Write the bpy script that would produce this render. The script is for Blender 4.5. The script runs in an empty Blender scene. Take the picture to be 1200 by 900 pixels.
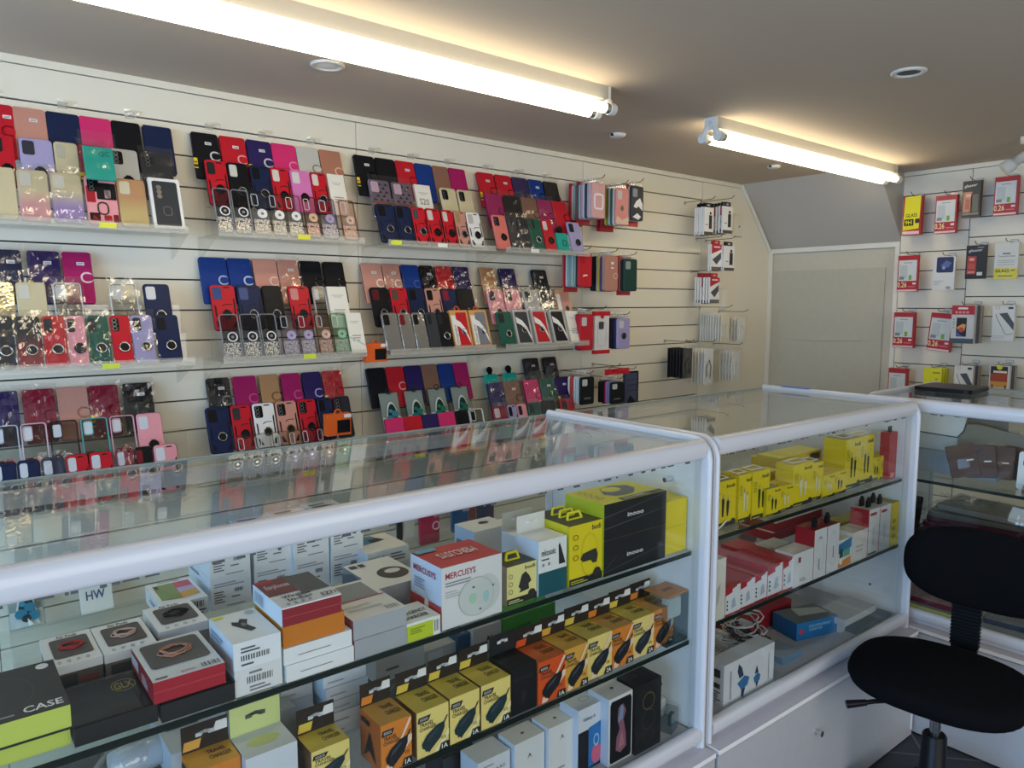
import bpy, math, random
from mathutils import Vector, Matrix
random.seed(11)
C = bpy.context.scene.collection
pi = math.pi
S = bpy.context.scene

# ---------------------------------------------------------------- camera (real place: eye 1.45 m above the shop floor)
F = 868.0; VX = 1645.0; HY = 355.0; EYE = 1.45
p_ = math.atan((450-HY)/F)
a_ = math.atan2(VX-600, F*math.cos(p_)+(450-HY)*math.sin(p_))
fw = (math.cos(a_)*math.cos(p_), math.sin(a_)*math.cos(p_), -math.sin(p_))
rt = (math.sin(a_), -math.cos(a_), 0.0)
up = (math.cos(a_)*math.sin(p_), math.sin(a_)*math.sin(p_), math.cos(p_))
def ray(px, py):
    A = (px-600)/F; B = (450-py)/F
    return [fw[i]+A*rt[i]+B*up[i] for i in range(3)]
def onY(px, py, Y):
    d = ray(px, py); t = Y/d[1]; return Vector((t*d[0], Y, EYE+t*d[2]))
def onX(px, py, X):
    d = ray(px, py); t = X/d[0]; return Vector((X, t*d[1], EYE+t*d[2]))
def onZ(px, py, Z):
    d = ray(px, py); t = (Z-EYE)/d[2]; return Vector((t*d[0], t*d[1], Z))
cam = bpy.data.cameras.new('camera'); cam.sensor_width = 36; cam.lens = F/1200*36; cam.clip_start = .02
co = bpy.data.objects.new('camera', cam); C.objects.link(co)
co.matrix_world = Matrix(((rt[0], up[0], -fw[0], 0), (rt[1], up[1], -fw[1], 0), (rt[2], up[2], -fw[2], EYE), (0, 0, 0, 1)))
S.camera = co
vs = S.view_settings; vs.view_transform = 'Standard'; vs.look = 'None'; vs.gamma = 1; vs.use_curve_mapping = False; vs.exposure = 0.42
S.cycles.transparent_max_bounces = 32; S.cycles.max_bounces = 8; S.cycles.use_denoising = True
S.cycles.sample_clamp_indirect = 6

# ---------------------------------------------------------------- materials
_m = {}
def lin(c):
    if isinstance(c, str):
        c = c.lstrip('#'); c = c if len(c) == 6 else ''.join(ch*2 for ch in c); c = [int(c[i:i+2], 16)/255 for i in (0, 2, 4)]
    return tuple((v/12.92 if v <= .04045 else ((v+.055)/1.055)**2.4) for v in c)+(1,)
NAMED = dict(black='#17171a', navy='#1d2747', blue='#1b3a80', purple='#2f2358', red='#c3202c', crimson='#8e1734', pink='#d8336e', magenta='#a81e5e',
    rosegold='#c98f7c', brown='#8e6652', gold='#cdbf98', silver='#b9b7b0', lilac='#a79fc4', white='#e9e7e2', grey='#7e8084', coral='#e0796e', green='#1f5a48',
    teal='#12a391', orange='#e8631c', yellow='#e8df12', tan='#b98a5e', copper='#b5795f', darkgrey='#3b3d40', mint='#8fc7a0', palepink='#e79aa0', lightblue='#9fc0e8',
    charcoal='#2b2d31', cream='#ece6d0', lime='#c3d62e', amber='#eda41c', paleyellow='#ecd66a', darkteal='#12525a', kraft='#c77a16')
def cc(c): return NAMED.get(c, c)
def pale(c, t=.75):
    c = cc(c).lstrip('#'); return '#'+''.join('%02x' % round(int(c[i:i+2], 16)*(1-t)+255*t) for i in (0, 2, 4))
def base(name):
    m = bpy.data.materials.new(name); m.use_nodes = True; nt = m.node_tree; nt.nodes.clear()
    return m, nt, nt.nodes.new('ShaderNodeOutputMaterial')
def N(nt, t, **k):
    n = nt.nodes.new(t)
    for a, v in k.items(): setattr(n, a, v)
    return n
def tint(nt, c, amt, scale, detail=2.0):
    """base colour with a little procedural variation"""
    tc = N(nt, 'ShaderNodeTexCoord'); no = N(nt, 'ShaderNodeTexNoise'); no.inputs['Scale'].default_value = scale; no.inputs['Detail'].default_value = detail
    nt.links.new(tc.outputs['Object'], no.inputs['Vector'])
    mx = N(nt, 'ShaderNodeMix', data_type='RGBA')
    c = lin(c); lo = tuple(v*(1-amt) for v in c[:3])+(1,); hi = tuple(min(1, v*(1+amt)) for v in c[:3])+(1,)
    mx.inputs['A'].default_value = lo; mx.inputs['B'].default_value = hi
    nt.links.new(no.outputs['Fac'], mx.inputs['Factor'])
    return mx.outputs['Result'], no.outputs['Fac']
def M(c, fin='card'):
    """colour + finish -> material"""
    c = cc(c); key = (c, fin)
    if key in _m: return _m[key]
    m, nt, out = base('%s_%s' % (fin, str(c).lstrip('#')))
    if fin in ('clear', 'glass', 'film'):
        tr = N(nt, 'ShaderNodeBsdfTransparent'); gl = N(nt, 'ShaderNodeBsdfGlossy'); mx = N(nt, 'ShaderNodeMixShader')
        tr.inputs[0].default_value = lin(c)
        gl.inputs['Roughness'].default_value = {'clear': .1, 'glass': .01, 'film': .07}[fin]
        lw = N(nt, 'ShaderNodeLayerWeight'); lw.inputs['Blend'].default_value = .5
        pw = N(nt, 'ShaderNodeMath', operation='POWER'); pw.inputs[1].default_value = 5 if fin == 'glass' else 3.5
        nt.links.new(lw.outputs['Facing'], pw.inputs[0])
        ma = N(nt, 'ShaderNodeMath', operation='MULTIPLY_ADD'); ma.use_clamp = True
        ma.inputs[1].default_value = {'clear': .6, 'glass': .9, 'film': .5}[fin]; ma.inputs[2].default_value = {'clear': .04, 'glass': .025, 'film': .11}[fin]
        nt.links.new(pw.outputs[0], ma.inputs[0]); nt.links.new(ma.outputs[0], mx.inputs[0])
        nt.links.new(tr.outputs[0], mx.inputs[1]); nt.links.new(gl.outputs[0], mx.inputs[2]); nt.links.new(mx.outputs[0], out.inputs[0])
        if fin == 'film':
            tc = N(nt, 'ShaderNodeTexCoord'); no = N(nt, 'ShaderNodeTexNoise'); no.inputs['Scale'].default_value = 1; no.inputs['Detail'].default_value = 1; no.inputs['Distortion'].default_value = .8
            mp = N(nt, 'ShaderNodeMapping'); mp.inputs['Scale'].default_value = (52, 30, 16); mp.inputs['Rotation'].default_value = (0, .5, 0)
            nt.links.new(tc.outputs['Object'], mp.inputs[0]); nt.links.new(mp.outputs[0], no.inputs['Vector'])
            bp = N(nt, 'ShaderNodeBump'); bp.inputs['Strength'].default_value = 1; bp.inputs['Distance'].default_value = .006
            nt.links.new(no.outputs['Fac'], bp.inputs['Height']); nt.links.new(bp.outputs[0], gl.inputs['Normal'])
    elif fin == 'frost':
        tr = N(nt, 'ShaderNodeBsdfTransparent'); b = N(nt, 'ShaderNodeBsdfPrincipled'); mx = N(nt, 'ShaderNodeMixShader'); mx.inputs[0].default_value = .28
        col, fac = tint(nt, c, .06, 40); nt.links.new(col, b.inputs['Base Color']); b.inputs['Roughness'].default_value = .2
        nt.links.new(tr.outputs[0], mx.inputs[1]); nt.links.new(b.outputs[0], mx.inputs[2]); nt.links.new(mx.outputs[0], out.inputs[0])
    elif fin == 'emit':
        e = N(nt, 'ShaderNodeEmission'); e.inputs[0].default_value = lin(c); e.inputs[1].default_value = TUBE
        nt.links.new(e.outputs[0], out.inputs[0])
    else:
        b = N(nt, 'ShaderNodeBsdfPrincipled'); nt.links.new(b.outputs[0], out.inputs[0])
        amt, sc = {'card': (.04, 25), 'leather': (.12, 220), 'plastic': (.04, 40), 'gloss': (.03, 8), 'metal': (.06, 60), 'glitter': (.5, 900), 'wall': (.03, 3), 'fabric': (.2, 400), 'matte': (.05, 30), 'chrome': (.05, 50), 'foil': (.12, 30), 'ceil': (.05, 1.3)}[fin]
        col, fac = tint(nt, c, amt, sc, 3 if fin in ('ceil', 'wall') else 2)
        nt.links.new(col, b.inputs['Base Color'])
        b.inputs['Roughness'].default_value = {'card': .42, 'leather': .55, 'plastic': .36, 'gloss': .2, 'metal': .3, 'glitter': .35, 'wall': .45, 'fabric': .95, 'matte': .75, 'chrome': .15, 'foil': .12, 'ceil': .85}[fin]
        if fin in ('plastic', 'leather'): b.inputs['Specular IOR Level'].default_value = .17
        if fin in ('metal', 'chrome'): b.inputs['Metallic'].default_value = .9
        if fin == 'foil': b.inputs['Metallic'].default_value = .75
        if fin == 'fabric': b.inputs['Specular IOR Level'].default_value = .1
        if fin in ('leather', 'glitter', 'fabric', 'foil'):
            bp = N(nt, 'ShaderNodeBump'); bp.inputs['Strength'].default_value = {'leather': .25, 'glitter': .8, 'fabric': .5, 'foil': .5}[fin]; bp.inputs['Distance'].default_value = .001 if fin != 'foil' else .01
            nt.links.new(fac, bp.inputs['Height']); nt.links.new(bp.outputs[0], b.inputs['Normal'])
    _m[key] = m
    return m
def Mgrad(c0, c1, h):
    """two-tone glitter plastic: gold glitter fading to a second colour towards the lower end of the case (dye of the case itself)"""
    key = ('grad', c0, c1)
    if key in _m: return _m[key]
    m, nt, out = base('two_tone_glitter_%s_%s' % (c0, c1)); b = N(nt, 'ShaderNodeBsdfPrincipled'); nt.links.new(b.outputs[0], out.inputs[0])
    tc = N(nt, 'ShaderNodeTexCoord'); sp = N(nt, 'ShaderNodeSeparateXYZ'); nt.links.new(tc.outputs['Object'], sp.inputs[0])
    mr = N(nt, 'ShaderNodeMapRange'); mr.inputs['From Min'].default_value = h*.3; mr.inputs['From Max'].default_value = h*.62
    nt.links.new(sp.outputs['Z'], mr.inputs['Value'])
    mx = N(nt, 'ShaderNodeMix', data_type='RGBA'); mx.inputs['A'].default_value = lin(cc(c1)); mx.inputs['B'].default_value = lin(cc(c0)); nt.links.new(mr.outputs[0], mx.inputs['Factor'])
    no = N(nt, 'ShaderNodeTexNoise'); no.inputs['Scale'].default_value = 900; nt.links.new(tc.outputs['Object'], no.inputs['Vector'])
    bp = N(nt, 'ShaderNodeBump'); bp.inputs['Strength'].default_value = .8; bp.inputs['Distance'].default_value = .001
    nt.links.new(no.outputs['Fac'], bp.inputs['Height']); nt.links.new(bp.outputs[0], b.inputs['Normal'])
    nt.links.new(mx.outputs['Result'], b.inputs['Base Color']); b.inputs['Roughness'].default_value = .4
    _m[key] = m; return m
def Mspeck(c):
    """clear plastic with glitter flakes: flakes where a cell noise is high, see-through elsewhere"""
    key = ('speck', c)
    if key in _m: return _m[key]
    m, nt, out = base('glitter_flakes_%s' % c)
    b = N(nt, 'ShaderNodeBsdfPrincipled'); b.inputs['Base Color'].default_value = lin(cc(c)); b.inputs['Metallic'].default_value = .6; b.inputs['Roughness'].default_value = .3
    tr = N(nt, 'ShaderNodeBsdfTransparent'); mx = N(nt, 'ShaderNodeMixShader')
    tc = N(nt, 'ShaderNodeTexCoord'); vo = N(nt, 'ShaderNodeTexVoronoi'); vo.inputs['Scale'].default_value = 420; nt.links.new(tc.outputs['Object'], vo.inputs['Vector'])
    sp = N(nt, 'ShaderNodeSeparateColor'); nt.links.new(vo.outputs['Color'], sp.inputs[0])
    gt = N(nt, 'ShaderNodeMath', operation='GREATER_THAN'); gt.inputs[1].default_value = .55; nt.links.new(sp.outputs[0], gt.inputs[0])
    nt.links.new(gt.outputs[0], mx.inputs[0]); nt.links.new(tr.outputs[0], mx.inputs[1]); nt.links.new(b.outputs[0], mx.inputs[2]); nt.links.new(mx.outputs[0], out.inputs[0])
    _m[key] = m; return m
TUBE = 7.4; DAY = 102.0; SIDE_FILL = 30.0

# ---------------------------------------------------------------- mesh builder
_txt = {}
def text_mesh(s):
    if s not in _txt:
        cu = bpy.data.curves.new('t', 'FONT'); cu.body = s; cu.resolution_u = 2; cu.fill_mode = 'FRONT'; cu.offset = .018
        o = bpy.data.objects.new('t', cu); me = bpy.data.meshes.new_from_object(o)
        vv = [tuple(v.co) for v in me.vertices]; ff = [tuple(q.vertices) for q in me.polygons]
        bpy.data.objects.remove(o); bpy.data.curves.remove(cu); bpy.data.meshes.remove(me)
        x0 = min((v[0] for v in vv), default=0); x1 = max((v[0] for v in vv), default=1); y0 = min((v[1] for v in vv), default=0); y1 = max((v[1] for v in vv), default=1)
        _txt[s] = ([((v[0]-x0)/max(x1-x0, 1e-6), (v[1]-y0)/max(y1-y0, 1e-6)) for v in vv], ff)
    return _txt[s]
class MB:
    def __init__(s): s.v = []; s.f = []; s.m = []; s.mats = []; s.sm = []
    def mi(s, m):
        if m not in s.mats: s.mats.append(m)
        return s.mats.index(m)
    def add(s, vs_, fs, m, smooth=False):
        b = len(s.v); s.v += [tuple(v) for v in vs_]; k = s.mi(m)
        for q in fs: s.f.append(tuple(b+i for i in q)); s.m.append(k); s.sm.append(smooth)
    def box(s, x0, x1, y0, y1, z0, z1, m, front=None, top=None, left=None, right=None):
        v = [(x0, y0, z0), (x1, y0, z0), (x1, y1, z0), (x0, y1, z0), (x0, y0, z1), (x1, y0, z1), (x1, y1, z1), (x0, y1, z1)]
        for q, mm in (((0, 3, 2, 1), m), ((4, 5, 6, 7), top or m), ((0, 1, 5, 4), front or m), ((1, 2, 6, 5), right or m), ((2, 3, 7, 6), m), ((3, 0, 4, 7), left or m)):
            s.add([v[i] for i in q], [(0, 1, 2, 3)], mm)
    def bbox(s, x0, x1, y0, y1, z0, z1, m, r=.003, n=2):
        """box with rounded vertical-plane corners (rounded rect in xz extruded in y)"""
        s.plate(x1-x0, z1-z0, r, y1-y0, m, (x0+x1)/2, z0, y0, n)
    def prism(s, pts, y0, y1, m, smooth=False):
        """polygon in xz extruded along y"""
        n = len(pts)
        v = [(x, y0, z) for x, z in pts]+[(x, y1, z) for x, z in pts]
        s.add(v, [tuple(range(n)), tuple(range(2*n-1, n-1, -1))], m)
        s.add(v, [(i, i+n, (i+1) % n+n, (i+1) % n) for i in range(n)], m, smooth)
    def prismX(s, pts, x0, x1, m, smooth=False):
        """polygon in yz extruded along x"""
        n = len(pts)
        v = [(x0, y, z) for y, z in pts]+[(x1, y, z) for y, z in pts]
        s.add(v, [tuple(range(n-1, -1, -1)), tuple(range(n, 2*n))], m)
        s.add(v, [(i, (i+1) % n, (i+1) % n+n, i+n) for i in range(n)], m, smooth)
    def plate(s, w, h, r, t, m, cx=0, z0=0, y0=0, n=4, ch=0.0):
        pts = []
        for (sx, sz, a0) in ((1, 1, 0), (-1, 1, 90), (-1, -1, 180), (1, -1, 270)):
            ox = sx*(w/2-r); oz = h/2+sz*(h/2-r)
            for i in range(n+1):
                a = math.radians(a0+90*i/n); pts.append((cx+ox+r*math.cos(a), z0+oz+r*math.sin(a)))
        if ch:  # softened front edge
            k = len(pts); ccx, ccz = cx, z0+h/2
            sx_ = (w-2*ch)/w; sz_ = (h-2*ch)/h
            fr = [(ccx+(x-ccx)*sx_, y0, ccz+(z-ccz)*sz_) for x, z in pts]; md = [(x, y0+ch, z) for x, z in pts]; bk = [(x, y0+t, z) for x, z in pts]
            v = fr+md+bk
            s.add(v, [tuple(range(k)), tuple(range(3*k-1, 2*k-1, -1))], m)
            s.add(v, [(i, i+k, (i+1) % k+k, (i+1) % k) for i in range(k)]+[(i+k, i+2*k, (i+1) % k+2*k, (i+1) % k+k) for i in range(k)], m, True)
        else: s.prism(pts, y0, y0+t, m)
    def frame(s, w, h, r, b, t, m, cx=0, z0=0, y0=0, n=4):
        """rounded rectangular ring"""
        def loop(w, h, r, zz):
            q = []
            for (sx, sz, a0) in ((1, 1, 0), (-1, 1, 90), (-1, -1, 180), (1, -1, 270)):
                for i in range(n+1):
                    a = math.radians(a0+90*i/n); q.append((cx+sx*(w/2-r)+r*math.cos(a), zz+sz*(h/2-r)+r*math.sin(a)))
            return q
        o = loop(w, h, r, z0+h/2); i_ = loop(w-2*b, h-2*b, max(r-b, .0008), z0+h/2); k = len(o)
        v = [(x, y0, z) for x, z in o]+[(x, y0, z) for x, z in i_]+[(x, y0+t, z) for x, z in o]+[(x, y0+t, z) for x, z in i_]
        fs = []
        for j in range(k):
            q = (j+1) % k
            fs += [(j, j+k, q+k, q), (j+2*k, q+2*k, q+3*k, j+3*k), (j, q, q+2*k, j+2*k), (j+k, j+3*k, q+3*k, q+k)]
        s.add(v, fs, m)
    def disc(s, cx, cz, r, y0, t, m, n=20, sx=1.0):
        s.prism([(cx+sx*r*math.cos(2*pi*i/n), cz+r*math.sin(2*pi*i/n)) for i in range(n)], y0, y0+t, m)
    def torus(s, c, R, r, m, ax='y', n=20, k=8):
        v = []; fs = []
        for i in range(n):
            a = 2*pi*i/n
            for j in range(k):
                b = 2*pi*j/k; q = R+r*math.cos(b); w_ = r*math.sin(b)
                x, y, z = {'y': (q*math.cos(a), w_, q*math.sin(a)), 'z': (q*math.cos(a), q*math.sin(a), w_), 'x': (w_, q*math.cos(a), q*math.sin(a))}[ax]
                v.append((c[0]+x, c[1]+y, c[2]+z))
        for i in range(n):
            for j in range(k): fs.append((i*k+j, ((i+1) % n)*k+j, ((i+1) % n)*k+(j+1) % k, i*k+(j+1) % k))
        s.add(v, fs, m, True)
    def tube(s, pts, r, m, k=8, cap=True):
        pts = [Vector(q) for q in pts]; rs = r if isinstance(r, (list, tuple)) else [r]*len(pts)
        v = []; up_ = None
        for i, q in enumerate(pts):
            d = (pts[min(i+1, len(pts)-1)]-pts[max(i-1, 0)])
            d = d.normalized() if d.length > 1e-9 else Vector((0, 0, 1))
            if up_ is None: up_ = Vector((0, 0, 1)) if abs(d.z) < .9 else Vector((1, 0, 0))
            a = d.cross(up_).normalized(); b = a.cross(d).normalized(); up_ = b
            for j in range(k): v.append(q+rs[i]*(math.cos(2*pi*j/k)*a+math.sin(2*pi*j/k)*b))
        fs = [(i*k+j, i*k+(j+1) % k, (i+1)*k+(j+1) % k, (i+1)*k+j) for i in range(len(pts)-1) for j in range(k)]
        s.add(v, fs, m, True)
        if cap: s.add(v, [tuple(range(k-1, -1, -1)), tuple(range(len(v)-k, len(v)))], m)
    def lathe(s, prof, m, c=(0, 0, 0), n=24, ax='z'):
        """profile of (radius, height) turned round an axis"""
        v = []
        for r, h in prof:
            for i in range(n):
                a = 2*pi*i/n; q = (r*math.cos(a), r*math.sin(a), h) if ax == 'z' else (h, r*math.cos(a), r*math.sin(a))
                v.append((c[0]+q[0], c[1]+q[1], c[2]+q[2]))
        fs = [(i*n+j, i*n+(j+1) % n, (i+1)*n+(j+1) % n, (i+1)*n+j) for i in range(len(prof)-1) for j in range(n)]
        s.add(v, fs, m, True)
        for k_, rr in ((0, prof[0][0]), (len(prof)-1, prof[-1][0])):
            if rr > 1e-5: s.add(v[k_*n:(k_+1)*n], [tuple(range(n))], m)
    def quad(s, a, b, c, d, m): s.add([a, b, c, d], [(0, 1, 2, 3)], m)
    def text(s, t, o, r, u, m):
        """lettering filling the rectangle o, o+r, o+u"""
        vv, ff = text_mesh(t); o, r, u = Vector(o), Vector(r), Vector(u)
        s.add([o+r*x+u*y for x, y in vv], ff, m)
    def sheet(s, w, h, y0, m, amp=.004, nx=5, nz=9, cx=0, z0=0, seed=0):
        """a crumpled film sheet"""
        R = random.Random(seed)
        v = [(cx+w*(i/nx-.5)+R.uniform(-.0015, .0015), y0+R.uniform(-amp, 0), z0+h*j/nz) for j in range(nz+1) for i in range(nx+1)]
        s.add(v, [(j*(nx+1)+i, j*(nx+1)+i+1, (j+1)*(nx+1)+i+1, (j+1)*(nx+1)+i) for j in range(nz) for i in range(nx)], m)
    def mesh(s, name):
        me = bpy.data.meshes.new(name); me.from_pydata(s.v, [], s.f)
        for m in s.mats: me.materials.append(m)
        me.polygons.foreach_set('material_index', s.m); me.polygons.foreach_set('use_smooth', s.sm); me.update()
        return me
    def build(s, name, parent=None, loc=None, label=None): return link(name, s.mesh(name), parent, loc, label)
def link(name, me, parent=None, loc=None, label=None):
    o = bpy.data.objects.new(name, me); C.objects.link(o)
    if parent: o.parent = parent
    if loc is not None: o.location = loc
    if label: o['label'] = label
    return o
def thing(name, label, cat, loc=(0, 0, 0), rot=(0, 0, 0), group=None, me=None):
    o = bpy.data.objects.new(name, me); C.objects.link(o); o.location = loc; o.rotation_euler = rot
    o['label'] = label; o['category'] = cat
    if group: o['group'] = group
    if me is None: o.empty_display_size = .02
    return o
def struct(name, mb, label=None):
    o = mb.build(name); o['kind'] = 'structure'
    if label: o['label'] = label
    return o
_cache = {}
def cached(key, fn):
    if key not in _cache:
        mb = MB(); fn(mb); _cache[key] = mb.mesh(key[0])
    return _cache[key]
ORD = 'first second third fourth fifth sixth seventh eighth ninth tenth eleventh twelfth thirteenth fourteenth fifteenth'.split()
# ---------------------------------------------------------------- the shop room
FL = 0.025; CEIL = 2.148; WY = 2.58; EX = 4.25
WHITE = M('#ece4ce', 'wall')
mb = MB(); mb.box(-2.4, 4.4, -1.8, 2.7, CEIL, CEIL+.08, M('#c6b5a0', 'ceil')); struct('ceiling', mb)
# floor: dark slate tiles laid on the diagonal
def floor_mat():
    m, nt, out = base('dark_tile'); b = N(nt, 'ShaderNodeBsdfPrincipled'); nt.links.new(b.outputs[0], out.inputs[0])
    tc = N(nt, 'ShaderNodeTexCoord'); mp = N(nt, 'ShaderNodeMapping'); mp.inputs['Rotation'].default_value = (0, 0, math.radians(50)); nt.links.new(tc.outputs['Object'], mp.inputs[0])
    br = N(nt, 'ShaderNodeTexBrick'); br.offset = 0; br.inputs['Color1'].default_value = lin('#33363b'); br.inputs['Color2'].default_value = lin('#2b2e33'); br.inputs['Mortar'].default_value = lin('#5d6064')
    br.inputs['Scale'].default_value = 1; br.inputs['Mortar Size'].default_value = .004; br.inputs['Brick Width'].default_value = .3; br.inputs['Row Height'].default_value = .3
    nt.links.new(mp.outputs[0], br.inputs['Vector']); nt.links.new(br.outputs['Color'], b.inputs['Base Color']); b.inputs['Roughness'].default_value = .45
    return m
mb = MB(); mb.box(-2.4, 4.4, -1.8, 2.7, FL-.06, FL, floor_mat()); struct('floor', mb)
# slatwall boards with real grooves between them
def slats(mb, x0, x1, seams, ztop, zcap, n, board, dark):
    e = [x0]+seams+[x1]
    for i in range(len(e)-1):
        a, b = e[i]+.0012, e[i+1]-.0012
        zs = [zcap]+[ztop-.1*k for k in range(n)]
        for k in range(len(zs)-1):
            hi = zs[k]-(.0026 if k else .001); lo = zs[k+1]+.0026
            mb.box(a, b, 0, .012, lo, hi, board)
        mb.box(a, b, 0, .012, FL, zs[-1]-.0026, board)
    mb.box(x0, x1, .012, .03, FL, zcap, dark)
GROOVE = M('#3c3932', 'matte')
mb = MB(); slats(mb, -2.3, 3.55, [-1.03, .18, 1.39, 2.6], 2.026, 2.124, 20, WHITE, GROOVE)
mb.box(3.552, 4.3, -.001, .03, FL, 2.124, WHITE); mb.box(-2.3, 4.3, -.003, .03, 2.126, CEIL, WHITE)
mb.v = [(x, y+WY, z) for x, y, z in mb.v]; struct('wall_left', mb)
# far end: slatwall panels on the near side, a covered recess under a sloping soffit on the far side
def endwall():
    mb = MB()
    slats(mb, -1.8, -1.46, [], 1.721, 1.82, 17, WHITE, GROOVE)  # local x = -Y
    mb2 = MB()
    for (x0, x1, zt) in ((-1.785, -1.452, 2.021), (-1.45, -.25, 1.982), (-.248, 1.7, 1.982)):
        slats(mb2, x0, x1, [], zt, 2.124, 20, WHITE, GROOVE)
    mb2.box(-1.785, 1.7, -.002, .03, 2.126, CEIL, WHITE)
    mb2.v = [(EX+y, -x, z) for x, y, z in mb2.v]; return mb2
struct('wall_end', endwall())
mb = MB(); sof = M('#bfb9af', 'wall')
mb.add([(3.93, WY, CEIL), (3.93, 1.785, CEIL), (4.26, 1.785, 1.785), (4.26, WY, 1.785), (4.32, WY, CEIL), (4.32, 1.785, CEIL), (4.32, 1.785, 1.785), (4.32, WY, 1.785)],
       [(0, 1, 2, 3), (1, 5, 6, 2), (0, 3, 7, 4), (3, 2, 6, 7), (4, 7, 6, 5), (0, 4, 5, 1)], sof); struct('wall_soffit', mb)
mb = MB(); mb.box(4.275, 4.33, 1.75, 2.6, FL, 1.79, M('#d9d4c6', 'wall')); struct('wall_alcove', mb)
mb = MB(); tr = M('#e9e5d8', 'plastic')
mb.box(4.252, 4.276, 1.788, 2.578, 1.755, 1.783, tr); mb.box(4.252, 4.276, 2.55, 2.578, FL, 1.755, tr); mb.box(4.252, 4.276, 1.788, 1.812, FL, 1.755, tr); struct('trim_1', mb)
mb = MB(); mb.tube([(3.925, 2.572, 2.14), (4.25, 2.572, 1.775)], .012, tr); struct('trim_2', mb)
# stretched sheet over the recess, slightly puckered at the top
R = random.Random(4); mb = MB(); nx, nz = 16, 30; v = []
for j in range(nz+1):
    for i in range(nx+1):
        u_, w_ = i/nx, j/nz; z = .5+1.25*w_
        e_ = max(0, (w_-.86)/.14)
        v.append((4.266-.004*math.sin(u_*17+w_*3)*e_-.003*math.sin(w_*40)*e_+R.uniform(-.0004, .0004), 1.815+.732*u_, z))
mb.add(v, [(j*(nx+1)+i, (j+1)*(nx+1)+i, (j+1)*(nx+1)+i+1, j*(nx+1)+i+1) for j in range(nz) for i in range(nx)], M('#cdc6b2', 'matte'), True)
sheet_me = mb.mesh('covering_sheet')
thing('covering_sheet', 'plain beige sheet stretched over the recess under the sloping soffit', 'sheet', me=sheet_me)
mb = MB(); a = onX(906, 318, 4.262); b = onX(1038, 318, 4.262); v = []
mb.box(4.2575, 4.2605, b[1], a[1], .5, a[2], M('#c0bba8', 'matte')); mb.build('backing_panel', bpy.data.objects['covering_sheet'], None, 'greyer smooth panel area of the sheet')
mb = MB(); mb.tube([(4.256, b[1]+.12, 1.235), (4.256, b[1]+.4, 1.225), (4.256, b[1]+.6, 1.232)], .0022, M('#c2bcab', 'matte'), 6); mb.build('crease', bpy.data.objects['covering_sheet'])
mb = MB(); wr = M('#cfcac0', 'wall')
for q in ((-2.4, 4.4, FL, .5), (-2.4, 4.4, 1.98, CEIL), (-2.4, -1.1, .5, 1.98), (2.3, 4.4, .5, 1.98)): mb.box(q[0], q[1], -1.8, -1.72, q[2], q[3], wr)
struct('wall_right', mb)
mb = MB(); fr = M('#3a3c40', 'metal')
for x in (-1.1, .0, 1.13, 2.26): mb.box(x, x+.04, -1.78, -1.74, .5, 1.98, fr)
mb.box(-1.1, 2.3, -1.78, -1.74, .5, .54, fr); mb.box(-1.1, 2.3, -1.78, -1.74, 1.94, 1.98, fr); struct('window_2', mb)  # assumed window, out of view, added to let light onto the counter fronts
# shop front behind the camera: wall with a wide window
mb = MB(); wf = M('#cfcac0', 'wall')
for q in ((-1.8, 2.65, FL, .45), (-1.8, 2.65, 2.0, CEIL), (-1.8, -1.3, .45, 2.0), (2.2, 2.65, .45, 2.0)): mb.box(-2.4, -2.3, q[0], q[1], q[2], q[3], wf)
struct('wall_front', mb)
mb = MB(); fr = M('#3a3c40', 'metal')
for y in (-1.3, -.15, 1.0, 2.16): mb.box(-2.38, -2.32, y, y+.04, .45, 2.0, fr)
mb.box(-2.38, -2.32, -1.3, 2.2, .45, .49, fr); mb.box(-2.38, -2.32, -1.3, 2.2, 1.96, 2.0, fr); struct('window_1', mb)

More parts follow.
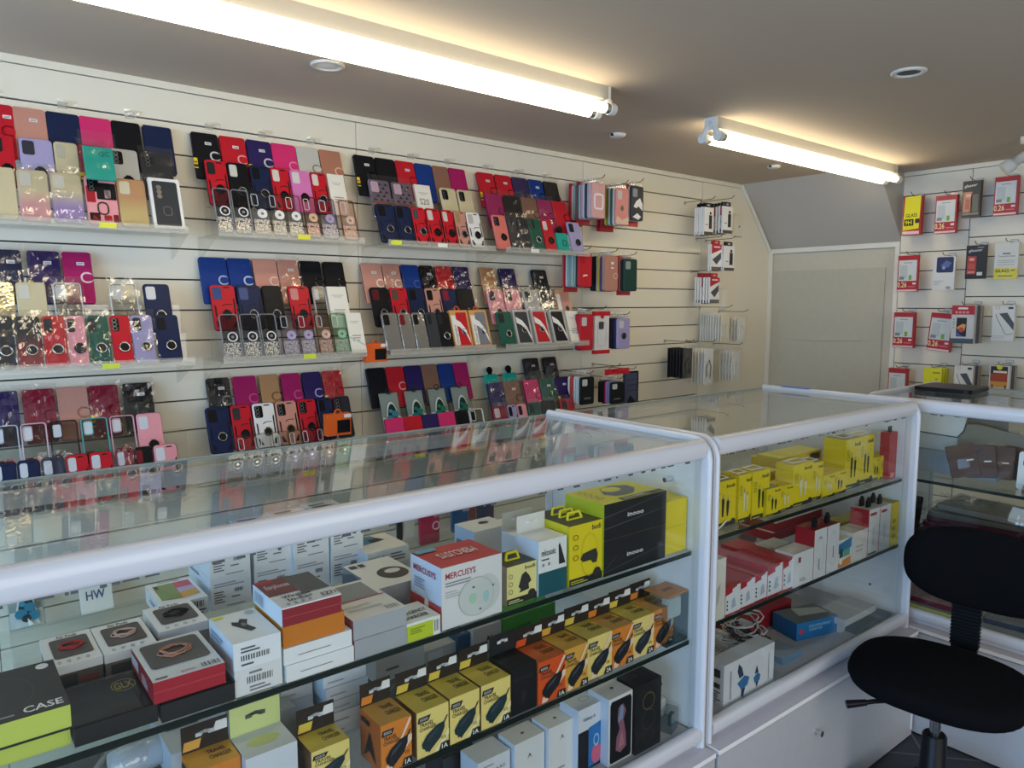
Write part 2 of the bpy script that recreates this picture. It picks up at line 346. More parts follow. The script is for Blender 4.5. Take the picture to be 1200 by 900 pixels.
# ---------------------------------------------------------------- lights
def area(name, loc, rot, sx, sy, power, colr):
    l = bpy.data.lights.new(name, 'AREA'); l.shape = 'RECTANGLE'; l.size = sx; l.size_y = sy; l.energy = power; l.color = colr
    o = bpy.data.objects.new(name, l); C.objects.link(o); o.location = loc; o.rotation_euler = rot
area('window_daylight', (-2.34, .45, 1.22), (0, -pi/2, 0), 1.5, 3.4, DAY, (.36, .62, 1.0))
area('side_fill_light', (.6, -1.785, 1.24), (pi/2, 0, 0), 3.3, 1.45, SIDE_FILL, (1.0, .93, .82))  # added fill for the counter fronts, set in the assumed side window
w = bpy.data.worlds.new('world'); S.world = w; w.use_nodes = True; w.node_tree.nodes['Background'].inputs[0].default_value = (.55, .7, 1, 1); w.node_tree.nodes['Background'].inputs[1].default_value = .6
def fitting(x0, x1, label):
    t = thing('fluorescent_light', label, 'light', ((x0+x1)/2, 1.738, CEIL), group=None)
    h = (x1-x0)/2; wh = M('#e0dccf', 'plastic')
    mb = MB(); mb.box(-h+.004, h-.004, -.026, .026, -.042, 0, M('#b5b0a2', 'plastic')); mb.build('housing', t)
    for sx in (-1, 1):
        mb = MB(); mb.box(sx*h-.005, sx*h+.005, -.027, .027, -.046, 0, wh)
        mb.tube([(sx*h+sx*.0045, 0, -.02), (sx*h+sx*.0065, 0, -.02)], .008, M('#cfccc2', 'plastic'), 14)
        for sy in (-1, 1):
            mb.tube([(sx*h, sy*.014, -.034), (sx*h, sy*.034, -.07)], .0115, wh, 10)
            mb.tube([(sx*(h-.014), sy*.034, -.073), (sx*(h+.009), sy*.034, -.073)], .0195, wh, 16)
        mb.build('lamp_holder', t)
    for sy in (-1, 1):
        mb = MB(); mb.tube([(-h+.02, sy*.034, -.073), (h-.02, sy*.034, -.073)], .0165, M('#fff0d0', 'emit'), 16)
        for sx in (-1, 1): mb.tube([(sx*(h-.035), sy*.034, -.073), (sx*(h-.012), sy*.034, -.073)], .0169, M('#d8d6cf', 'metal'), 16)
        mb.build('fluorescent_tube', t)
fitting(.06, 1.845, 'long twin-tube batten light crossing the ceiling above the phone case shelves')
fitting(2.435, 3.99, 'shorter twin-tube batten light near the soffit, end holders shaped like a fork')
def downlight(px, py, label, kind):
    q = onZ(px, py, CEIL)
    t = thing('downlight', label, 'light', q)
    if kind == 'tilt':
        mb = MB(); mb.lathe([(.032, 0), (.034, -.004), (.03, -.012), (.02, -.015), (.001, -.015)], M('#dedbd2', 'plastic')); mb.build('cover', t)
        for s in (-1, 1): mb = MB(); mb.box(s*.03-.008, s*.03+.008, -.005, .005, -.012, -.002, M('#5a4a3c', 'metal')); mb.build('spring_clip', t)
    else:
        mb = MB(); mb.lathe([(.05, 0), (.051, -.003), (.046, -.007), (.036, -.006), (.034, -.002)], M('#dcd8ce', 'plastic')); mb.build('trim_ring', t)
        mb = MB(); mb.lathe([(.034, -.002), (.001, -.0022)] if kind == 'dark' else [(.035, -.003), (.02, -.005), (.001, -.006)], M('#33312d' if kind == 'dark' else '#efece2', 'plastic')); mb.build('lens', t)
downlight(384, 76, 'unlit recessed round downlight beside the long batten light', 'white')
downlight(1065, 84, 'dark recessed round downlight alone on the open ceiling', 'dark')
downlight(724, 157, 'small white ceiling disc with bent clips past the end of the long batten', 'tilt')
downlight(907, 194, 'small white ceiling disc with bent clips near the soffit', 'tilt')
# spotlight on its ceiling bracket
q = onZ(1206, 160, CEIL); t = thing('ceiling_spotlight', 'small white adjustable spotlight pointing down near the glass protector boxes', 'light', q)
wh = M('#d9d5ca', 'plastic')
mb = MB(); mb.lathe([(.03, 0), (.03, -.025), (.012, -.03), (.012, -.075)], wh); mb.build('bracket', t)
mb = MB(); d = (Vector((-.03, .055, -.045))).normalized(); a0 = Vector((0, 0, -.07)); ps = [a0-d*.01, a0, a0+d*.06, a0+d*.062, a0+d*.075, a0+d*.105]
mb.tube(ps, [.016, .02, .02, .027, .028, .031], wh, 18); mb.build('lamp_head', t)

# ---------------------------------------------------------------- phone case stands on the slatwall
TH = math.radians(18); ST, CT = math.sin(TH), math.cos(TH)
YT = dict(front=2.446, middle=2.503, back=2.554); LEN = dict(front=.150, middle=.155, back=.160)
ZT = dict(front=1.813, middle=1.908, back=2.0)
STAND = dict(A=(.2, .712, 'far left'), B=(.798, 1.306, 'second'), C=(1.402, 1.9, 'third'), D=(1.953, 2.446, 'fourth'))
LEVEL = {1: ('top', 0), 2: ('middle', -.4), 3: ('lowest', -.803), 4: ('bottom', -1.345)}
ACR = M('#fdfdfc', 'clear'); LIPE = M('#dedaca', 'frost')
def stand(key, lev, tagpx=None, tags=()):
    x0, x1, nm = STAND[key]; ln, dz = LEVEL[lev]; xc = (x0+x1)/2; w = x1-x0
    zf = ZT['front']-LEN['front']*CT+dz-.004; zm = ZT['middle']-LEN['middle']*CT+dz-.004; zb = ZT['back']-LEN['back']*CT+dz-.004
    yf = YT['front']-LEN['front']*ST; ym = YT['middle']-LEN['middle']*ST; yb = YT['back']-LEN['back']*ST
    t = thing('display_stand', 'stepped clear acrylic phone case shelf, %s level of the %s stand on the slatwall' % (ln, nm), 'stand', (xc, WY, zf), group='acrylic phone case shelves')
    h = w/2
    mb = MB(); mb.box(-h, h, yf-.022-WY, -.002, -.004, 0, ACR); mb.build('base_plate', t)
    mb = MB(); mb.box(-h, h, yf-.024-WY, yf-.019-WY, -.006, .018, ACR); mb.box(-h, h, yf-.0246-WY, yf-.0242-WY, -.0085, .013, LIPE); mb.build('front_lip', t)
    for (za, y) in ((zm-zf, ym), (zb-zf, yb)):
        mb = MB(); mb.box(-h+.002, h-.002, y-.004-WY, y-.001-WY, 0, za, ACR); mb.box(-h+.002, h-.002, y-.001-WY, min(y+.04, WY-.004)-WY, za-.003, za, ACR); mb.build('step', t)
    for s in (-1, 1):
        mb = MB(); mb.box(s*h-.0015, s*h+.0015, yf-.02-WY, -.002, -.05, -.004, ACR) if 0 else mb.prismX([(yf-.02-WY, -.004), (-.002, -.004), (-.002, -.075), (-.02, -.075)], s*h-.0015, s*h+.0015, ACR); mb.build('side_bracket', t)
    if lev == 1:
        for s in (-.8, -.1, .6):
            mb = MB(); mb.box(s*h-.012, s*h+.012, -.012, -.001, 2.018-zf, 2.036-zf, LIPE); mb.sheet(.05, .022, -.014, M('#fdfdfd', 'film'), .006, 3, 3, s*h+.01, 2.02-zf, int(s*10)+30); mb.build('hanger_clip', t)
    for (px, cl) in tags:
        x = onY(px, 0, yf-.025)[0]-xc
        mb = MB(); mb.box(x-.022, x+.022, yf-.0258-WY, yf-.0248-WY, -.005, .01, M(cl, 'card')); mb.build('price_strip', t, label='yellow price strip' if cl != '#eceae0' else 'white price strip')
CN = dict(rosegold='rose gold', palepink='pale pink', darkgrey='dark grey', lightblue='light blue', paleyellow='pale yellow', darkteal='dark teal')
def cn(c): return CN.get(c, c)
LENS = M('#0c0d10', 'plastic')
# --- parts, each mesh shared between cases of one size and colour
def camera_part(mb, w, h, col, lens):
    cw, ch = w*.36, h*.27; cx, z0 = -w*.24, h*.67
    mb.plate(cw, ch, .006, .0012, M(col, 'plastic'), cx, z0, -.0012)
    if lens:
        for i in range(3): mb.disc(cx-cw*.16, z0+ch*(.2+.3*i), .0062, -.0026, .0016, M('#8f9399', 'metal'), 12)
        for i in range(2): mb.disc(cx+cw*.22, z0+ch*(.42+.3*i), .004, -.0022, .0012, LENS, 10)
        for i in range(3): mb.disc(cx-cw*.16, z0+ch*(.2+.3*i), .0044, -.0031, .0006, LENS, 12)
def ring_part(mb, w, h, c, y=-.001, plate='#1b1b1d'):
    z = h*.34; mb.disc(.004, z, .0125, y-.0012, .0014, M(plate, 'plastic'), 18); mb.torus((.004, y-.0028, z), .0135, .0021, M(c, 'chrome'), 'y', 20, 6); mb.box(-.002, .010, y-.003, y-.001, z+.011, z+.0165, M(c, 'chrome'))
def part(par, name, key, fn, label=None):
    return link(name, cached((name,)+key, fn), par, None, label)
def make_case(t, kind, c, w, h, o):
    k = (kind, c, round(w, 3), round(h, 3))
    if kind == 'wallet':
        fin = 'glitter' if o.get('glit') else 'leather'
        part(t, 'cover', k+(fin,), lambda mb: (mb.plate(w, h, .007, .0035, M(c, fin), 0, 0, 0, 4, .0012), mb.plate(w-.003, h-.004, .006, .005, M('#2a2a2c' if c != 'white' else '#ddd', 'matte'), -.0012, .002, .0035), mb.plate(w, h, .007, .0035, M(c, fin), 0, 0, .0085)))
        if not o.get('noclasp'):
            z = h*.5; tone = o.get('clasp', c)
            def clasp(mb):
                mb.plate(.026, .022, .0105, .0016, M(c, fin), w/2-.012, z-.011, -.0016, 6)
                mb.frame(.034, .034, .016, .005, .0012, M(tone, 'plastic' if tone != c else 'foil'), w/2-.0165, z-.017, -.0014, 6)
            part(t, 'clasp', k+(tone,), clasp)
        if o.get('st', 0):
            def st(mb):
                mb.box(-.002, .018, -.0006, 0, h*.74, h*.8, M('#f2f1ec', 'card')); 
                for i in range(2): mb.box(0, .016, -.0008, -.0006, h*(.752+.022*i), h*(.762+.022*i), M('#55565a', 'card'))
            part(t, 'price_sticker', k, st, 'white price sticker')
        if o.get('tag'):
            part(t, 'hang_tag', k, lambda mb: (mb.box(-w/2-.004, -w/2+.008, -.002, -.001, h*.2, h*.42, M('#e8d21c', 'card')), mb.box(-w/2-.004, -w/2+.008, -.0022, -.002, h*.22, h*.28, M('#2a2a2a', 'card')), mb.box(-w/2-.003, -w/2+.006, -.0022, -.002, h*.31, h*.35, M('#c0392b', 'card'))), 'yellow barcode tag')
    elif kind == 'armor':
        acc = o.get('acc', '#1a1a1c')
        part(t, 'shell', k, lambda mb: mb.plate(w, h, .011, .010, M(c, 'plastic'), 0, 0, 0, 5, .0018))
        def bump(mb):
            a = M(acc, 'plastic')
            mb.frame(w+.0016, h+.0016, .0115, .0026, .006, a, 0, -.0008, .003, 5)
            for s in (-1, 1):
                mb.prism([(s*w*.36, h*.28), (s*w*.42, h*.32), (s*w*.42, h*.72 if s > 0 else h*.56), (s*w*.36, h*.68 if s > 0 else h*.52)][::s], -.0012, .001, a)
                mb.prism([(s*w*.2, h*.06), (s*w*.38, h*.06), (s*w*.42, h*.2), (s*w*.36, h*.2)][::s], -.0009, .001, a)
            mb.prism([(w*.02, h*.93), (w*.3, h*.93), (w*.26, h*.955), (w*.05, h*.955)], -.0009, .001, a)
            mb.prism([(-w*.12, h*.52), (w*.02, h*.56), (w*.3, h*.56), (w*.3, h*.575), (w*.0, h*.575), (-w*.13, h*.535)], -.0007, .001, a)
        part(t, 'bumper', k+(acc,), bump)
        part(t, 'camera_cutout', k+(o.get('cam', '#141416'), o.get('lens')), lambda mb: camera_part(mb, w, h, o.get('cam', '#141416'), o.get('lens')))
        part(t, 'ring_holder', k+(o.get('rc', '#9a9b9e'),), lambda mb: ring_part(mb, w, h, o.get('rc', '#9a9b9e')))
    elif kind in ('ring', 'shell'):
        fin = o.get('fin', 'plastic')
        part(t, 'shell', k+(fin, o.get('c2')), lambda mb: mb.plate(w, h, .010, .009, Mgrad(c, o['c2'], h) if o.get('c2') else M(c, fin), 0, 0, 0, 5, .0018))
        part(t, 'camera_cutout', k+(o.get('cam', '#26272b'), o.get('lens')), lambda mb: camera_part(mb, w, h, o.get('cam', '#26272b'), o.get('lens')))
        if kind == 'ring': part(t, 'ring_holder', k+(o.get('rc', '#c9c7c0'),), lambda mb: ring_part(mb, w, h, o.get('rc', '#c9c7c0')))
        if o.get('scales'):
            def scl(mb):
                for i, cl in enumerate(('#c0503a', '#d9a83a', '#8fc04a', '#4a9a8a')): mb.box(-w*.46, w*.46, -.0008, 0, h*(.30+.03*(3-i)), h*(.33+.03*(3-i)), M(cl, 'foil'))
                for r_ in range(5):
                    for q_ in range(3): x = w*(-.3+.3*q_+(.15 if r_ % 2 else 0)); z = h*(.46+.1*r_); mb.prism([(x-w*.09, z), (x+w*.09, z), (x, z+h*.06)], -.0008, 0, M('#3a2430', 'foil')) if abs(x) < w*.42 else None
            part(t, 'printed_panel', k, scl, 'rainbow scale print')
        if o.get('deco'):
            def deco(mb):
                for (x0, x1, z0, z1, cl) in ((-.48, -.2, .45, .78, '#a3242c'), (-.15, .48, .52, .86, '#17171a'), (.1, .3, .55, .72, '#e9c9c6'), (-.45, -.12, .08, .24, '#17171a'), (-.35, -.15, .1, .2, '#c8343b'), (0, .25, .09, .2, '#a3242c'), (.3, .48, .06, .22, '#7c1c22')):
                    mb.plate((x1-x0)*w, (z1-z0)*h, .003, .0008, M(cl, 'plastic'), (x0+x1)/2*w, z0*h, -.0008)
                mb.frame(.03, .04, .014, .004, .0015, M('#2c3a33', 'plastic'), 0, h*.2, -.0024)
            part(t, 'printed_panel', k, deco)
    elif kind == 'glit':
        tn = '#e9e9e6' if c == 'silver' else ('#8a8a8a' if c == 'black' else pale(c, .55))
        part(t, 'shell', k, lambda mb: (mb.plate(w, h, .010, .0015, M(pale(tn, .6), 'clear'), 0, 0, .004, 5), mb.frame(w, h, .010, .0022, .008, M(tn, 'clear' if c != 'black' else 'plastic'), 0, 0, 0, 5)))
        part(t, 'glitter_fill', k, lambda mb: mb.plate(w*.9, h*.34, .006, .001, Mspeck('#e6e4e0' if c in ('black', 'silver') else pale(c, .5)), 0, h*.02, .0028), 'loose glitter flakes in clear plastic')
        part(t, 'camera_cutout', k, lambda mb: mb.frame(w*.36, h*.27, .006, .0015, .002, M('#d8d8d6' if c != 'black' else '#202022', 'plastic'), -w*.24, h*.67, .0015))
        part(t, 'ring_holder', k+(o.get('rc'),), lambda mb: (mb.disc(.003, h*.48, .0145, -.002, .004, M(o.get('rp', '#e3e1dc') if c != 'black' else '#26262a', 'plastic'), 20), mb.torus((.003, -.003, h*.48), .0145, .0021, M(o.get('rp', '#e9e7e2'), 'plastic'), 'y', 20, 6), mb.disc(.003, h*.48, .005, -.0035, .002, M('#c9c5bd', 'chrome'), 12)))
    elif kind == 'clear':
        body = o.get('body', 'clear')
        part(t, 'shell', k+(body,), lambda mb: (mb.plate(w-.002, h-.002, .009, .0016, M(o.get('back', '#e3e2dd'), body), 0, .001, .003, 5), mb.frame(w, h, .010, .0028, .009, M(c, 'plastic'), 0, 0, 0, 5)))
        part(t, 'camera_cutout', k+(o.get('cam', '#1c1c1f'),), lambda mb: (mb.plate(w*.3, h*.24, .005, .001, M(o.get('cam', '#1c1c1f'), 'plastic'), -w*.24, h*.69, .0018), mb.frame(w*.36, h*.28, .006, .002, .003, M(c, 'plastic'), -w*.24, h*.67, .0005)))
        if o.get('ringc'):
            part(t, 'ring_holder', k+(o['ringc'],), lambda mb: ring_part(mb, w, h*.8, o['ringc'], .002, o['ringc']))
            part(t, 'insert_card', k, lambda mb: mb.box(-w*.4, -w*.12, .0052, .006, h*.12, h*.36, M('#b3202c', 'card')), 'red insert card')
    elif kind == 'boxed':
        edge = M(c, 'card'); body = o.get('case', 'darkgrey')
        part(t, 'carton', k+(o.get('strip'),), lambda mb: (mb.box(-w/2, w/2, .001, .016, 0, h, edge), mb.frame(w, h, .002, w*.09, .0012, edge, 0, 0, -.0002), mb.box(-w/2+.004, -w/2+w*.3, -.0006, .001, .01, h*.86, M('#e8e6df', 'card')) if o.get('strip') else None))
        dx = w*.13 if o.get('strip') else 0; ww = w*.62 if o.get('strip') else w*.8
        def win(mb):
            mb.plate(ww, h*.9, .007, .001, M(body, 'plastic'), dx, h*.04, 0, 5)
            if not o.get('lens'):
                mb.disc(dx+.002, h*.42, .011, -.001, .001, M('#2a2a2c', 'plastic'), 18); mb.torus((dx+.002, -.001, h*.42), .012, .0016, M('#b9b7b0', 'chrome'))
        part(t, 'phone_case', k+(body,), win, '%s phone case seen through the window' % cn(body) if body in NAMED else None)
        if o.get('lens'):
            for i in range(3): part(t, 'camera_lens', k+(i,), lambda mb: mb.disc(-w*.2, h*(.63+.09*i), .0075, -.0012, .0012, M('#c9c6bd', 'chrome'), 14))
            part(t, 'ring_holder', k, lambda mb: mb.frame(.026, .03, .008, .003, .001, M('#6d6e70', 'metal'), 0, h*.25, -.001))
        if o.get('swoosh'):
            pts = [(-.42, .62), (-.1, .55), (.2, .4), (.42, .1), (.42, .24), (.25, .5), (0, .68), (-.42, .8)]
            part(t, 'swoosh_print', k, lambda mb: mb.prism([(x*w*.9, z*h) for x, z in pts], -.0018, -.0012, M('#f1efe9', 'card')), 'white swoosh printed on the window')
        if o.get('loop'):
            part(t, 'hang_loop', k+(o['loop'],), lambda mb: mb.torus((0, .006, h+.006), .011, .003, M(o['loop'], 'plastic')), 'red hanging loop')
        if o.get('word'):
            part(t, 'lettering', k, lambda mb: mb.text(o['word'], (-w/2+w*.24, -.0012, h*.1), (0, 0, h*.6), (-w*.13, 0, 0), M('#8a8a86', 'card')))
        if o.get('phone'):
            part(t, 'phone_print', k, lambda mb: mb.prism([(-w*.3, h*.8), (-w*.05, h*.9), (w*.42, h*.42), (w*.36, h*.2)][::-1], -.0012, -.0004, M('#2c2d2f', 'card')), 'dark phone printed on the carton')
    elif kind == 'card':
        def cd(mb):
            mb.box(-w/2, w/2, 0, .012, 0, h, M('#ebe7d9', 'card')); g = M('#8b8b86', 'card')
            for z, u in ((.78, .3), (.74, .2)): mb.box(-w*u, w*u, -.0004, 0, h*z, h*(z+.014), M('#b7b4a8', 'card'))
            if o.get('word'): mb.text(o['word'], (-w*.32, -.0006, h*o.get('wz', .46)), (w*.6, 0, 0), (0, 0, h*.17), M(o.get('wc', '#8b8b86'), 'card'))
            else:
                for i, z in enumerate((.42, .36, .3)): mb.box(-w*.28, w*(.28-.05*i), -.0004, 0, h*z, h*(z+.022), g)
            if o.get('cut'): mb.prism([(-w*.5, h*.42), (w*.5, h*.2), (w*.5, h*.16), (-w*.5, h*.38)][::-1], -.0008, -.0002, M('#bfc7c4', 'card'))
        part(t, 'carton', k+(o.get('word'), o.get('cut')), cd)
    elif kind == 'pack':
        part(t, 'clear_box', k, lambda mb: (mb.box(-w/2, w/2, 0, .02, 0, h, M('#eef2f0', 'clear')), mb.box(-w/2+.003, w/2-.003, .012, .014, .003, h*.36, M('#e4e4e0', 'card')), mb.box(-w/2+.003, w/2-.003, .015, .016, h*.36, h-.004, M('#9aa29e', 'card'))))
        def arch(mb):
            def el(rx, rz, z0, top): return [(rx*math.cos(pi*i/14), z0+rz*math.sin(pi*i/14)) for i in range(15)]
            mb.prism([(w*.36, h*.04)]+el(w*.3, h*.52, h*.22, 1)+[(-w*.36, h*.04)], .006, .008, M('#f0efec', 'card'))
            tl = M(c, 'plastic'); dk = M('#14312f', 'plastic')
            mb.prism(el(w*.24, h*.44, h*.24, 1), .003, .006, dk)
            for i, (x, z, r) in enumerate(((-.16, .3, .17), (.1, .42, .15), (.2, .24, .16), (-.02, .2, .13), (-.1, .5, .08))): mb.disc(x*w, z*h, r*w, .001-.0004*i, .004, tl if i != 3 else dk, 8, 1.1)
            mb.prism([(w*.02, h*.03), (w*.16, h*.06), (0, h*.2)], -.002, .001, M('#f0efec', 'card'))
        part(t, 'tablet_case', k, arch)
        part(t, 'hang_loop', k, lambda mb: mb.torus((0, .008, h+.002), .011, .0022, M('#23302e', 'plastic'), 'y', 16, 6))
    elif kind == 'pouch':
        part(t, 'pouch_body', k, lambda mb: (mb.plate(w*.9, h*.62, .008, .010, M(c, 'plastic'), 0, 0, 0, 4, .002), mb.disc(0, h*.74, w*.2, .002, .006, M('#121517', 'plastic'), 14), mb.box(-w*.12, w*.12, .002, .008, h*.55, h*.74, M('#121517', 'plastic')), mb.frame(w*.3, h*.2, .006, .004, .002, M('#0e6e68', 'plastic'), w*.1, h*.2, -.002)))
    if o.get('bag'):
        part(t, 'clear_sleeve', k+(hash(o.get('seed', 0)) % 5,), lambda mb: mb.sheet(w+.012, h+.018, -.004, M('#fdfdfd', 'film'), .005, 5, 9, 0, -.002, o.get('seed', 0)), 'crinkled clear plastic bag')
KW = dict(wallet='flip wallet case', armor='armoured ring case', ring='ring-holder case', shell='slim phone case', glit='clear glitter ring case', clear='frame case', boxed='boxed phone case', card='flat carton', pack='rugged case in clear pack', pouch='bagged strap pouch')
KN = dict(wallet='wallet_case', armor='armoured_case', ring='ring_case', shell='phone_case', glit='glitter_case', clear='clear_case', boxed='boxed_case', card='case_carton', pack='tablet_case_pack', pouch='strap_pouch')
def row(key, lev, tier, cases, dz=0, hh=None):
    nm = STAND[key][2]; ln, z0 = LEVEL[lev]
    Y = YT[tier]; L = hh or LEN[tier]; zt = ZT[tier]+z0+dz
    n = len(cases)
    for i, (xl, y, xr, kind, c, *o) in enumerate(cases):
        o = dict(o[0]) if o else {}
        a = onY(xl, y, Y)[0]; b = onY(xr, y, Y)[0]; w = min(max(b-a, .05), .088); w = round(w*250)/250
        h = o.get('h', L); xc = (a+b)/2
        if o.get('bag'): o['seed'] = i
        yb = YT[tier]-LEN[tier]*ST-o.get('fwd', .012 if kind == 'pack' else 0); zb = ZT[tier]+z0-LEN[tier]*CT
        word = o.get('cw', cn(c))
        lab = '%s %s, %s from left, %s row, %s shelf, %s stand' % (word, KW[kind], ORD[i], tier, ln, nm)
        if lev == 4: lab = '%s %s, %s from left, behind the counter under %s stand' % (word, KW[kind], ORD[i], nm)
        t = thing(KN[kind], lab, 'phone case' if kind not in ('card', 'pouch') else ('carton' if kind == 'card' else 'pouch'), (xc, yb, zb+{'pack': .005, 'boxed': .003}.get(kind, .001)), (-TH, 0, o.get('yaw', 0)), 'phone cases on the %s shelf of the %s stand' % (ln, nm))
        make_case(t, kind, c, w, h, o)
# ---------------------------------------------------------------- the cases, row by row (edges of each case read off the photograph, set on the tiers)
for k_ in 'ABCD':
    for l_ in (1, 2, 3): stand(k_, l_, tags={'A1': [(111, '#e3e23a')], 'A2': [(105, '#d6e23a')], 'B1': [(348, '#e6e23a')], 'B2': [(351, '#dbe63a')], 'B3': [(346, '#e0d84a')], 'C1': [(460, '#dbe83a'), (516, '#eceae0')], 'C3': [(485, '#dfe23a')], 'D1': [(628, '#eceae0')], 'D3': [(640, '#dfe23a')]}.get('%s%d' % (k_, l_), ()))
W, A_, G_ = 'wallet', 'armor', 'glit'
wt = dict(clasp='#d6d3cc')
row('A', 1, 'back', [(-8, 119, 12, W, 'red', dict(st=1)), (13.5, 121, 52, W, 'rosegold', dict(st=1, noclasp=1)), (53, 127, 91, W, 'navy', dict(noclasp=1)), (92, 130, 128, W, 'pink', dict(noclasp=1)), (129, 138, 163, W, 'black', dict(noclasp=1)), (166, 143.6, 200, W, 'navy', dict(noclasp=1))])
row('A', 1, 'middle', [(-10, 158, 15, 'ring', 'red', dict(rc='#222224', tag=1)), (21.5, 161, 60, 'ring', 'lilac', dict(rc='#2a2a2c', cam='#3c3a40')), (62, 168, 90, 'shell', 'gold', dict(fin='glitter', cam='#b9b29a')), (91, 168, 125, W, 'crimson', dict(noclasp=1, bag=1, tag=1)), (128, 175, 160, 'ring', 'silver', dict(cam='#1c1c1e', lens=1, rc='#2a2a2c')), (163, 177, 200, 'shell', 'charcoal', dict(lens=1, bag=1))])
row('A', 1, 'front', [(-17, 196, 16, 'shell', 'gold', dict(fin='glitter', cam='#d2ccb8')), (18, 199, 55, 'shell', 'gold', dict(c2='#d79a9a', cam='#cfcabc', bag=1, cw='gold-pink glitter')), (57, 201, 94, 'shell', 'gold', dict(c2='#9a84bd', cam='#cfcabc', bag=1, cw='gold-lilac glitter')), (97, 203, 134, 'shell', 'palepink', dict(deco=1, cam='#14161a', lens=1, cw='pink patchwork')), (136, 208, 168, 'shell', 'tan', dict(c2='#c2aa70', cam='#cfc6a8', cw='tan glitter')), (172, 202, 210, 'boxed', 'white', dict(case='darkgrey', lens=1, h=.16))])
row('A', 2, 'back', [(-10, 298, 24, W, 'navy', dict(st=1, bag=1, tag=1)), (31, 298, 69, W, 'purple', dict(st=1, bag=1, tag=1)), (71.5, 299, 106, W, 'magenta', dict(clasp='#e0c9cf', st=1))])
row('A', 2, 'middle', [(-17, 338, 16, 'shell', 'gold', dict(fin='foil', cam='#cfc8b0')), (18, 339, 53, 'shell', 'gold', dict(cam='#cdc8b8', cw='matte gold')), (61, 339, 95, 'clear', '#d8d7d0', dict(cam='#cfcfc8', bag=1, cw='transparent')), (127, 339, 160, 'clear', '#d4d4ce', dict(cam='#c8c8c2', bag=1, cw='transparent')), (167, 339, 198, 'ring', 'navy', dict(cam='#d9d6d0'))])
row('A', 2, 'front', [(-13, 374, 15, 'ring', 'charcoal', dict(bag=1)), (16, 374, 46, 'ring', 'black', dict(c2='#8a1c26', bag=1, cw='black and red')), (48, 374, 75, 'ring', 'red', dict(bag=1)), (77, 374, 98, 'ring', 'palepink', dict(bag=1, rc='#3b3b3e')), (100, 374, 125, 'ring', 'green', dict(bag=1)), (128, 374, 151, 'ring', 'red', dict(lens=1)), (152, 374, 178, 'ring', 'lilac', dict(bag=1)), (180, 374, 208, 'ring', 'navy', dict(cam='#15161b'))])
row('A', 3, 'back', [(-12, 457, 20, W, 'purple', dict(bag=1)), (25, 456, 63, W, 'crimson', dict(bag=1)), (66, 453, 101, W, 'rosegold', {}), (103, 450, 137, W, 'crimson', dict(bag=1, tag=1, cw='dark red')), (143, 448, 177, W, 'black', dict(bag=1, st=1))])
row('A', 3, 'middle', [(-12, 499, 21, 'clear', '#b7bcc0', dict(cam='#c9ccd0', ringc='#c77a7a', cw='grey')), (23, 497, 54, 'clear', '#d8b8bc', dict(cam='#d0d0d0', ringc='#d9a9a0', cw='pink')), (57, 494, 90, 'clear', '#222326', dict(cam='#c9ccd0', ringc='#d5d5d2', cw='black')), (94, 491, 125, 'clear', '#5aa9a4', dict(cam='#d0d4d4', ringc='#2f9a6a', cw='teal')), (128, 487, 156, 'clear', '#dca6ac', dict(cam='#d0d0d0', ringc='#c98a80', cw='rose')), (159, 484, 188, 'ring', 'palepink', dict(cam='#cfd0d2', rc='#3a3a3c'))])
row('A', 3, 'front', [(-12, 548, 18, A_, 'navy', dict(cam='#cfd2d4')), (20, 543, 46, A_, 'navy', dict(cam='#cfd2d4')), (48, 538, 75, A_, 'navy', dict(cam='#cfd2d4', bag=1)), (77, 533, 102, A_, 'red', dict(cam='#cfd2d4')), (104, 530, 131, A_, 'red', dict(cam='#cfd2d4')), (135, 527, 156, A_, 'crimson', dict(cam='#cfd2d4', cw='dark red', bag=1)), (157, 524, 177, A_, 'black', dict(cam='#7a2228')), (179, 521, 207, A_, 'palepink', dict(cam='#d9dadc'))])
row('B', 1, 'back', [(223, 153, 254, W, 'black', dict(st=1, tag=1, **wt)), (256, 158, 286, W, 'red', dict(st=1, clasp='#e39ba0')), (288, 162, 316, W, 'purple', dict(st=1, tag=1, **wt)), (317, 166, 345, W, 'pink', dict(clasp='#e98ab0')), (346, 170.5, 372, W, '#c9c6ba', dict(glit=1, cw='silver glitter')), (373, 175.5, 398, W, 'copper', dict(glit=1, clasp='#e3b49c', cw='copper glitter'))])
row('B', 1, 'middle', [(239, 188, 264, A_, 'red', dict(cam='#2b2b2d', rc='#222')), (265.5, 189, 289, A_, 'black', dict(cam='#d3cfc2')), (292, 192, 315, A_, 'navy', dict(cam='#17171a')), (316, 196, 337, A_, 'red', dict(cam='#d6d0c2', rc='#222')), (339, 199.5, 362, 'ring', '#d77ab6', dict(cam='#d6d0c8', cw='pink and black', rc='#1c1c1e')), (363, 202.5, 381, A_, 'red', dict(cam='#d6d0c2', cw='red and black')), (383, 205, 402, 'card', 'white', {})])
row('B', 1, 'front', [(248, 220, 268, G_, 'black', {}), (269, 220, 290, G_, 'black', {}), (291.5, 223, 312, G_, 'silver', {}), (313, 225, 331, G_, 'silver', {}), (332, 228, 351, G_, 'silver', {}), (353, 230, 370, G_, 'rosegold', dict(rp='#d7b08c')), (371, 232, 391, G_, 'lilac', dict(rp='#a99cc0')), (396, 238, 414, G_, 'rosegold', dict(rp='#d9b9a2', cw='pale rose'))])
